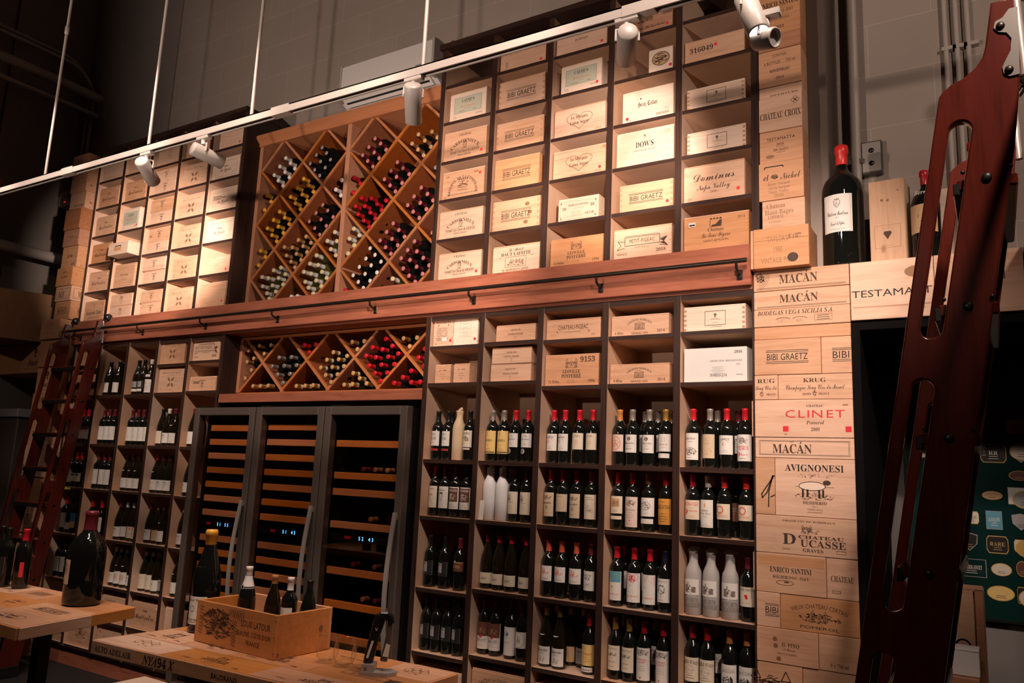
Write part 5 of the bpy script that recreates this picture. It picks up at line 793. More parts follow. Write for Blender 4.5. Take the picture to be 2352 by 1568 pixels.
SLOTS = [[(-0.0056,2.502),(-0.0074,2.5108),(-0.0123,2.5182),(-0.0198,2.5231),(-0.0285,2.5249),(-0.0373,2.5231),(-0.0447,2.5182),(-0.0496,2.5108),(-0.0514,2.502),(-0.1265,2.0547),(-0.1248,2.046),(-0.1198,2.0386),(-0.1124,2.0336),(-0.1037,2.0319),(-0.0949,2.0336),(-0.0875,2.0386),(-0.0825,2.046),(-0.0808,2.0547)],[(-0.1036,1.9189),(-0.1053,1.9277),(-0.1103,1.9351),(-0.1177,1.94),(-0.1265,1.9418),(-0.1352,1.94),(-0.1426,1.9351),(-0.1476,1.9277),(-0.1493,1.9189),(-0.2253,1.4669),(-0.2235,1.4581),(-0.2186,1.4507),(-0.2112,1.4457),(-0.2024,1.444),(-0.1937,1.4457),(-0.1862,1.4507),(-0.1813,1.4581),(-0.1795,1.4669)],[(-0.2018,1.3346),(-0.2035,1.3434),(-0.2085,1.3508),(-0.2159,1.3557),(-0.2246,1.3575),(-0.2334,1.3557),(-0.2408,1.3508),(-0.2458,1.3434),(-0.2475,1.3346),(-0.324,0.879),(-0.3223,0.8703),(-0.3173,0.8628),(-0.3099,0.8579),(-0.3012,0.8561),(-0.2924,0.8579),(-0.285,0.8628),(-0.28,0.8703),(-0.2783,0.879)],[(-0.3001,0.7491),(-0.3019,0.7579),(-0.3068,0.7653),(-0.3142,0.7703),(-0.323,0.772),(-0.3317,0.7703),(-0.3392,0.7653),(-0.3441,0.7579),(-0.3459,0.7491),(-0.4224,0.2935),(-0.4207,0.2848),(-0.4157,0.2774),(-0.4083,0.2724),(-0.3995,0.2707),(-0.3908,0.2724),(-0.3834,0.2774),(-0.3784,0.2848),(-0.3767,0.2935)]]
RUNGS = [(2.383,0.017),(2.098,-0.032),(1.814,-0.081),(1.529,-0.13),(1.244,-0.178),(0.96,-0.227),(0.675,-0.276),(0.39,-0.324)]
STILE_FOOT = (-0.4911150000000001,-0.32226375)
LADY, LLY, LLIFT = -1.9, -.073, .045
POSTER = [(-0.039,2.077,0.044,0.074,'oval','paper_black',None,'ink_gold'),(0.106,2.047,0.103,0.072,'oct','paper_gold',None,'ink'),(-0.006,1.908,0.115,0.094,'oct','paper_black','RR','ink_white'),(-0.104,1.902,0.039,0.073,'oct','paper_cream',None,'ink'),(0.113,1.907,0.086,0.088,'shield','paper_grey',None,'ink'),(0.102,1.799,0.093,0.05,'oval','paper_brown',None,'ink_gold'),(-0.328,1.916,0.042,0.075,'oval','paper_cream',None,'ink'),(-0.021,1.695,0.091,0.044,'oval','paper_tan',None,'ink'),(0.086,1.697,0.078,0.086,'rect','paper_white',None,'ink'),(-0.118,1.578,0.066,0.064,'oct','paper_cream','KRUG','ink'),(-0.019,1.571,0.071,0.092,'rect','paper_teal','A.SALON','ink_white'),(0.095,1.569,0.077,0.083,'shield','paper_grey',None,'ink'),(-0.133,1.456,0.076,0.091,'shield','paper_black',None,'ink_gold'),(-0.011,1.45,0.095,0.087,'oct','paper_black','RARE','ink_gold'),(0.091,1.452,0.062,0.061,'oct','paper_cream','IR','ink'),(-0.13,1.326,0.132,0.089,'rect','poster_green','PERRIER-JOUET','ink_white'),(-0.0,1.329,0.09,0.063,'oval','paper_cream',None,'ink'),(0.088,1.341,0.05,0.076,'oval','paper_brown',None,'ink_gold'),(-0.142,1.216,0.111,0.045,'oval','paper_black',None,'ink_gold'),(-0.009,1.213,0.119,0.074,'oval','paper_yellow',None,'ink'),(0.083,1.213,0.044,0.081,'oct','paper_black',None,'ink_gold'),(0.12,1.2,0.11,0.09,'oval','paper_cream',None,'ink'),(0.27,1.2,0.11,0.09,'oct','paper_gold',None,'ink'),(0.42,1.2,0.11,0.09,'shield','paper_grey',None,'ink'),(0.12,1.44,0.11,0.09,'oval','paper_gold',None,'ink'),(0.27,1.44,0.11,0.09,'oct','paper_grey',None,'ink'),(0.42,1.44,0.11,0.09,'shield','paper_cream',None,'ink'),(0.12,1.68,0.11,0.09,'oval','paper_grey',None,'ink'),(0.27,1.68,0.11,0.09,'oct','paper_cream',None,'ink'),(0.42,1.68,0.11,0.09,'shield','paper_gold',None,'ink'),(0.12,1.92,0.11,0.09,'oval','paper_cream',None,'ink'),(0.27,1.92,0.11,0.09,'oct','paper_gold',None,'ink'),(0.42,1.92,0.11,0.09,'shield','paper_grey',None,'ink')]
INB = [(-2.638,-1.555),(-2.478,-1.56),(-2.392,-1.555),(-2.302,-1.54)]

ORD = ['first', 'second', 'third', 'fourth', 'fifth', 'sixth', 'seventh', 'eighth', 'ninth', 'tenth', 'eleventh', 'twelfth']
# ------------------------------------------------------------------ the room
WY = .475
b = MB(); b.box(-11, 5, -9, 6, -.1, 0, 'dark_floor'); struct('floor', b)
b = MB(); b.box(-11, 5, -9, 6, 7.4, 7.5, 'concrete'); struct('ceiling', b)
b = MB(); b.box(-6.78, -.535, WY, WY+.2, 0, 7.4, 'block_wall'); b.box(-.535, 4.2, WY, WY+.2, 2.47, 7.4, 'block_wall'); struct('wall_back', b)
b = MB(); b.box(-8.4, -6.78, .461, WY+.2, 0, 7.4, 'concrete'); struct('wall_pilaster', b)
b = MB(); b.box(-8.6, -8.4, -9, 3., 0, 7.4, 'concrete'); b.box(-8.4, -8.36, -.32, .461, 0, 7.4, 'concrete'); struct('wall_left', b)
b = MB(); b.box(4.0, 4.2, -9, 3., 0, 7.4, 'wall_warm'); struct('wall_right', b)
b = MB(); b.box(-11, 4.2, -9.2, -9.0, 0, 7.4, 'wall_warm'); struct('wall_front', b)
# recess to the right with black reveals
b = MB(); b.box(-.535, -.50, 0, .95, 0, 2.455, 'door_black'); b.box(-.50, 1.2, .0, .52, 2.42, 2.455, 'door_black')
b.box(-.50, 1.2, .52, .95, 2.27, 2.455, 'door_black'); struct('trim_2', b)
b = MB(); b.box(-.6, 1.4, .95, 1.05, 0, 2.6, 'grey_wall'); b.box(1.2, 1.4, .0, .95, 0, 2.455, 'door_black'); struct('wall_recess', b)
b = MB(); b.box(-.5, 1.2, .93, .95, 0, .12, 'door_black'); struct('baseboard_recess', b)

# conduits and small fittings on the left pilaster and wall
def conduit(label, zt, xv, r=.02):
    pts = [(xv, -3., zt), (xv, .10, zt)]
    for k in range(1, 9):
        a = R(90*k/8); pts.append((xv, .10 + .33*math.sin(a), zt - .33*(1-math.cos(a))))
    pts += [(xv, .43, zt - .6), (xv, .43, 4.41)]
    b = MB(); b.tube(pts, r, 'conduit_paint', 10); o = b.build('conduit')
    for z in (4.75, 5.3):
        m_ = MB(); m_.box(xv-.035, xv+.035, .405, .461, z-.012, z+.012, 'conduit_paint'); m_.build('strap', o)
    return tag(o, label, 'conduit', 'bent conduits on the pilaster')
conduit('painted conduit bending down the pilaster edge, outer one of two', 5.895, -8.235)
conduit('painted conduit bending down the pilaster, inner one of two', 5.80, -8.14)
def pipe(label, z, r, x=-8.05, y1=.455):
    b = MB(); b.tube([(x, -4, z), (x, y1, z)], r, 'conduit_paint', 12); o = b.build('wall_pipe')
    for y in (-.6, -1.6):
        m_ = MB(); m_.box(x-.309, x+.01, y-.012, y+.012, z-.02, z+.02, 'conduit_paint'); m_.build('hanger', o)
    tag(o, label, 'pipe')
pipe('thick grey pipe running along the left wall below the two conduits', 5.50, .05)
pipe('thinner pipe along the left wall under the thick high pipe', 5.30, .025)
pipe('low thick pipe along the left wall above the cardboard box', 3.66, .055)
o = empty('emergency_light', (-8.15, .325, 4.27))
b = MB(); b.box(-.17, .17, -.02, .13, 0, .16, 'white_plastic', c=.012); b.box(-.20, -.17, 0, .10, .04, .14, 'grey_plastic', c=.006); b.build('housing', o)
b = MB(); b.lathe([(0, -.012), (.035, -.012), (.062, 0), (.062, .02)], 20, 'grey_plastic', 'y', (.07, -.035, .09)); b.build('lamp_lens', o)
b = MB(); b.box(-.05, -.02, -.024, -.02, .03, .045, 'red_glow'); b.build('status_light', o)
tag(o, 'pale plastic emergency light box hanging at the end of two conduits', 'emergency light')

# steel column, conduits and box right of the crate pillar
o = MB().box(-.735, -.635, .15, WY, 2.75, 7.4, 'steel_dark', c=.006).build('steel_column'); tag(o, 'grey steel column beside the narrow crate pillar', 'column')
b = MB(); b.tube([(-.545, .42, 2.9), (-.545, .42, 7.35)], .027, 'conduit_paint', 12); o = b.build('conduit')
for z in (3.4, 4.6): MB().box(-.585, -.505, .40, WY, z-.012, z+.012, 'zinc').build('strap', o)
tag(o, 'single pale conduit beside the steel column', 'conduit')
for i, (x, lb) in enumerate(((-.105, 'leftmost of three thin conduits on the block wall'), (-.055, 'middle of three thin conduits on the block wall'), (-.005, 'rightmost of three thin conduits on the block wall'))):
    b = MB(); b.tube([(x, .45, 2.5), (x, .45, 7.35)], .013, 'conduit_paint', 10); o = b.build('conduit')
    for z in (3.95, 5.2): MB().box(x-.02, x+.045, .437, WY, z-.01, z+.01, 'conduit_paint').build('strap', o)
    tag(o, lb, 'conduit', 'thin conduits on the block wall')
o = empty('outlet_box', (-.47, WY, 3.42))
MB().box(-.05, .05, -.05, 0, -.09, .09, 'zinc', c=.004).build('box_body', o); MB().box(-.044, .044, -.056, -.05, -.08, .08, 'steel').build('cover_plate', o)
[MB().lathe([(0, -.004), (.012, -.004), (.014, 0)], 10, 'black_plastic', 'y', (0, -.058, z)).build('socket', o) for z in (-.035, .035)]
tag(o, 'galvanised outlet box on the block wall above the huge bottle', 'outlet')
o = MB().box(-.665, -.615, .10, .15, 2.98, 3.06, 'white_plastic', c=.004).build('junction_box'); tag(o, 'small white junction clip on the steel column', 'junction box')

# air conditioner above the rack
o = empty('air_conditioner', (-3.735, WY, 4.45))
b = MB(); prof = [(-.26, .06), (-.275, .12), (-.27, .31), (-.24, .33), (0, .33), (0, 0), (-.16, 0), (-.22, .03)]
b.prism(prof, 'x', -.46, .46, 'white_plastic'); b.build('housing', o)
MB().box(-.40, .40, -.235, -.205, .012, .03, 'black_void').build('air_slot', o)
b = MB(); b.prism([(-.27, .045), (-.278, .052), (-.20, -.004), (-.19, .004)], 'x', -.42, .42, 'white_plastic'); b.build('flap', o)
MB().box(.30, .38, -.279, -.272, .13, .14, 'grey_plastic').build('badge', o)
for k in (-1, 1): MB().box(k*.45-.012, k*.45+.012, -.277, -.02, .03, .325, 'white_paint', c=.004).build('end_cap', o)
tag(o, 'white split air conditioner on the block wall above the diamond rack', 'air conditioner')

# lighting track with lamps
TZ = 3.36
def TZx(x): return 3.366 - .0095*(x+5.4)
o = empty('light_track', (0, -1.5, 0))
a, c = Vector((-6.6, 0, TZx(-6.6))), Vector((.4, 0, TZx(.4)))
b = MB()
def bar(b, x0, x1, y0, y1, dz0, dz1, mat):
    vs = [(x, y, TZx(x) + z) for x in (x0, x1) for y in (y0, y1) for z in (dz0, dz1)]
    b.add(vs, [(0, 1, 3, 2), (4, 6, 7, 5), (0, 4, 5, 1), (2, 3, 7, 6), (0, 2, 6, 4), (1, 5, 7, 3)], mat)
bar(b, -6.6, .4, -.018, -.012, -.022, .016, 'white_paint'); bar(b, -6.6, .4, .012, .018, -.022, .016, 'white_paint'); bar(b, -6.6, .4, -.018, .018, .010, .016, 'white_paint')
bar(b, -6.6, .4, -.012, .012, -.004, .010, 'black_void'); b.build('rail', o)
for x in (-4.6, -2.78, -.98):
    b = MB(); bar(b, x-.06, x+.06, -.0195, .0195, -.024, .0175, 'white_paint'); b.build('joint', o)
tag(o, 'long white lighting track hung across in front of the crate shelves', 'lighting track')
for x, lb in ((-4.876, 'leftmost'), (-3.828, 'second from left'), (-3.0, 'third from left'), (-1.942, 'fourth from left'), (-.545, 'rightmost')):
    b = MB(); b.tube([(x, -1.5, TZx(x) + .016), (x, -1.5, 7.4)], .0085, 'white_paint', 8); o = b.build('suspension_rod')
    if x < -4: MB().lathe([(.0085, -.03), (.013, -.025), (.013, .025), (.0085, .03)], 10, 'white_paint', c=(x, -1.5, 4.35)).build('coupling', o)
    tag(o, 'thin white rod holding up the lighting track, ' + lb, 'rod', 'suspension rods of the lighting track')
def lamp(head, target, label, short=False, lit=True):
    P0 = Vector(head); o = empty('track_spotlight', P0)
    MB().box(-.045, .045, -.016, .016, -.03, -.006, 'white_paint', c=.003).build('adapter', o)
    b = MB(); b.tube([(0, 0, -.03), (0, 0, -.055)], .012, 'white_plastic', 10)
    d = (Vector(target) - P0).normalized()
    side = Vector((0, 0, 1)).cross(d).normalized()
    for k in (-1, 1): b.tube([(0, 0, -.05), tuple(side*k*.040 + Vector((0, 0, -.058))), tuple(side*k*.040 + Vector((0, 0, -.10)))], .005, 'white_paint', 6)
    b.build('yoke', o)
    L_ = .075 if short else .165; rr = .033 if short else .036
    back = .04 if short else .055
    h = MB(); h.lathe([(0, -back), (rr*.9, -back), (rr, -back+.006), (rr, L_-back-.004), (rr-.003, L_-back), (rr-.006, L_-back), (rr-.008, L_-back-.012)], 24, 'white_paint')
    ho = h.build('lamp_head', o, (0, 0, -.10)); ho.rotation_mode = 'QUATERNION'; ho.rotation_quaternion = d.to_track_quat('Z', 'Y')
    l = MB(); l.lathe([(rr-.007, L_-back-.012), (0, L_-back-.012)], 20, 'lens_glow' if lit else 'grey_plastic'); lo = l.build('lens', o, (0, 0, -.10)); lo.rotation_mode = 'QUATERNION'; lo.rotation_quaternion = d.to_track_quat('Z', 'Y')
    tag(o, label, 'spotlight', 'spotlights on the white track'); return o
LT = [('white track spotlight turned toward the far crate shelves, leftmost', 0), ('white track spotlight lying nearly level, second from left', 0), ('white track spotlight pointing down before the air conditioner', 0), ('white track spotlight facing away from the camera, fourth from left', 0), ('large white track spotlight with its lit lens showing', 0)]
VIEW = [(-.43, .82, -.39), (.23, .96, -.16), (-.40, .61, -.68), (-.43, .90, -.095), (.30, -.146, -.92)]
for (h, t, w, a_), (lb, s_), vt in zip(HEADS, LT, VIEW): lamp((h[0], h[1], TZx(h[0])-.01), Vector(h) + Vector(vt)*2, lb)
lamp((-.548, -1.5, 3.19), (.35, -1.85, 2.9), 'stubby white lamp head below the large lit spotlight', True, False)
MB().tube([(-.548, -1.5, 3.19), (-.548, -1.5, 3.312)], .008, 'white_paint', 8).build('drop_stem', bpy.data.objects['track_spotlight.005'])

# ------------------------------------------------------------------ shelving units
PT = .037; SP = .409; DEP = .455
def unit(name, label, x0, zb, zt, shelves, cap=False, thin=False):
    o = empty(name, (x0, 0, zb)); H = zt - zb
    for i in range(6):
        x = SP*i - (.004 if thin and i == 5 else 0); pt = .008 if thin and i == 5 else PT
        b = MB(); b.box(x, x+pt, 0, DEP, 0, H, 'birch_ply', front='dark_edge_v', left='dark_edge_v' if i == 0 else None, right='dark_edge_v' if i == 5 else None); b.build('upright', o)
    for i in range(5):
        for z in shelves[i]:
            MB().box(SP*i+PT, SP*(i+1), .004, DEP-.01, z-.022-zb, z-zb, 'birch_deck', front='dark_edge_h').build('shelf', o)
    MB().box(PT, SP*5, DEP-.01, DEP, .01, H-.01, 'birch_deck').build('back_panel', o)
    if cap: MB().box(-.01, SP*5+PT+.01, -.03, DEP, H, H+.034, 'dark_edge_h').build('top_board', o)
    else: MB().box(PT, SP*5, .004, DEP-.01, H-.03, H, 'birch_deck', front='dark_edge_h').build('top_panel', o)
    MB().box(PT, SP*5, .004, DEP-.01, 0, .022, 'birch_deck', front='dark_edge_h').build('bottom_panel', o)
    return tag(o, label, 'shelving')
XR, XL = -3.029, -7.057
UP = [4.222, 3.962, 3.688, 3.427, 3.160]
unit('shelf_unit', 'upper shelving of five columns full of crates, beside the narrow crate pillar', XR, 2.871, 4.484, [UP]*5, True)
unit('shelf_unit', 'upper shelving of five columns full of crates, far from the camera', XL, 2.871, 4.484, [UP]*5, True)
RW = [[2.464, 2.232, 1.764, 1.425, 1.008, .647, .38], [2.470, 2.232, 1.766, 1.428, 1.043, .685, .40], [2.462, 2.197, 1.766, 1.430, 1.045, .684, .40], [2.460, 2.199, 1.766, 1.431, 1.045, .687, .40], [2.462, 2.198, 1.768, 1.432, 1.054, .700, .40]]
LW = [[2.455, 2.215, 1.796, 1.420, 1.031, .662, .405], [2.213, 1.795, 1.420, 1.026, .662, .405], [2.213, 1.791, 1.423, 1.030, .669, .405], [2.453, 2.221, 1.796, 1.424, 1.036, .671, .405], [2.465, 2.227, 1.794, 1.419, 1.034, .675, .405]]
unit('shelf_unit', 'lower shelving of five bottle columns beside the wide crate pillar', XR, .145, 2.655, RW, False, True)
unit('shelf_unit', 'lower shelving of bottles and crates behind the far ladder', XL, .145, 2.655, LW)
o = MB().box(XL, -4.99, .03, DEP, 0, .145, 'walnut').build('plinth'); tag(o, 'reddish plinth board under the far lower shelving', 'plinth')
o = MB().box(XR, -.985, .03, DEP, 0, .145, 'walnut').build('plinth'); tag(o, 'reddish plinth board under the lower shelving by the pillar', 'plinth')
# deck behind the fascia, fascia, rail
o = empty('walnut_ledge', (0, 0, 2.655))
MB().box(XL, -.985, -.034, 0, .017, .228, 'walnut', c=.003).build('fascia_board', o)
MB().box(XL, -.985, .0, DEP, .002, .214, 'walnut').build('deck', o)
tag(o, 'long walnut ledge board dividing the upper and lower shelving', 'ledge')
o = empty('ladder_rail', (0, 0, 2.782))
MB().tube([(-7.2, -.10, 0), (-.985, -.10, 0)], .0115, 'bronze_metal', 14).build('pipe', o)
for x in (-6.9, -5.978, -5.17, -4.363, -3.433, -2.646, -1.799, -1.038):
    b = MB(); b.tube([(x, -.10, -.008), (x, -.095, -.035), (x, -.06, -.052), (x, -.038, -.055)], .007, 'bronze_metal', 8); b.box(x-.014, x+.014, -.040, -.034, -.082, -.03, 'bronze_metal', c=.002)
    b.lathe([(0, -.006), (.006, -.004), (.007, 0)], 8, 'black_metal', 'y', (x, -.041, -.07)); b.build('rail_bracket', o)
tag(o, 'dark metal ladder rail pipe running along the walnut ledge', 'rail')

# ------------------------------------------------------------------ diamond racks
def lattice(o, x0, x1, z0, z1, xn, zn, dx, dz, y0, y1, org):
    """boards on both diagonals through node (xn, zn); clipped to the rectangle"""
    s = dz/dx; t = .019
    def clip(sl, c):
        pts = []
        for x in (x0, x1):
            z = sl*x + c
            if z0 - 1e-6 <= z <= z1 + 1e-6: pts.append((x, z))
        for z in (z0, z1):
            x = (z-c)/sl
            if x0 + 1e-6 < x < x1 - 1e-6: pts.append((x, z))
        return sorted(pts)[:2] if len(pts) >= 2 else None
    for sl in (s, -s):
        for k in range(-12, 13):
            p = clip(sl, zn - sl*xn + k*2*dz)
            if not p or math.hypot(p[0][0]-p[1][0], p[0][1]-p[1][1]) < .08: continue
            (a, c), (d, e) = p; L_ = math.hypot(d-a, e-c); nx, nz = -(e-c)/L_*t/2, (d-a)/L_*t/2
            b = MB(); b.prism([(a-nx, c-nz), (d-nx, e-nz), (d+nx, e+nz), (a+nx, c+nz)], 'y', y0 + (.0015 if sl > 0 else 0) + .012, y1, 'cherry_shaded'); b.prism([(a-nx, c-nz), (d-nx, e-nz), (d+nx, e+nz), (a+nx, c+nz)], 'y', y0 + (.0015 if sl > 0 else 0), y0 + .012, 'cherry')
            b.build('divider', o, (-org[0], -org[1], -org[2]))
RY = .155
def rack(label, org, x0, x1, z0, z1, stiles, parts, cornice):
    o = empty('diamond_wine_rack', org); q = (-org[0], -org[1], -org[2])
    for a, c in stiles: MB().box(a, c, RY-.006, DEP, z0, z1, 'cherry', c=.002).build('stile', o, q)
    MB().box(x0, x1, DEP-.012, DEP, z0, z1, 'cherry_shaded').build('back_panel', o, q)
    MB().box(x0, x1, RY, DEP-.012, z0-.02, z0, 'cherry_h').build('bottom_board', o, q); MB().box(x0, x1, RY, DEP-.012, z1, z1+.02, 'cherry_h').build('top_board', o, q)
    for a in parts: lattice(o, *a, RY, DEP-.012, org)
    if cornice:
        b = MB(); b.prism([(RY-.02, z1-.012), (RY-.02, z1+.012), (RY-.055, z1+.045), (RY-.055, z1+.07), (DEP, z1+.07), (DEP, z1-.012)], 'x', x0-.0, x1, 'cherry_h'); b.build('cornice', o, q)
    return tag(o, label, 'wine rack')
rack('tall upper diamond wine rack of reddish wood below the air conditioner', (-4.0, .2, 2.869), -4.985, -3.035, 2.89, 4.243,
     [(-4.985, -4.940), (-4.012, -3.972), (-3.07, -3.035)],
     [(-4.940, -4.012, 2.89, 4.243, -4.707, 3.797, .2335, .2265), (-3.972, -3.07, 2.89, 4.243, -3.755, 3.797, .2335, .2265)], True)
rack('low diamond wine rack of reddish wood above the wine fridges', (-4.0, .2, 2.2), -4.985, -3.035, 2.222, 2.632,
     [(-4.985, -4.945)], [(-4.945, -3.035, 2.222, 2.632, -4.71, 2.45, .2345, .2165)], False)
o = MB().box(-4.99, -3.03, .0, .445, 2.13, 2.197, 'walnut', c=.003).build('walnut_shelf'); tag(o, 'walnut shelf board under the low diamond rack', 'shelf board')

# side cheeks of the niche (dark veneer of the shelving sides is part of the uprights)
# ------------------------------------------------------------------ bottles
BDX = [(0, 0), (.033, 0), (.0365, .003), (.0375, .008), (.0375, .188), (.0365, .200), (.032, .212), (.024, .224), (.0175, .236), (.0148, .248), (.0142, .282), (.0155, .284), (.0155, .296), (.0142, .299), (0, .299)]
BUR = [(0, 0), (.036, 0), (.0395, .003), (.0405, .009), (.0405, .135), (.0395, .155), (.036, .178), (.030, .202), (.0225, .228), (.0172, .248), (.0150, .265), (.0144, .284), (.0155, .286), (.0155, .296), (.0142, .299), (0, .299)]
CAPB = [(.0167, .242), (.0156, .250), (.0152, .283), (.0165, .285), (.0165, .297), (.0155, .3005), (.010, .3012), (0, .3012)]
ME = {}
def shared(key, fn):
    if key not in ME: ME[key] = fn()
    return ME[key]
def body_mesh(kind, mat, n):
    return shared(('b', kind, mat, n), lambda: MB().lathe(BUR if kind == 'u' else BDX, n, mat).mesh('bottle_glass'))
def cap_mesh(c, n, disc=None):
    return shared(('c', c, n, disc), lambda: MB().lathe(CAPB, n, 'cap_' + c, matf=(lambda q: disc if (disc and q >= 5) else 'cap_' + c)).mesh('capsule'))
def label_mesh(key, kind):
    def mk():
        z0, z1, ha, paper, fn = LAB[key]
        r = .0408 if kind == 'u' else .0378
        if kind == 'w': r = .0415
        if kind == 'x': r = .0955
        b = MB(); h = z1 - z0; w = 2*r*R(ha); zc = (z0+z1)/2
        def fm(x, y, l):
            th = x/r; return ((r+l)*math.sin(th), -(r+l)*math.cos(th), zc + y)
        P = Print(b, fm); P.put([(w*(i/12-.5), y) for i in range(13) for y in (-h/2, h/2)], [(2*i, 2*i+2, 2*i+3, 2*i+1) for i in range(12)], paper, .0002)
        fn(P, w*.9, h)
        return b.mesh('bottle_label')
    return shared(('l', key, kind), mk)
def wrap_mesh(kind):
    def mk():
        g = random.Random(5); mat = {'wrapk': 'wrap_kraft', 'wrapw': 'wrap_white', 'wrapg': 'wrap_grey'}[kind]
        prof = [(.036, 0), (.0405, .004), (.0405, .10), (.040, .19), (.036, .212), (.028, .232), (.022, .252), (.0195, .275), (.020, .292), (.022, .302)]
        n = 22; b = MB(); vs = []
        for j, (r, h) in enumerate(prof):
            for k in range(n):
                w = (.0008 if h < .2 else .0024)*math.sin(k*5.1 + j*1.3) + g.uniform(-.0008, .0008)*(1 if h < .2 else 2)
                vs.append(((r+w)*math.cos(6.2832*k/n), (r+w)*math.sin(6.2832*k/n), h))
        fs = [(j*n+k, j*n+(k+1) % n, (j+1)*n+(k+1) % n, (j+1)*n+k) for j in range(len(prof)-1) for k in range(n)]
        fs.append(tuple((len(prof)-1)*n + k for k in range(n)))
        b.add(vs, fs, mat, True)
        # twisted paper at the top
        tw = [(-.02, -.012, .298), (.022, -.016, .300), (.036, .004, .309), (.016, .016, .318), (-.024, .012, .315), (-.034, -.004, .306)] if kind == 'wrapg' else [(-.014, -.010, .300), (.012, -.012, .301), (.018, .006, .308), (.004, .012, .318), (-.014, .010, .313)]
        m = len(tw); b.add(tw + [(x*.55, y*.55, .300) for x, y, z in tw] + [(x*.8+.004, y*.8, z+.008) for x, y, z in tw], [tuple((i, (i+1) % m, m+(i+1) % m, m+i)) for i in range(m)] + [tuple((i, (i+1) % m, 2*m+(i+1) % m, 2*m+i)) for i in range(m)] + [tuple(range(2*m, 3*m))], mat)
        return b.mesh('wrapped_bottle')
    return shared(kind, mk)
def bottle(kind, capc, lab, loc, rz, label, group, rear=False):
    if kind.startswith('wrap'):
        o = link('wrapped_bottle', wrap_mesh(kind), None, loc, (0, 0, rz))
        if lab in LAB: link('printed_panel', label_mesh(lab, 'w'), o)
        return tag(o, label, 'wine bottle', group)
    o = link('wine_bottle', body_mesh(kind, 'bottle_brown' if kind == 'u' else 'bottle_black', 18), None, loc, (0, 0, rz))
    link('capsule', cap_mesh(capc, 14), o)
    if lab in LAB:
        link('paper_label', label_mesh(lab, kind), o)
        if lab in ('medal', 'ladou', 'redpic', 'neck'):
            def mk():
                b = MB(); V = []; n = 8
                for i in range(n+1):
                    th = R(-42 + 84*i/n); q = math.cos(R(-42+84*i/n)*2.1)
                    for z in (.172 - .010*q, .178 + .012*q):
                        r = .0405 - (z-.155)*.33 + .001 if z > .155 else .0408
                        V.append((r*math.sin(th), -r*math.cos(th), z))
                b.add(V, [(2*i, 2*i+2, 2*i+3, 2*i+1) for i in range(n)], 'paper_white'); return b.mesh('neck_label')
            link('neck_label', shared('nk', mk), o)
    return tag(o, label, 'wine bottle', group)

# rack bottles: neck toward the room; ends settle into the V of the diamond
RC = dict(W=('W', 'disc_white', 'white-capped', 'bottle_black'), K=('K', 'disc_grey', 'black-capped', 'bottle_black'), Y=('Y', None, 'yellow-capped', 'bottle_black'), P=('K', 'disc_pink', 'dark-capped pink-ended', 'bottle_black'),
    T=('T', 'disc_tan', 'tan-capped', 'bottle_brown'), C=('W', 'disc_cream', 'cream-ended pale-green', 'bottle_olive'), D=('D', 'disc_pink', 'maroon-capped pink-ended', 'bottle_black'), B=('B', 'disc_tan', 'bronze-capped', 'bottle_black'),
    R=('R', None, 'red-capped', 'bottle_black'), S=('S', None, 'silver-foiled', 'bottle_black'), G=('G', 'disc_tan', 'gold-capped', 'bottle_black'), V=('K', 'disc_white', 'dark-capped white-ended', 'bottle_black'), M=('D', 'disc_pink', 'red-necked pink-ended', 'bottle_black'))
CELLN = {}
def rack_bottles(cells, where, gname):
    rows = sorted({round(c[2]*4.4) for c in cells}, reverse=True)
    for rk in rows:
        rc = sorted([c for c in cells if round(c[2]*4.4) == rk], key=lambda c: c[3][0][0])
        for ci, (code, cx, cz, pts) in enumerate(rc):
            capc, disc, word, glass = RC[code]
            cell = '%s pocket of %s row, %s' % (ORD[ci], ORD[rows.index(rk)], where)
            # tiers from the top
            tiers = []
            for p in sorted(pts, key=lambda p: -p[1]):
                for t in tiers:
                    if abs(t[0][1] - p[1]) < .034: t.append(p); break
                else: tiers.append([p])
            for ti, t in enumerate(tiers):
                for pi, (x, z) in enumerate(sorted(t)):
                    cap = Vector((x, RY - .008, z))
                    # base end kept inside the pocket
                    bx, bz = x, z
                    u, v = (bx-cx)/.2335, (bz-cz)/.226; m_ = abs(u) + abs(v)
                    if m_ > .72: bx = cx + u*.2335*.72/m_; bz = cz + v*.226*.72/m_
                    base = Vector((bx, RY + .288, bz)); d = (cap - base).normalized()
                    o = link('racked_bottle', body_mesh('b', glass, 12), None, cap - d*.301); o.rotation_mode = 'QUATERNION'; o.rotation_quaternion = d.to_track_quat('Z', 'Y')
                    link('capsule', cap_mesh(capc, 12, disc), o)
                    if code in 'CG':
                        link('neck_band', shared(('nb', code), lambda: MB().lathe([(.0166, .205 if code == 'C' else .21), (.0164, .262)], 12, 'paper_white' if code == 'C' else 'paper_cream').mesh('neck_band')) if code != 'C' else shared('nbC', lambda: MB().lathe([(.0182, .232), (.0170, .246), (.0158, .262), (.0156, .270)], 12, 'paper_white').mesh('neck_band')), o)
                    pos = 'only' if len(t) == 1 else ORD[pi]
                    lb = '%s bottle lying %s in tier %s, %s' % (word, pos, ('one two three four five six seven eight nine ten eleven twelve thirteen fourteen'.split())[ti], cell)
                    tag(o, lb, 'wine bottle', gname)
rack_bottles(RU, 'upper diamond rack', 'bottles in the tall diamond rack')
rack_bottles(RL, 'lower diamond rack', 'bottles in the low diamond rack')

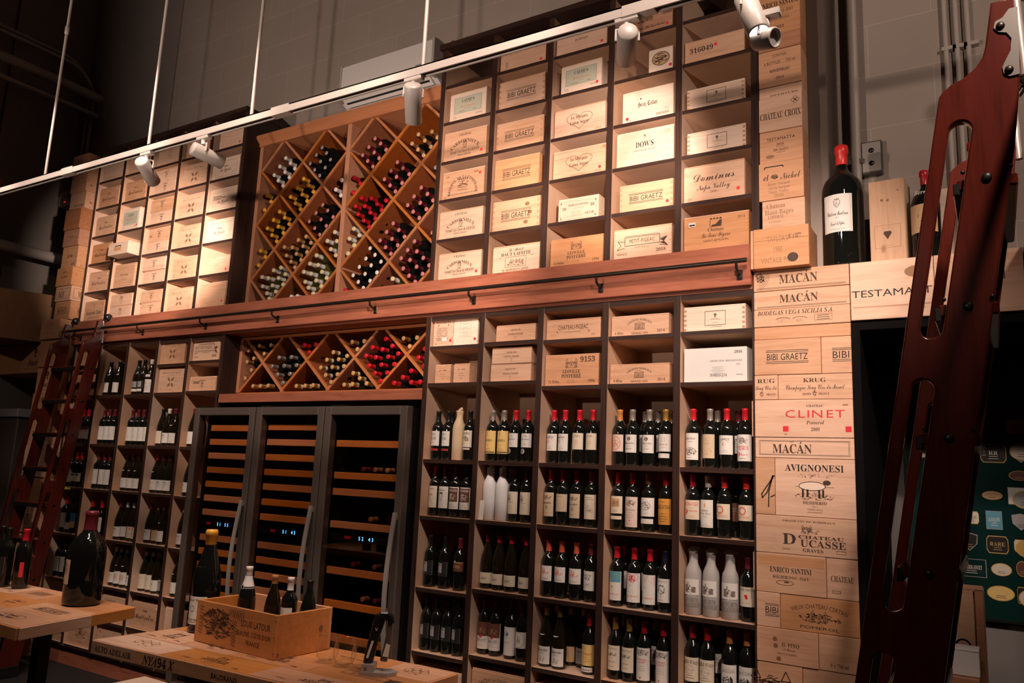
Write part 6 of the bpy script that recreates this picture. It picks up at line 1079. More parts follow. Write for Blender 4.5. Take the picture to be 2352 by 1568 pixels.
# bottles standing on the shelves
def shelf_bottles():
    rowz = {'R': [1.766, 1.43, 1.045, .685], 'L': [2.213, 1.795, 1.42, 1.03, .668]}
    cells = {}
    for r in SBD: cells.setdefault((r[0], r[1], r[2], r[7]), []).append(r)
    for (side, c, z, rear), lst in cells.items():
        lo = (XR if side == 'R' else XL) + PT + SP*c
        us = sorted(lst, key=lambda r: r[3])
        zz = min((RW if side == 'R' else LW)[c], key=lambda q: abs(q-z))
        ri = min(range(len(rowz[side])), key=lambda i: abs(rowz[side][i]-z))
        n = len(us); xs = [max(lo+.042, min(lo+SP-PT-.042, r[3])) for r in us]
        for _ in range(30):
            for i in range(n-1):
                need = .083 if 'wrap' in us[i][4] + us[i+1][4] or us[i][4] == 'u' else .0765
                dd = need - (xs[i+1]-xs[i])
                if dd > 0: xs[i] -= dd/2; xs[i+1] += dd/2
            xs = [max(lo+.042, min(lo+SP-PT-.042, x)) for x in xs]
        if n == 5: xs = [lo+.040+i*(SP-PT-.080)/4 for i in range(5)]
        for i, (r, x) in enumerate(zip(us, xs)):
            if r[4].startswith('wrap'): nm = {'wrapk': 'kraft-paper wrapped bottle', 'wrapw': 'white-tissue wrapped bottle', 'wrapg': 'grey-tissue wrapped bottle'}[r[4]]
            else: nm = CAPNAME[r[5]] + '-capped bottle' + ((' with ' + LABNAME[r[6]]) if (r[6] in LABNAME and not rear) else '')
            unitn = 'lower pillar-side shelving' if side == 'R' else 'lower far shelving'
            lb = '%s%s, %s in column %s, bottle row %s, %s' % ('rear ' if rear else '', nm, ORD[i], 'one two three four five'.split()[c], 'one two three four five'.split()[ri], 'pillar-side shelving' if side == 'R' else 'far shelving')
            y = .205 if rear else .085
            if rear: y = .19
            bottle(r[4], r[5], r[6], (x, y + rng.uniform(-.006, .006), zz), R(rng.uniform(-14, 4)), lb, 'bottles standing on the ' + unitn)
shelf_bottles()

# ------------------------------------------------------------------ crates
CDESC = dict(bibi='double-ruled capitals', carb='arched heading and emblem', comtesse='crown under an arch', caymus='pale green label', lowmark='one tiny mark', lowmark2='faint heading', haut='engraved landscape square', ix='small centred heading', calon='heart outline',
    harlan='thin frame and corner nails', leoville='twin-towered house', mouton='burnt panel and scrawled number', seal='carved round seal', heitz='blackletter name', dows='small crest over bold name', petitfig='ribbon banner', num='handwritten number', square='small square emblem',
    dominus='large flourished script', tourfig='ruined tower emblem', plain='no print', mont='bold script name', connetable='two blackletter lines', hole='hand hole', walker='thin frame and small heading', vase='faint vase', smallcrest='small crest', rosette='leaf rosette', dotmark='tiny stamp',
    pointe='framed script name', faint='faint heading', opus='paragraph of stencilled lines', textbox='thin boxed text', small='tiny printed lines', palmer='two small headings', figeac='wide bold capitals', margaux='temple front', carton='black stencilled code')
def crate_mesh(w, d, h, des, mat, opt=''):
    """front face centred on x=0 at y=0, base at z=0"""
    b = MB(); b.box(-w/2, w/2, 0, d, 0, h, mat, c=.002)
    P = Print(b, lambda x, y, l: (x, -l, y + h/2))
    if 'j' in opt:
        for k in (-1, 1):
            for i in range(5): P.fill(k*(w/2-.009), -h*.4 + i*h*.2, .014, h*.1, 'joint')
    DES[des](P, w*.97, h*.95)
    if 'n' in opt:
        for k in (-1, 1):
            for q in (-.38, 0, .38): P.disc(k*w*.475, h*q, .0022, 'ink_black', n=6)
    return b
def sticker(o, x, z, r=.009):
    b = MB(); P = Print(b, lambda a, c, l: (a, -l, c)); P.disc(0, 0, r, 'sticker_red', n=18); b.build('round_sticker', o, (x, -.0016, z))
def crates():
    SH = {'UR': UP + [2.893], 'UL': UP + [2.893]}
    mats = {'caymus': 'pine_pale', 'heitz': 'pine_pale', 'dows': 'pine_pale', 'square': 'pine_pale', 'seal': 'pine_pale', 'harlan': 'pine_pale', 'carton': 'carton_white', 'mont': 'pine_orange', 'mouton': 'pine_red', 'rosette': 'pine', 'plain': 'pine', 'pointe': 'pine_pale', 'hole': 'pine_pale', 'textbox': 'pine_pale'}
    cnt = {}
    for u, c, z, x0, x1, h, des, opt in CRD:
        lo = (XR if u[1] == 'R' else XL) + PT + SP*c; hi = lo + SP - PT
        x0 = max(x0, lo+.006); x1 = min(x1, hi-.006) if 'f' not in opt else hi-.012
        if 'f' in opt: x0 = max(x0, x1-.30)
        lv = UP + [2.893] if u[0] == 'U' else (RW if u[1] == 'R' else LW)[c]
        zz = min(lv, key=lambda q: abs(q-z)) if '^' not in opt else z + .002
        if '^' in opt: zz = CR_TOP
        top = 4.45 if zz > 4.1 else None
        if u[0] == 'U' and zz > 4.1 and '^' not in opt: h = min(h, .235)
        w = x1 - x0; y = -.10 if 'f' in opt else rng.uniform(.018, .030)
        d = .30 if w < .2 else .35
        mt = mats.get(des, 'pine')
        if des in ('leoville', 'tourfig') or (des == 'bibi' and rng.random() < .5): mt = 'pine_orange'
        hl = .009 if des not in ('carton',) else 0
        b = crate_mesh(w, d, h-hl, des, mt, ('j' if des in ('bibi', 'square') else '') + ('n' if des in ('opus', 'textbox', 'petitfig') else ''))
        o = b.build('wine_crate' if des != 'carton' else 'wine_carton', None, ((x0+x1)/2, y, zz), (0, 0, R(rng.uniform(-.5, .5))))
        if hl: MB().box(-w/2, w/2, .004, d, h-hl+.0006, h, mt, c=.0015).build('lid', o)
        if des == 'bibi' and 'k' in opt:
            k = MB(); P = Print(k, lambda a, q, l: (a, -l, q + h/2)); [P.disc(w*a, h*q, .016, 'knot', .012) for a, q in ((.24, .28), (.30, .0), (.22, -.3))]; k.build('wood_knots', o)
        if 'd' in opt: sticker(o, w*.40, h*(.2 if des in ('carb', 'caymus', 'opus', 'dotmark', 'textbox') else .78 if des in ('comtesse', 'connetable') else .22))
        if 'm' in opt and des == 'num': sticker(o, w*.0+.01, h*.62)
        if 'D' in opt: sticker(o, -w*.40, h*.16)
        if 'm' in opt and des != 'num':
            k = MB(); P = Print(k, lambda a, q, l: (a, -l, q + h/2)); P.t({'leoville': '9153', 'pointe': '352621', 'smallcrest': '310427'}[des], w*(.3 if des == 'leoville' else -.22), h*(.33 if des == 'leoville' else .1), h*.16, 'I', 'ink', w=w*.3); k.build('handwritten_number', o, (0, -.001, 0))
        CR_TOP_set(zz + h)
        st = 'upper stacked ' if '^' in opt else 'lower stacked ' if '+' in opt else ''
        uname = {'UR': 'upper pillar-side shelving', 'UL': 'upper far shelving', 'LR': 'lower pillar-side shelving', 'LL': 'lower far shelving'}[u]
        base = lv.index(min(lv, key=lambda q: abs(q-z))) if '^' not in opt else cnt['last']
        cnt['last'] = base
        row = ORD[base]
        side = ''
        if u == 'LR' and c == 0 and des == 'small': side = 'first ' if x0 < lo+.1 else 'second '
        lb = '%s%s%s with %s, %s crate row, %s column, %s' % (st, side, 'carton' if des == 'carton' else 'crate', CDESC[des], row, ORD[c], uname)
        tag(o, lb, 'wine crate', 'crates on the ' + uname)
CR_TOP = 0
def CR_TOP_set(v):
    global CR_TOP; CR_TOP = v
crates()
def crate(loc, w, d, h, des, mat, label, rz=0., opt='', name='wine_crate', group=None, lid=None):
    o = crate_mesh(w, d, h, des, mat, opt).build(name, None, loc, (0, 0, rz))
    return tag(o, label, 'wine crate', group)
# bottom row of the lower shelving
def low_crate(side, c, xo, w, h, des, lb, z=None, mat='pine', st=False):
    lv = (RW if side == 'R' else LW)[c]; zz = lv[-1] if z is None else z
    lo = (XR if side == 'R' else XL) + PT + SP*c
    o = crate((lo + xo + w/2, .028, zz), w, .35, h-.008, des, mat, lb, group='crates low in the shelving')
    MB().box(-w/2, w/2, .004, .35, h-.0074, h, mat, c=.0015).build('lid', o)
    if st: sticker(o, -w*.40, h*.74)
low_crate('R', 0, .02, .335, .185, 'plain', 'unprinted crate lying at the foot of the first column by the fridges', mat='pine_pale')
low_crate('R', 1, .012, .345, .215, 'conseil', 'crate with arched capitals at the foot of the second pillar-side column', mat='pine')
low_crate('R', 2, .012, .345, .20, 'palmer', 'crate at the foot of the third pillar-side column', mat='pine_orange')
low_crate('L', 2, .02, .33, .20, 'bages', 'faint crate below the bottles of the third far column', None)
low_crate('L', 3, .02, .33, .20, 'mont', 'script crate below the bottles of the fourth far column', None)
low_crate('L', 4, .02, .33, .20, 'plain', 'crate below the bottles of the fifth far column, beside the fridge', None)
low_crate('L', 0, .02, .33, .19, 'fic', 'crate with half-hidden ribbon banner behind the table leg', .167)
low_crate('L', 1, .015, .335, .22, 'flower', 'crate with brown flower drawing on the lowest far shelf', .167)
low_crate('L', 2, .015, .33, .21, 'script', 'crate with red dot and thin script on the lowest far shelf', .167, st=True)
low_crate('L', 0, .03, .33, .19, 'mont', 'script crate behind the ladder in the first far column', 2.215, 'pine_orange')
low_crate('L', 0, .03, .33, .17, 'vase', 'crate behind the ladder on the top shelf of the first far column', 2.455, 'pine_orange')
low_crate('L', 1, .02, .33, .0001 + .0, 'plain', '', 0) if False else None

# ------------------------------------------------------------------ crate-clad pillars and headers
for (x0, x1, z0, z1, y, des, mat, lb) in PILLAR:
    w = x1 - x0; h = z1 - z0
    o = crate((x0 + w/2, y, z0), w-.0016, .30 if y < .02 else .26, h-.0016, des, mat, lb, group='crates cladding the pillars')
    if des in ('taylor', 'clinet', 'santini'):
        MB().box(-w/2-.014, -w/2-.0015, .003, .28, .002, h-.004, mat, c=.001).build('end_board', o)
# left pillar: the room-side faces carry the fronts, the sides run back to the wall
def left_crate(x0, x1, y0, z0, z1, des, mat, lb):
    w, h, d = x1-x0, z1-z0-.0016, .32
    b = MB(); b.box(-w/2, w/2, 0, d, 0, h, mat, c=.002)
    P = Print(b, lambda x, y, l: (x, -l, y + h/2)); DES[des](P, w*.9, h*.95)
    Q = Print(b, lambda x, y, l: (w/2 + l, d/2 + x, y + h/2)); DES[des](Q, d*.9, h*.95)
    tag(b.build('wine_crate', None, ((x0+x1)/2, y0, z0)), lb, 'wine crate', 'crates cladding the pillars')
LP = [('macan', .20, 'pine_orange', 'worn crate with capitals at the top of the far pillar'), ('plain', .22, 'pine_orange', 'plain crate second from the top of the far pillar'), ('overture', .19, 'pine_orange', 'crate behind the emergency light on the far pillar'),
      ('lowmark2', .23, 'pine_red', 'dark stained crate below the emergency light on the far pillar'), ('walker', .18, 'pine_red', 'crate with a faint heading in the middle of the far pillar'), ('heitz', .24, 'pine_orange', 'crate with blackletter name on the far pillar'),
      ('palmer', .20, 'pine_orange', 'crate with two small headings on the far pillar'), ('macan2', .16, 'pine_orange', 'framed crate low on the upper far pillar'), ('bibi', .20, 'pine_orange', 'crate with double-ruled capitals at the foot of the upper far pillar')]
z = 2.9045
hs = [q[1] for q in LP][::-1]; sc_h = (4.49 - z)/sum(hs)
for i, (des, h, mat, lb) in enumerate(LP[::-1]):
    h *= sc_h; left_crate(-7.325, -7.066, -.080 - .012*(i % 3), z, z + h, des, mat, lb); z += h
LK = 2.4995/2.30
left_crate(-7.42, -7.066, -.11, 0, .22, 'overture', 'pine_orange', 'lowest crate of the far pillar behind the left table')
z = .2202
for i, (des, h, mat, lb) in enumerate([('plain', .25, 'pine_orange', 'plain crate near the foot of the far pillar'), ('overture', .26, 'pine_orange', 'crate with one word near the table top on the far pillar'), ('bibi', .22, 'pine', 'ruled-capitals crate above the left table on the far pillar'), ('macan', .20, 'pine_orange', 'capitals crate behind the foot of the far ladder'),
    ('plain', .24, 'pine_orange', 'plain crate behind the lower rungs of the far ladder'), ('testa', .26, 'pine', 'pale stencilled crate seen between the far ladder stiles'), ('palmer', .22, 'pine_orange', 'crate behind the third rung of the far ladder'), ('vase', .20, 'pine_orange', 'crate behind the second rung of the far ladder'),
    ('ducru', .22, 'pine_orange', 'tree-print crate behind the top slots of the far ladder'), ('plain', .23, 'pine_orange', 'crate under the top of the far ladder')]):
    left_crate(-7.42, -7.066, -.10 - .012*(i % 2), z, z + h*LK, des, mat, lb); z += h*LK
crate((-7.25, -.135, 2.7205), .31, .33, .182, 'vine', 'pine_orange', 'crate with vine print at the foot of the upper far pillar, above the ladder')
# header beam of crates to the left, with the cardboard box on it
for i, (x0, x1, des, lb) in enumerate([(-7.90, -7.43, 'ducru', 'header crate with tree print left of the far ladder'), (-8.355, -7.902, 'plain', 'plain header crate under the cardboard box')]):
    crate(((x0+x1)/2, -.02, 2.44), x1-x0, .32, .28, des, 'pine_orange', lb)
b = MB(); b.box(-.34, .34, -.25, .20, 0, .46, 'cardboard', c=.004); o = b.build('cardboard_box', None, (-7.94, -.04, 2.724), (0, 0, R(-20)))
b = MB(); b.box(-.03, .03, -.2512, -.25, .30, .46, 'carton_white'); b.build('packing_tape', o)
b = MB(); b.box(-.06, .06, -.17, .12, -.002, -.0002, 'paper_white') if False else b.box(-.03, .03, -.25, .2, .46, .4606, 'carton_white'); b.build('top_tape', o)
tag(o, 'brown cardboard box on the crate header left of the far pillar', 'cardboard box')
for i, (z0, z1, des, lb) in enumerate([(2.724, 3.10, 'plain', 'lowest dim crate stacked against the left wall'), (3.10, 3.42, 'bages', 'dim crate second up against the left wall'), (3.42, 3.74, 'palmer', 'dim printed crate behind the low thick pipe'), (3.74, 4.06, 'plain', 'dim crate second from top against the left wall'), (4.06, 4.36, 'palmer', 'topmost dim crate against the left wall')]):
    w = .6; b = MB(); b.box(0, .16, -.85, -.28, 0, z1-z0-.003, 'pine_red', c=.003)
    P = Print(b, lambda x, y, l: (.16 + l, -.56 + x, y + (z1-z0)/2)); DES[des](P, .5, .28)
    tag(b.build('wine_crate', None, (-8.398, 0, z0)), lb, 'wine crate', 'crates stacked against the left wall')
b = MB(); b.box(-8.35, -7.75, -.05, .44, 0, 2.02, 'steel_dark', c=.008); o = b.build('storage_cabinet'); MB().box(-8.352, -7.73, -.07, .455, 2.021, 2.10, 'grey_plastic', c=.006).build('cabinet_top', o)
MB().box(-8.04, -8.03, -.07, -.05, .9, 1.2, 'steel').build('door_handle', o)
tag(o, 'grey metal cabinet in the dark opening left of the far ladder', 'cabinet')
b = MB(); b.box(-.10, .10, -.02, .02, -.07, .07, 'black_plastic', c=.004); o = b.build('wall_speaker', None, (-7.62, .408, 2.16)); b = MB(); b.box(-.09, .09, -.024, -.0205, -.06, .06, 'door_black'); b.build('grille', o); MB().box(-.02, .02, .02, .05, -.03, .03, 'black_metal').build('mount', o)
tag(o, 'small black box on the pilaster beside the grey cabinet', 'speaker')

# ------------------------------------------------------------------ library ladders
def TB(x, z): return (x*1.185, 1.7 + (z-1.7)*1.185)
def TY(x, z, y): return (x*1.185, y, 1.7 + (z-1.7)*1.185)
def stile_mesh(thick):
    def mk():
        c = bpy.data.curves.new('stile', 'CURVE'); c.dimensions = '2D'; c.fill_mode = 'BOTH'
        c.extrude = thick/2 - .004; c.bevel_depth = .004; c.bevel_resolution = 1; c.offset = -.004
        for poly in [STILE] + SLOTS:
            s = c.splines.new('POLY'); s.points.add(len(poly)-1); s.use_cyclic_u = True
            for p, q in zip(s.points, poly): p.co = (q[0], q[1], 0, 1)
        o = bpy.data.objects.new('t', c); me = bpy.data.meshes.new_from_object(o)
        bpy.data.objects.remove(o); bpy.data.curves.remove(c); me.name = 'stile'
        me.materials.clear(); me.materials.append(M['mahogany'])
        me.transform(Matrix(((1, 0, 0, 0), (0, 0, -1, 0), (0, 1, 0, 0), (0, 0, 0, 1))))   # curve (u, v, depth) -> x=u, z=v, y=-depth
        return me
    return shared(('stile', thick), mk)
def ladder(label, loc, rz, lean, width, rungs, lift, rail_side):
    """stiles parallel to local xz, one at y=0 and one at y=width; leans toward +x at the top"""
    o = empty('library_ladder', loc, rz); th = .030
    tilt = Matrix.Rotation(lean, 4, 'Y')
    for y in (0, width):
        s = link('stile', stile_mesh(th), o, (0, y, lift)); s.rotation_euler = (0, lean, 0)
        # hinge plate, sleeve and bolts at the top
        sgn = -1 if y == 0 else 1
        b = MB(); e = sgn*(th/2)
        pl = [(.066, 2.60), (.055, 2.585), (.043, 2.580), (.040, 2.568), (.047, 2.558), (.060, 2.553), (.067, 2.540), (.064, 2.515), (.055, 2.497), (.050, 2.486), (.051, 2.473), (.060, 2.465), (.076, 2.466), (.080, 2.60)]
        b.prism([TB(x, z) for x, z in pl], 'y', y + e, y + e + sgn*.004, 'zinc')
        b.tube([TY(.084, 2.466, y+e*.3), TY(.078, 2.625, y+e*.3)], .0095, 'steel', 12)
        q = b.build('hinge_bracket', o, (0, 0, lift)); q.rotation_euler = (0, lean, 0)
        for bx, bz in ((.051, 2.569), (.060, 2.478)):
            b = MB(); b.lathe([(.009, 0), (.008, sgn*.004), (.004, sgn*.006), (0, sgn*.006)], 12, 'bronze_metal', 'y', TY(bx, bz, y + e + sgn*.004))
            q = b.build('hinge_bolt', o, (0, 0, lift)); q.rotation_euler = (0, lean, 0)
        w = MB(); w.lathe([(0, -.02), (.026, -.02), (.03, -.012), (.024, 0), (.03, .012), (.026, .02), (0, .02)], 16, 'black_plastic', 'y' if rail_side == 'y' else 'y', TY(.115, 2.66, y)); w.tube([TY(.09, 2.62, y), TY(.115, 2.66, y)], .008, 'black_metal', 8)
        q = w.build('roller', o, (0, 0, lift)); q.rotation_euler = (0, lean, 0)
        f = MB(); f.box(STILE_FOOT[0]-.005, STILE_FOOT[1]+.005, y-.02, y+.02, 0, .085, 'black_plastic', c=.004); f.build('foot', o)
    for z, xf in rungs:
        b = MB(); b.box(xf-.058, xf+.058, th/2, width-th/2, z-.014, z+.014, 'mahogany', c=.004); b.build('rung', o)
        for y, sgn in ((0, -1), (width, 1)):
            e = y + sgn*th/2
            for dx, r, nm in ((0, .010, 'rung_bolt'), (-.045, .0045, 'rung_screw'), (.045, .0045, 'rung_screw')):
                pr = [(r, 0), (r, .004*sgn), (r*.6, .006*sgn), (0, .006*sgn)]; MB().lathe(pr, 10, 'black_metal', 'y', (xf+dx, e, z + (.018 if dx else 0))).build(nm, o)
        b = MB(); b.box(xf-.066, xf-.052, th/2, width-th/2, z-.024, z+.006, 'black_metal', c=.002); b.build('rung_support', o)
    tag(o, label, 'ladder', 'library ladders')
    return o
ladder('tall mahogany ladder with slotted stiles close to the camera', (0, LADY, 0), 0, 0, .50, RUNGS, 0, 'y')
# the other ladder hangs on the walnut ledge rail
lo = ladder('mahogany ladder with slotted stiles hooked on the walnut ledge rail', (-6.50, LLY, 0), R(90), -.038, .50, [(z + LLIFT, x + .038*(-z) + .0) for z, x in RUNGS], LLIFT, 'x')
# rail of the near ladder
o = empty('ladder_rail', (.155, 0, 2.74))
MB().tube([(0, -3.4, 0), (0, -.45, 0)], .0125, 'black_metal', 14).build('pipe', o)
for y in (-.6, -1.7, -2.8): 
    b = MB(); b.tube([(0, y, 0), (.075, y, 0)], .007, 'black_metal', 8); b.box(.07, .076, y-.03, y+.03, -.05, .05, 'black_metal', c=.002); b.build('rail_bracket', o)
tag(o, 'short dark ladder rail behind the near ladder', 'rail')
b = MB(); b.box(.232, .262, -3.5, -.06, .0, 2.9, 'walnut', c=.004); o = b.build('walnut_cladding'); o.name = 'walnut_cladding'; tag(o, 'walnut cladding panel behind the near ladder at the picture edge', 'panel')

# ------------------------------------------------------------------ things on the right header
def big_bottle(loc, h, r, capc, label, lab=None, rz=0., ptype='m'):
    k = h/.30
    def sh(p): return [(q*r/.0375 if q > .018 else q*k*.92, z*k) for q, z in p]
    prof = [(0, 0), (r*.88, 0), (r*.97, .008), (r, .02), (r, h*.60), (r*.97, h*.655), (r*.84, h*.71), (r*.60, h*.755), (r*.36, h*.79), (r*.27, h*.82), (r*.255, h*.94), (r*.29, h*.945), (r*.29, h*.985), (r*.26, h), (0, h)]
    o = MB().lathe(prof, 32, 'bottle_black').build('large_bottle', None, loc, (0, 0, rz))
    MB().lathe([(r*.285, h*.845), (r*.285, h*.935), (r*.34, h*.945), (r*.345, h*.985), (r*.31, h*1.006), (0, h*1.01)], 24, 'cap_' + capc).build('wax_capsule', o)
    if lab:
        z0, z1, ha, paper, fn = lab; b = MB(); w = 2*r*R(ha); hh = z1-z0; zc = (z0+z1)/2
        def fm(x, y, l): th = x/(r+.0008); return ((r+.0008+l)*math.sin(th), -(r+.0008+l)*math.cos(th), zc+y)
        P = Print(b, fm); P.put([(w*(i/14-.5), y) for i in range(15) for y in (-hh/2, hh/2)], [(2*i, 2*i+2, 2*i+3, 2*i+1) for i in range(14)], paper, .0002); fn(P, w*.95, hh); b.build('paper_label', o)
    return tag(o, label, 'wine bottle')
HT = 2.742
big_bottle((-.575, .13, HT), .635, .096, 'F', 'huge red-waxed bottle with white crest label beside the steel column', (.17, .36, 42, 'paper_white', LAB['montrose'][4]), R(-8))
o = empty('wooden_bottle_box', (-.375, .09, HT), R(-4))
MB().box(-.078, .078, 0, .16, 0, .415, 'pine_upright', c=.002).build('box_body', o); b = MB(); b.box(-.076, .076, -.007, -.0005, .002, .413, 'pine_upright', c=.001)
P = Print(b, lambda x, y, l: (x, -.007-l, y + .205)); P.rect(0, -.07, .11, .11, .0012, 'ink_soft'); P.poly([(-.014, -.045), (.014, -.045), (.018, -.055), (0, -.085), (-.018, -.055)], 'ink'); P.bars(0, -.03, .08, 1, .01, .001); P.bars(0, -.115, .07, 1, .01, .001)
P.disc(-.02, .11, .007, 'knot'); P.disc(.005, .107, .006, 'knot'); P.disc(.05, .15, .004, 'knot'); b.build('sliding_lid', o); tag(o, 'upright pale wooden bottle box on the header beside the huge bottle', 'bottle box')
big_bottle((-.215, .12, HT), .44, .062, 'R', 'red-waxed magnum with tan label and white scrawl beside the wooden box', (.13, .265, 66, 'paper_tan', lambda P, w, h: (P.poly([(-.013, .02), (.013, .02), (.016, .01), (0, -.025), (-.016, .01)], 'ink'), P.bars(0, -.045, w*.5, 1, .01, .001), P.t('To Bernie', -.01, h*.92, .02, 'I', 'ink_white'))), R(-14))
crate((-.11, .16, HT), .10, .16, .36, 'lowmark2', 'pine_pale', 'slim pale box between the ladder stiles on the header', name='bottle_box')
big_bottle((-.012, .13, HT), .545, .075, 'R', 'red-capped tall bottle half hidden behind the near ladder')
o = crate((.235, .05, HT), .17, .22, .30, 'palmer', 'pine_orange', 'wooden crate at the right end of the header') if False else None

# ------------------------------------------------------------------ recess: poster, crates, small boxes
o = empty('label_poster', (0, .93, 0))
px0, px1, pz0, pz1 = -.405, .55, 1.085, 2.155
b = MB(); b.box(px0, px1, -.004, .0, pz0, pz1, 'poster_green')
P = Print(b, lambda x, y, l: (x, -.004-l*.6, y))
cols_ = ['paper_gold', 'paper_cream', 'paper_black', 'paper_grey', 'paper_tan', 'paper_white', 'paper_pink', 'paper_yellow']
g = random.Random(12)
def plab(x, y, w, h, kind, colr, txt=None, c2='ink'):
    if kind == 'oval': P.disc(x, y, w/2, 'paper_gold', h/2, 22); P.disc(x, y, w*.46, colr, h*.45, 22)
    elif kind == 'shield':
        P.poly([(x-w/2, y+h*.4), (x, y+h*.5), (x+w/2, y+h*.4), (x+w*.46, y-.1*h), (x, y-h/2), (x-w*.46, y-.1*h)], 'paper_grey'); P.poly([(x-w*.45, y+h*.35), (x, y+h*.45), (x+w*.45, y+h*.35), (x+w*.4, y-.1*h), (x, y-h*.44), (x-w*.4, y-.1*h)], colr)
    elif kind == 'oct':
        P.poly([(x-w/2, y-h*.3), (x-w*.4, y-h/2), (x+w*.4, y-h/2), (x+w/2, y-h*.3), (x+w/2, y+h*.3), (x+w*.4, y+h/2), (x-w*.4, y+h/2), (x-w/2, y+h*.3)], 'paper_gold'); P.poly([(x+q*w*.94, y+s_*h*.9) for q, s_ in ((-.5, -.3), (-.4, -.5), (.4, -.5), (.5, -.3), (.5, .3), (.4, .5), (-.4, .5), (-.5, .3))], colr)
    else: P.fill(x, y, w, h, 'paper_grey'); P.fill(x, y, w*.95, h*.94, colr)
    if txt: P.t(txt, x, y+h*.04, h*.22, 'B', c2, w=w*.7)
    P.bars(x, y-h*.16, w*.5, 2, h*.12, h*.03, c2, 3)
for a in POSTER: plab(*a)
P.t('The', -.09, 1.985-.0, .032, 'C', 'paper_gold'); P.t('GREAT WINES', -.135, 1.945, .026, 'B', 'ink_white', w=.19, al='f'); P.t('OF CHAMPAGNE', -.135, 1.910, .026, 'B', 'ink_white', w=.19, al='f')
b.build('print_sheet', o)
b = MB()
for x0, x1, z0, z1 in ((px0-.012, px1+.012, pz1, pz1+.012), (px0-.012, px1+.012, pz0-.012, pz0), (px0-.012, px0, pz0, pz1), (px1, px1+.012, pz0, pz1)): b.box(x0, x1, -.016, .0, z0, z1, 'poster_frame')
b.build('frame', o); tag(o, 'framed dark green poster of champagne labels in the recess', 'poster')
o = empty('open_crate', (-.125, .30, 0), R(0))
b = MB(); b.box(-.055, .012, 0, .012, .5, 1.275, 'pine', c=.001); P = Print(b, lambda x, y, l: (x, -l, y)); P.ring(-.035, 1.03, .03, .008, 'ink_black', .035); b.build('front_board', o)
b = MB(); b.box(.018, .05, .0, .012, .5, 1.28, 'pine_red', c=.001); b.build('side_board', o); b = MB(); b.box(-.055, .05, -.004, .03, 1.282, 1.298, 'pine', c=.001); b.build('top_edge', o)
MB().box(-.05, .05, .03, .25, .5, 1.27, 'pine_red').build('inner_board', o)
tag(o, 'tall open crate standing before the poster, edge lit', 'open crate')
o = MB().box(-.06, .06, -.05, .05, 0, .10, 'carton_white', c=.003).build('white_box', None, (-.158, .20, .94)); MB().box(-.061, .061, -.051, .051, .10, .112, 'carton_white', c=.002).build('lid', o); tag(o, 'small white box on the crates below the poster, beside the ladder', 'box')
o = MB().box(-.05, .05, -.05, .05, 0, .10, 'carton_white', c=.003).build('white_box', None, (-.300, .20, .98)); MB().box(-.051, .051, -.051, .051, .10, .112, 'carton_white', c=.002).build('lid', o); tag(o, 'small white box seen through the lowest slot of the near ladder', 'box')
o = crate((-.25, .12, .56), .30, .26, .378, 'plain', 'pine_red', 'red-stained crate under the white boxes below the poster'); 
o = crate((-.25, .12, 0), .32, .26, .555, 'plain', 'pine_red', 'lower red-stained crate under the white boxes in the recess')

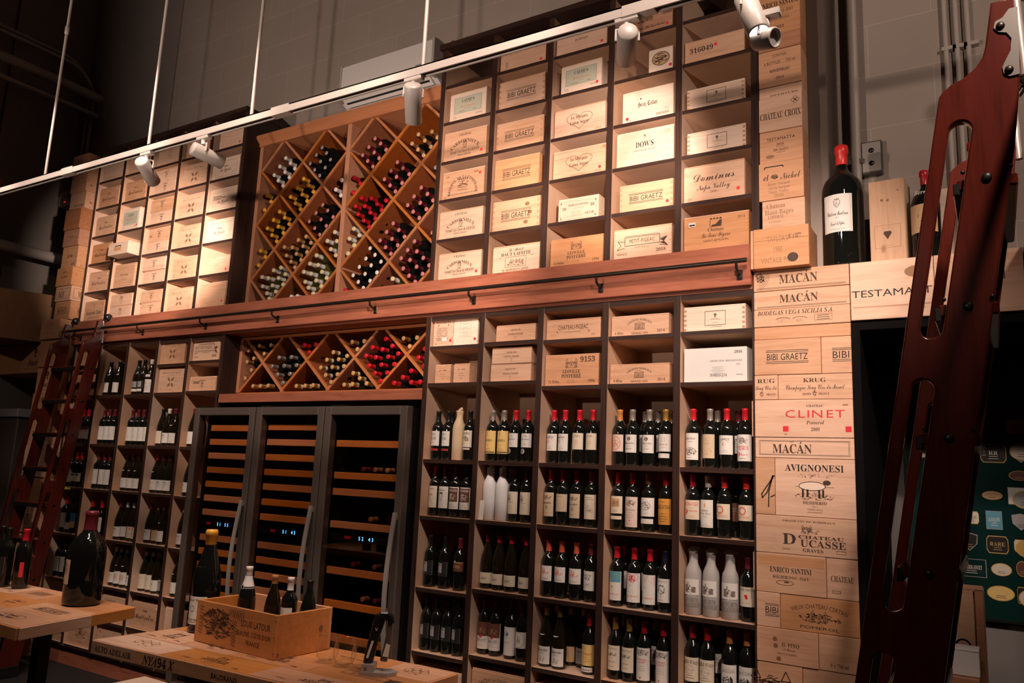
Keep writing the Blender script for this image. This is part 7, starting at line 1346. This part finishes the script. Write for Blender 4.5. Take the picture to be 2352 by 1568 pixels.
# ------------------------------------------------------------------ wine fridges
def fridge(x0, x1, sh, disp, digits, label, bx0=None):
    y0 = -.12; zb, zt = .10, 2.082; w = x1-x0
    o = empty('wine_fridge', ((x0+x1)/2, 0, 0)); q = (-(x0+x1)/2, 0, 0); bx0 = bx0 or x0 + .004
    b = MB(); t = .03
    b.box(bx0, bx0+t, -.06, .44, .02, zt-.004, 'fridge_black'); b.box(x1-t-.004, x1-.004, -.06, .44, .02, zt-.004, 'fridge_black'); b.box(bx0+t, x1-t-.004, -.06, .44, zt-t, zt-.004, 'fridge_black'); b.box(bx0+t, x1-t-.004, -.06, .44, .02, .10, 'fridge_black'); b.box(bx0+t, x1-t-.004, .42, .44, .10, zt-t, 'fridge_black')
    b.build('cabinet', o, q)
    f = .056; b = MB()
    b.box(x0, x0+f, y0, -.062, zb, zt, 'steel_dark', c=.003); b.box(x1-f, x1, y0, -.062, zb, zt, 'steel_dark', c=.003); b.box(x0+f, x1-f, y0, -.062, zt-f, zt, 'steel_dark', c=.003); b.box(x0+f, x1-f, y0, -.062, zb, zb+f, 'steel_dark', c=.003)
    b.build('door_frame', o, q)
    MB().box(x0+f, x1-f, y0+.012, y0+.018, zb+f, zt-f, 'door_glass').build('glass_pane', o, q)
    for z in sh:
        b = MB(); b.box(max(x0+f, bx0+t)+.004, x1-f-.002, -.055, -.036, z-.022, z+.022, 'fridge_wood', c=.002); b.box(max(x0+f, bx0+t)+.004, x1-f-.002, -.036, .40, z-.004, z+.004, 'black_metal'); b.build('shelf', o, q)
    b = MB(); b.box(max(x0+f, bx0+t)+.002, x1-f, -.05, .40, disp-.022, disp+.022, 'fridge_black')
    P = Print(b, lambda x, y, l: (x, -.05-l, y)); xc = (x0+x1)/2 + .02
    for i, ch in enumerate(digits): P.t(ch, xc + (i-1.5)*.026 + (.02 if i > 1 else -.01), disp, .022, 'S', 'led_blue')
    P.fill(xc-.15, disp, .05, .016, 'ink_red'); b.build('control_panel', o, q)
    b = MB(); pts = []
    for k in range(13):
        t_ = k/12; pts.append((x1-.028, y0 - .022 - .048*math.sin(math.pi*t_), 1.44 - .93*t_))
    V = []
    for (x, y, z) in pts: V += [(x-.015, y, z), (x+.015, y, z), (x+.015, y+.010, z), (x-.015, y+.010, z)]
    F = [(4*i+j, 4*i+4+j, 4*i+4+(j+1) % 4, 4*i+(j+1) % 4) for i in range(12) for j in range(4)] + [(0, 1, 2, 3), (48, 49, 50, 51)]
    b.add(V, F, 'steel'); b.box(x1-.038, x1-.018, y0-.02, y0, 1.40, 1.43, 'steel'); b.box(x1-.038, x1-.018, y0-.02, y0, .53, .56, 'steel'); b.build('handle', o, q)
    b = MB(); b.box(x0+.02, x0+.12, -.10, .02, zt+.001, zt+.012, 'black_metal', c=.002); b.build('hinge', o, q)
    b = MB(); b.box(bx0+.03, x1-.03, -.04, .40, 0, .02, 'black_void'); b.build('feet', o, q)
    tag(o, label, 'wine fridge', 'tall wine fridges')
F1 = [1.937, 1.835, 1.735, 1.632, 1.53, 1.43, 1.329, 1.151, 1.054, .957, .864, .772, .681, .58, .48]
F2 = [1.948, 1.843, 1.739, 1.637, 1.537, 1.434, 1.333, 1.145, 1.047, .947, .849, .75, .65, .55]
F3 = [1.845, 1.64, 1.536, 1.331, 1.046, .845, .647, .45]
fridge(-5.074, -4.412, F1, 1.252, '5155', 'tall wine fridge nearest the far shelving', -4.985)
fridge(-4.395, -3.742, F2, 1.249, '5145', 'middle tall wine fridge reflecting pale crates')
fridge(-3.731, -3.040, F3, 1.257, '5243', 'tall wine fridge with few shelves beside the pillar-side shelving')
FB = [(-3.45, 1.665, 'first bottle lying on the second wooden shelf inside the right fridge'), (-3.35, 1.665, 'second bottle lying on the second wooden shelf inside the right fridge'), (-3.25, 1.665, 'third bottle lying on the second wooden shelf inside the right fridge'), (-3.36, 1.357, 'bottle lying above the display inside the right fridge'),
      (-3.48, 1.072, 'first bottle lying below the display inside the right fridge'), (-3.30, 1.072, 'second bottle lying below the display inside the right fridge'), (-3.28, .872, 'first bottle lying on the low shelf inside the right fridge'), (-3.38, .872, 'second bottle lying on the low shelf inside the right fridge')]
for x, z, lb in FB:
    o = link('wine_bottle', body_mesh('b', 'bottle_brown', 18), None, (x, .275, z + .020)); o.rotation_euler = (R(90), 0, 0); link('capsule', cap_mesh(rng.choice('BDT'), 14), o); link('paper_label', label_mesh('oldplain', 'b'), o)
    tag(o, lb, 'wine bottle', 'bottles inside the right fridge')

# ------------------------------------------------------------------ bar tables of crate boards
def bar_table(name, corners, z, label, legs, seed, prints):
    o = empty(name, (0, 0, 0)); g = random.Random(seed)
    (ax, ay), (bx, by), (cx, cy), (dx, dy) = corners     # front left, front right, back right, back left
    def pt(u, v): return (ax*(1-u)*(1-v)+bx*u*(1-v)+cx*u*v+dx*(1-u)*v, ay*(1-u)*(1-v)+by*u*(1-v)+cy*u*v+dy*(1-u)*v)
    th = .048
    b = MB(); b.prism([pt(0.003, .003), pt(.997, .003), pt(.997, .997), pt(.003, .997)], 'z', z-.020, z-.006, 'pine_orange'); b.build('core_board', o)
    # crate boards laid as a patchwork, each a part
    L_ = math.hypot(bx-ax, by-ay); u = 0.
    rowsv = [0, .30, .64, 1.]
    for r_ in range(3):
        u = 0.; v0, v1 = rowsv[r_], rowsv[r_+1]
        while u < .999:
            u1 = min(1., u + g.choice((.22, .3, .36))*1.25/L_); u1 = 1. if u1 > .9 else u1
            q = [pt(u, v0), pt(u1, v0), pt(u1, v1), pt(u, v1)]; b = MB(); mx = (q[0][0]+q[2][0])/2; my = (q[0][1]+q[2][1])/2
            b.prism([(x-mx + (mx-x)*.004, y-my + (my-y)*.006) for x, y in q], 'z', -.006, g.choice((0, 0, -.001)), g.choice(('table_oak', 'honey', 'pine_orange', 'pine', 'table_oak')))
            W_ = abs(q[1][0]-q[0][0]); H_ = abs(q[2][1]-q[1][1]); P = Print(b, lambda x, y, l: (x, y, l)); k = g.choice(prints)
            if k: DES[k](P, W_*.8, H_*.8)
            b.build('crate_board', o, (mx, my, z)); u = u1
    # edge boards
    for (p, q), nm in (((pt(0, 0), pt(1, 0)), 'f'), ((pt(1, 0), pt(1, 1)), 'r'), ((pt(0, 1), pt(0, 0)), 'l'), ((pt(1, 1), pt(0, 1)), 'b')):
        L2 = math.hypot(q[0]-p[0], q[1]-p[1]); ux, uy = (q[0]-p[0])/L2, (q[1]-p[1])/L2; t = 0.; i = 0
        while t < L2 - .01:
            t1 = min(L2, t + g.choice((.26, .34, .42)));  t1 = L2 if L2 - t1 < .12 else t1
            nx, ny = uy, -ux
            b = MB(); w = t1 - t; b.box(-w/2, w/2, -.012, 0, -th, 0, g.choice(('pine', 'honey', 'table_oak')), c=.0015)
            P = Print(b, lambda x, y, l: (x, -.012-l, y - th/2))
            if nm == 'f':
                txt = TABLE_TXT.get((name, i))
                if txt: P.t(txt[0], 0, 0, txt[1], txt[2], txt[3], w=w*.86)
            mxp = (p[0] + ux*(t+t1)/2, p[1] + uy*(t+t1)/2, z - .001)
            b.build('edge_board', o, mxp, (0, 0, math.atan2(uy, ux))); t = t1; i += 1
    for x, y in legs:
        b = MB(); b.box(x-.028, x+.028, y-.028, y+.028, .012, z-.05, 'black_metal', c=.003); b.build('leg', o)
    (lx0, ly0) = legs[0]; 
    for x, y in legs:
        b = MB(); b.box(x-.18, x+.18, y-.18, y+.18, 0, .012, 'black_metal', c=.003); b.build('base_plate', o)
    b = MB(); xs = [l[0] for l in legs]; ys = [l[1] for l in legs]
    b.box(min(xs)-.028, max(xs)+.028, ys[0]-.028, ys[0]+.028, z-.075, z-.049, 'black_metal'); b.build('under_frame', o)
    return tag(o, label, 'table', 'bar tables topped with crate boards')
TABLE_TXT = {('bar_table', 0): ('ALTO ADELAIR', .02, 'B', 'ink'), ('bar_table', 1): ('NYA94 X', .03, 'I', 'ink_black'), ('bar_table', 2): ('BAUDRAND', .016, 'S', 'ink_black'), ('bar_table', 3): ('3 JEROBOAMS', .03, 'S', 'ink_black'), ('side_bar_table', 0): ('CHATEAU', .016, 'B', 'ink')}
PR = [None, 'fic', 'leoville', 'calon', 'palmer', 'bibi', 'd' and 'carb', 'vine', 'walker', 'flower']
bar_table('bar_table', [(-2.995, -1.965), (-1.66, -1.90), (-1.655, -1.445), (-2.945, -1.475)], 1.0, 'crate-board bar table in the middle carrying the open wooden box', [(-2.30, -1.70), (-1.95, -1.70)], 11, PR)
bar_table('bar_table', [(-5.2, -2.04), (-3.395, -2.045), (-3.51, -1.475), (-5.2, -1.49)], 1.0, 'crate-board bar table at the left carrying the big magnum', [(-3.66, -1.80), (-4.9, -1.80)], 5, PR)

# open wooden box with bottles on the middle table
TT = 1.0006
o = empty('open_wine_crate', (-2.480, -1.738, TT), R(-2.0)); w, d, h, t = .475, .27, .155, .012
b = MB(); b.box(-w/2, w/2, 0, t, 0, h, 'honey', c=.0015); P = Print(b, lambda x, y, l: (x, -l, y + h/2)); DES['latour'](P, w*.98, h*.98)
for k in (-1, 1):
    for q in (-.36, 0, .36): P.disc(k*w*.485, h*q, .0024, 'ink_black', n=6)
b.build('front_board', o)
b = MB(); b.box(-w/2, w/2, d-t, d, 0, h, 'honey', c=.0015); b.build('back_board', o)
b = MB(); b.box(w/2-t, w/2, t, d-t, 0, h, 'honey', c=.0015); P = Print(b, lambda x, y, l: (w/2+l, d/2+x, y+h/2)); P.disc(.08, .005, .010, 'knot', .014); P.disc(-.12, -.06, .005, 'knot'); b.build('end_board', o)
b = MB(); b.box(-w/2, -w/2+t, t, d-t, 0, h, 'honey', c=.0015); b.build('end_board', o)
b = MB(); b.box(-w/2+t, w/2-t, t, d-t, 0, .01, 'honey'); b.build('floor_board', o)
tag(o, 'open wooden wine crate holding four bottles on the middle table', 'open crate')
def std(loc, kind, capc, label, sc_=1., lab=None, glass=None, rz=0., tilt=None):
    o = link('wine_bottle', body_mesh(kind, glass or ('bottle_brown' if kind == 'u' else 'bottle_black'), 24), None, loc, tilt or (0, 0, rz)); o.scale = (sc_,)*3
    link('capsule', cap_mesh(capc, 20), o)
    if lab: link('paper_label', label_mesh(lab, kind), o)
    return tag(o, label, 'wine bottle')
zc = TT + .0112
IB = INB
o = std((IB[0][0], IB[0][1], zc), 'u', 'W', 'foil-topped sparkling bottle with neck label in the open crate', .88, None, 'bottle_black')
b = MB(); b.lathe([(.0305, .205), (.0245, .226), (.0188, .246), (.0172, .26)], 20, 'paper_white'); b.build('neck_foil', o); b = MB(); b.lathe([(.0312, .2), (.0290, .2125)], 20, 'paper_black'); b.build('collar', o)
b = MB(); b.lathe([(0, 0), (.011, 0)], 14, 'paper_white', 'y', (0, -.0315, .212)); b.lathe([(0, -.0004), (.007, -.0004)], 14, 'paper_black', 'y', (0, -.0318, .212)); b.build('medallion', o)
b = MB(); b.tube([(-.016, 0, .285), (0, -.017, .287), (.016, 0, .285), (0, .017, .287)], .0014, 'black_metal', 6, closed=True); b.build('wire_cage', o)
o = std((IB[1][0], IB[1][1], zc), 'u', 'T', 'amber bottle with olive capsule in the open crate', .82, 'reddot', 'bottle_brown')
o = std((IB[2][0], IB[2][1], zc), 'b', 'W', 'white screw-capped bottle in the open crate', .82, 'tallw')
o = std((IB[3][0], IB[3][1], zc), 'u', 'K', 'dark-capped bottle at the end of the open crate', .81, None, 'bottle_black')
# big bottles on the tables
o = MB().lathe([(r*1.42, z*1.36) for r, z in BUR], 32, 'bottle_black').build('large_bottle', None, (-2.84, -1.60, TT))
MB().lathe([(.0248, .285), (.0232, .30), (.0225, .385), (.0255, .388), (.0255, .402), (.022, .411), (0, .412)], 22, 'cap_Y').build('wax_capsule', o)
def magl(z0, z1, ha, fn, paper, rr):
    b = MB(); w = 2*.058*R(ha); h = z1-z0
    def fm(x, y, l):
        th = x/.058; return ((rr((z0+z1)/2+y)+l)*math.sin(th), -(rr((z0+z1)/2+y)+l)*math.cos(th), (z0+z1)/2+y)
    P = Print(b, fm); P.put([(w*(i/12-.5), y) for i in range(13) for y in (-h/2, h/2)], [(2*i, 2*i+2, 2*i+3, 2*i+1) for i in range(12)], paper, .0003); fn(P, w*.95, h); return b
magl(.035, .145, 60, lambda P, w, h: (P.t('Grand Vin', 0, h*.38, h*.1, 'C', 'ink', w=w*.7), P.ring(0, h*.06, h*.1, .002, 'ink_grey'), P.t('Bourgogne', 0, -h*.28, h*.16, 'C', 'ink_grey', w=w*.8), P.bars(0, -h*.42, w*.6, 1, .01, .0014)), 'paper_white', lambda z: .0582).build('paper_label', o)
magl(.262, .292, 40, lambda P, w, h: (P.disc(-w*.3, 0, h*.4, 'paper_gold'), P.bars(w*.12, 0, w*.4, 1, .01, .004, 'ink_grey')), 'paper_white', lambda z: .0455 - (z-.262)*.36).build('neck_label', o)
tag(o, 'yellow-waxed magnum standing behind the open crate on the middle table', 'wine bottle')
h, r = .432, .084
o = MB().lathe([(0, 0), (r*.9, 0), (r*.98, .008), (r, .02), (r, .235), (r*.97, .262), (r*.85, .290), (r*.62, .315), (r*.42, .333), (r*.33, .348), (r*.31, .42), (0, .42)], 36, 'bottle_black').build('large_bottle', None, (-3.735, -1.60, TT), (0, 0, R(-25)))
MB().lathe([(r*.36, .345), (r*.345, .36), (r*.335, .41), (r*.36, .414), (r*.36, .428), (r*.3, .434), (0, .434)], 24, 'cap_D').build('capsule', o)
b = MB(); 
def fm(x, y, l): th = x/.0845; return ((.0845+l)*math.sin(th), -(.0845+l)*math.cos(th), .155+y)
P = Print(b, fm); P.put([(.10*(i/12-.5), y) for i in range(13) for y in (-.056, .056)], [(2*i, 2*i+2, 2*i+3, 2*i+1) for i in range(12)], 'paper_old', .0003); P.disc(.008, .014, .034, 'paper_tan', .03); P.hatch(.008, .014, .07, .062, 90, 'ink_grey', 3, .0016); P.crest(.008, .016, .04, 'ink'); P.bars(0, -.036, .06, 2, .008, .0014, 'ink'); b.build('paper_label', o)
tag(o, 'very large maroon-capped bottle with beige engraved label on the left table', 'wine bottle')
std((-4.37, -1.565, TT), 'b', 'R', 'red-capped bottle with two red labels on the left table', 1., None)
o = bpy.data.objects[-1] if False else [q for q in bpy.data.objects if q.get('label') == 'red-capped bottle with two red labels on the left table'][0]
for a in (-42, 60):
    b = MB(); b.add([(.0379*math.sin(R(a+k*6-16)), -.0379*math.cos(R(a+k*6-16)), z_) for k in range(6) for z_ in (.06, .135)], [(2*i, 2*i+2, 2*i+3, 2*i+1) for i in range(5)], 'paper_red'); b.build('red_label', o)
std((-4.475, -1.60, TT), 'b', 'K', 'black-capped bottle with black label beside the red-labelled bottle', 1., 'dark')
std((-4.60, -1.57, TT), 'u', 'K', 'dark bottle at the picture edge on the left table', 1., 'shortw')
# glasses
for (x, y, lb) in ((-2.098, -1.630, 'stemless wine glass nearest the open crate'), (-2.008, -1.635, 'middle stemless wine glass of the three on the table'), (-1.930, -1.628, 'stemless wine glass nearest the bottle opener')):
    b = MB(); b.lathe([(0, 0), (.018, 0), (.026, .004), (.036, .018), (.041, .036), (.0405, .052), (.036, .075), (.031, .096), (.0300, .0965), (.0345, .075), (.0392, .052), (.0397, .036), (.0345, .020), (.025, .008), (0, .0065)], 36, 'clear_glass')
    tag(b.build('wine_glass', None, (x, y, TT)), lb, 'wine glass', 'stemless glasses on the middle table')
# wine opener on its stand
o = empty('wine_preserver', (-1.855, -1.645, TT), R(28))
b = MB(); b.prism([(-.042, -.03), (.05, -.035), (.075, -.01), (.075, .01), (.05, .035), (-.042, .03)], 'z', 0, .012, 'silver_plastic'); b.prism([(-.042, -.028), (.0, -.028), (.0, .028), (-.042, .028)], 'z', .012, .036, 'silver_plastic')
P = Print(b, lambda x, y, l: (-.028 + x, -.0282-l, .022+y)); P.ln([(-.005, .006), (0, -.006), (.005, .006)], .002, 'ink_black'); b.build('stand', o)
b = MB(); b.tube([(-.026, 0, .034), (-.020, 0, .07), (-.008, 0, .13), (.004, 0, .175), (.010, 0, .195)], [.017, .0185, .018, .020, .018], 'black_plastic', 16)
P = Print(b, lambda x, y, l: (.000 + x, -.0185-l, .15+y)); P.ln([(-.004, .005), (0, -.005), (.004, .005)], .0016, 'ink_white'); b.build('handle_grip', o)
b = MB(); b.box(.004, .04, -.014, .014, .178, .208, 'black_plastic', c=.006); b.tube([(.03, 0, .20), (.044, 0, .19), (.046, 0, .17)], .012, 'black_plastic', 12); b.build('head', o)
b = MB(); b.tube([(.044, 0, .17), (.036, 0, .10), (.028, 0, .045)], [.008, .010, .013], 'steel_dark', 12); b.build('clamp_arm', o)
b = MB(); b.add([(-.030, -.0190, .055), (-.022, -.0190, .054), (-.006, -.0196, .112), (-.014, -.0196, .112)], [(0, 1, 2, 3)], 'paper_white'); b.add([(.026, -.014, .062), (.046, -.0125, .06), (.05, -.0115, .10), (.036, -.0115, .104)], [(0, 1, 2, 3)], 'paper_cream'); b.build('paper_tags', o)
tag(o, 'black wine preserver gadget standing in its silver base on the table', 'wine opener')
# yellow shelf tag, white card
o = MB().box(-.045, .045, -.0012, 0, -.009, .009, 'tag_yellow').build('shelf_tag', None, (-6.86, .0035, 1.408)); tag(o, 'bright yellow shelf tag in the first column of the far shelving', 'shelf tag')
o = MB().box(-.016, .016, -.001, .001, 0, .11, 'paper_white').build('card', None, (-2.566, .032, 1.4285), (R(-6), 0, 0)); tag(o, 'white card leaning on the tissue wrapped bottles', 'card')
o = crate((-4.95, -.55, 0), .34, .30, .20, 'overture', 'pine_pale', 'pale crate on the floor beyond the left table')
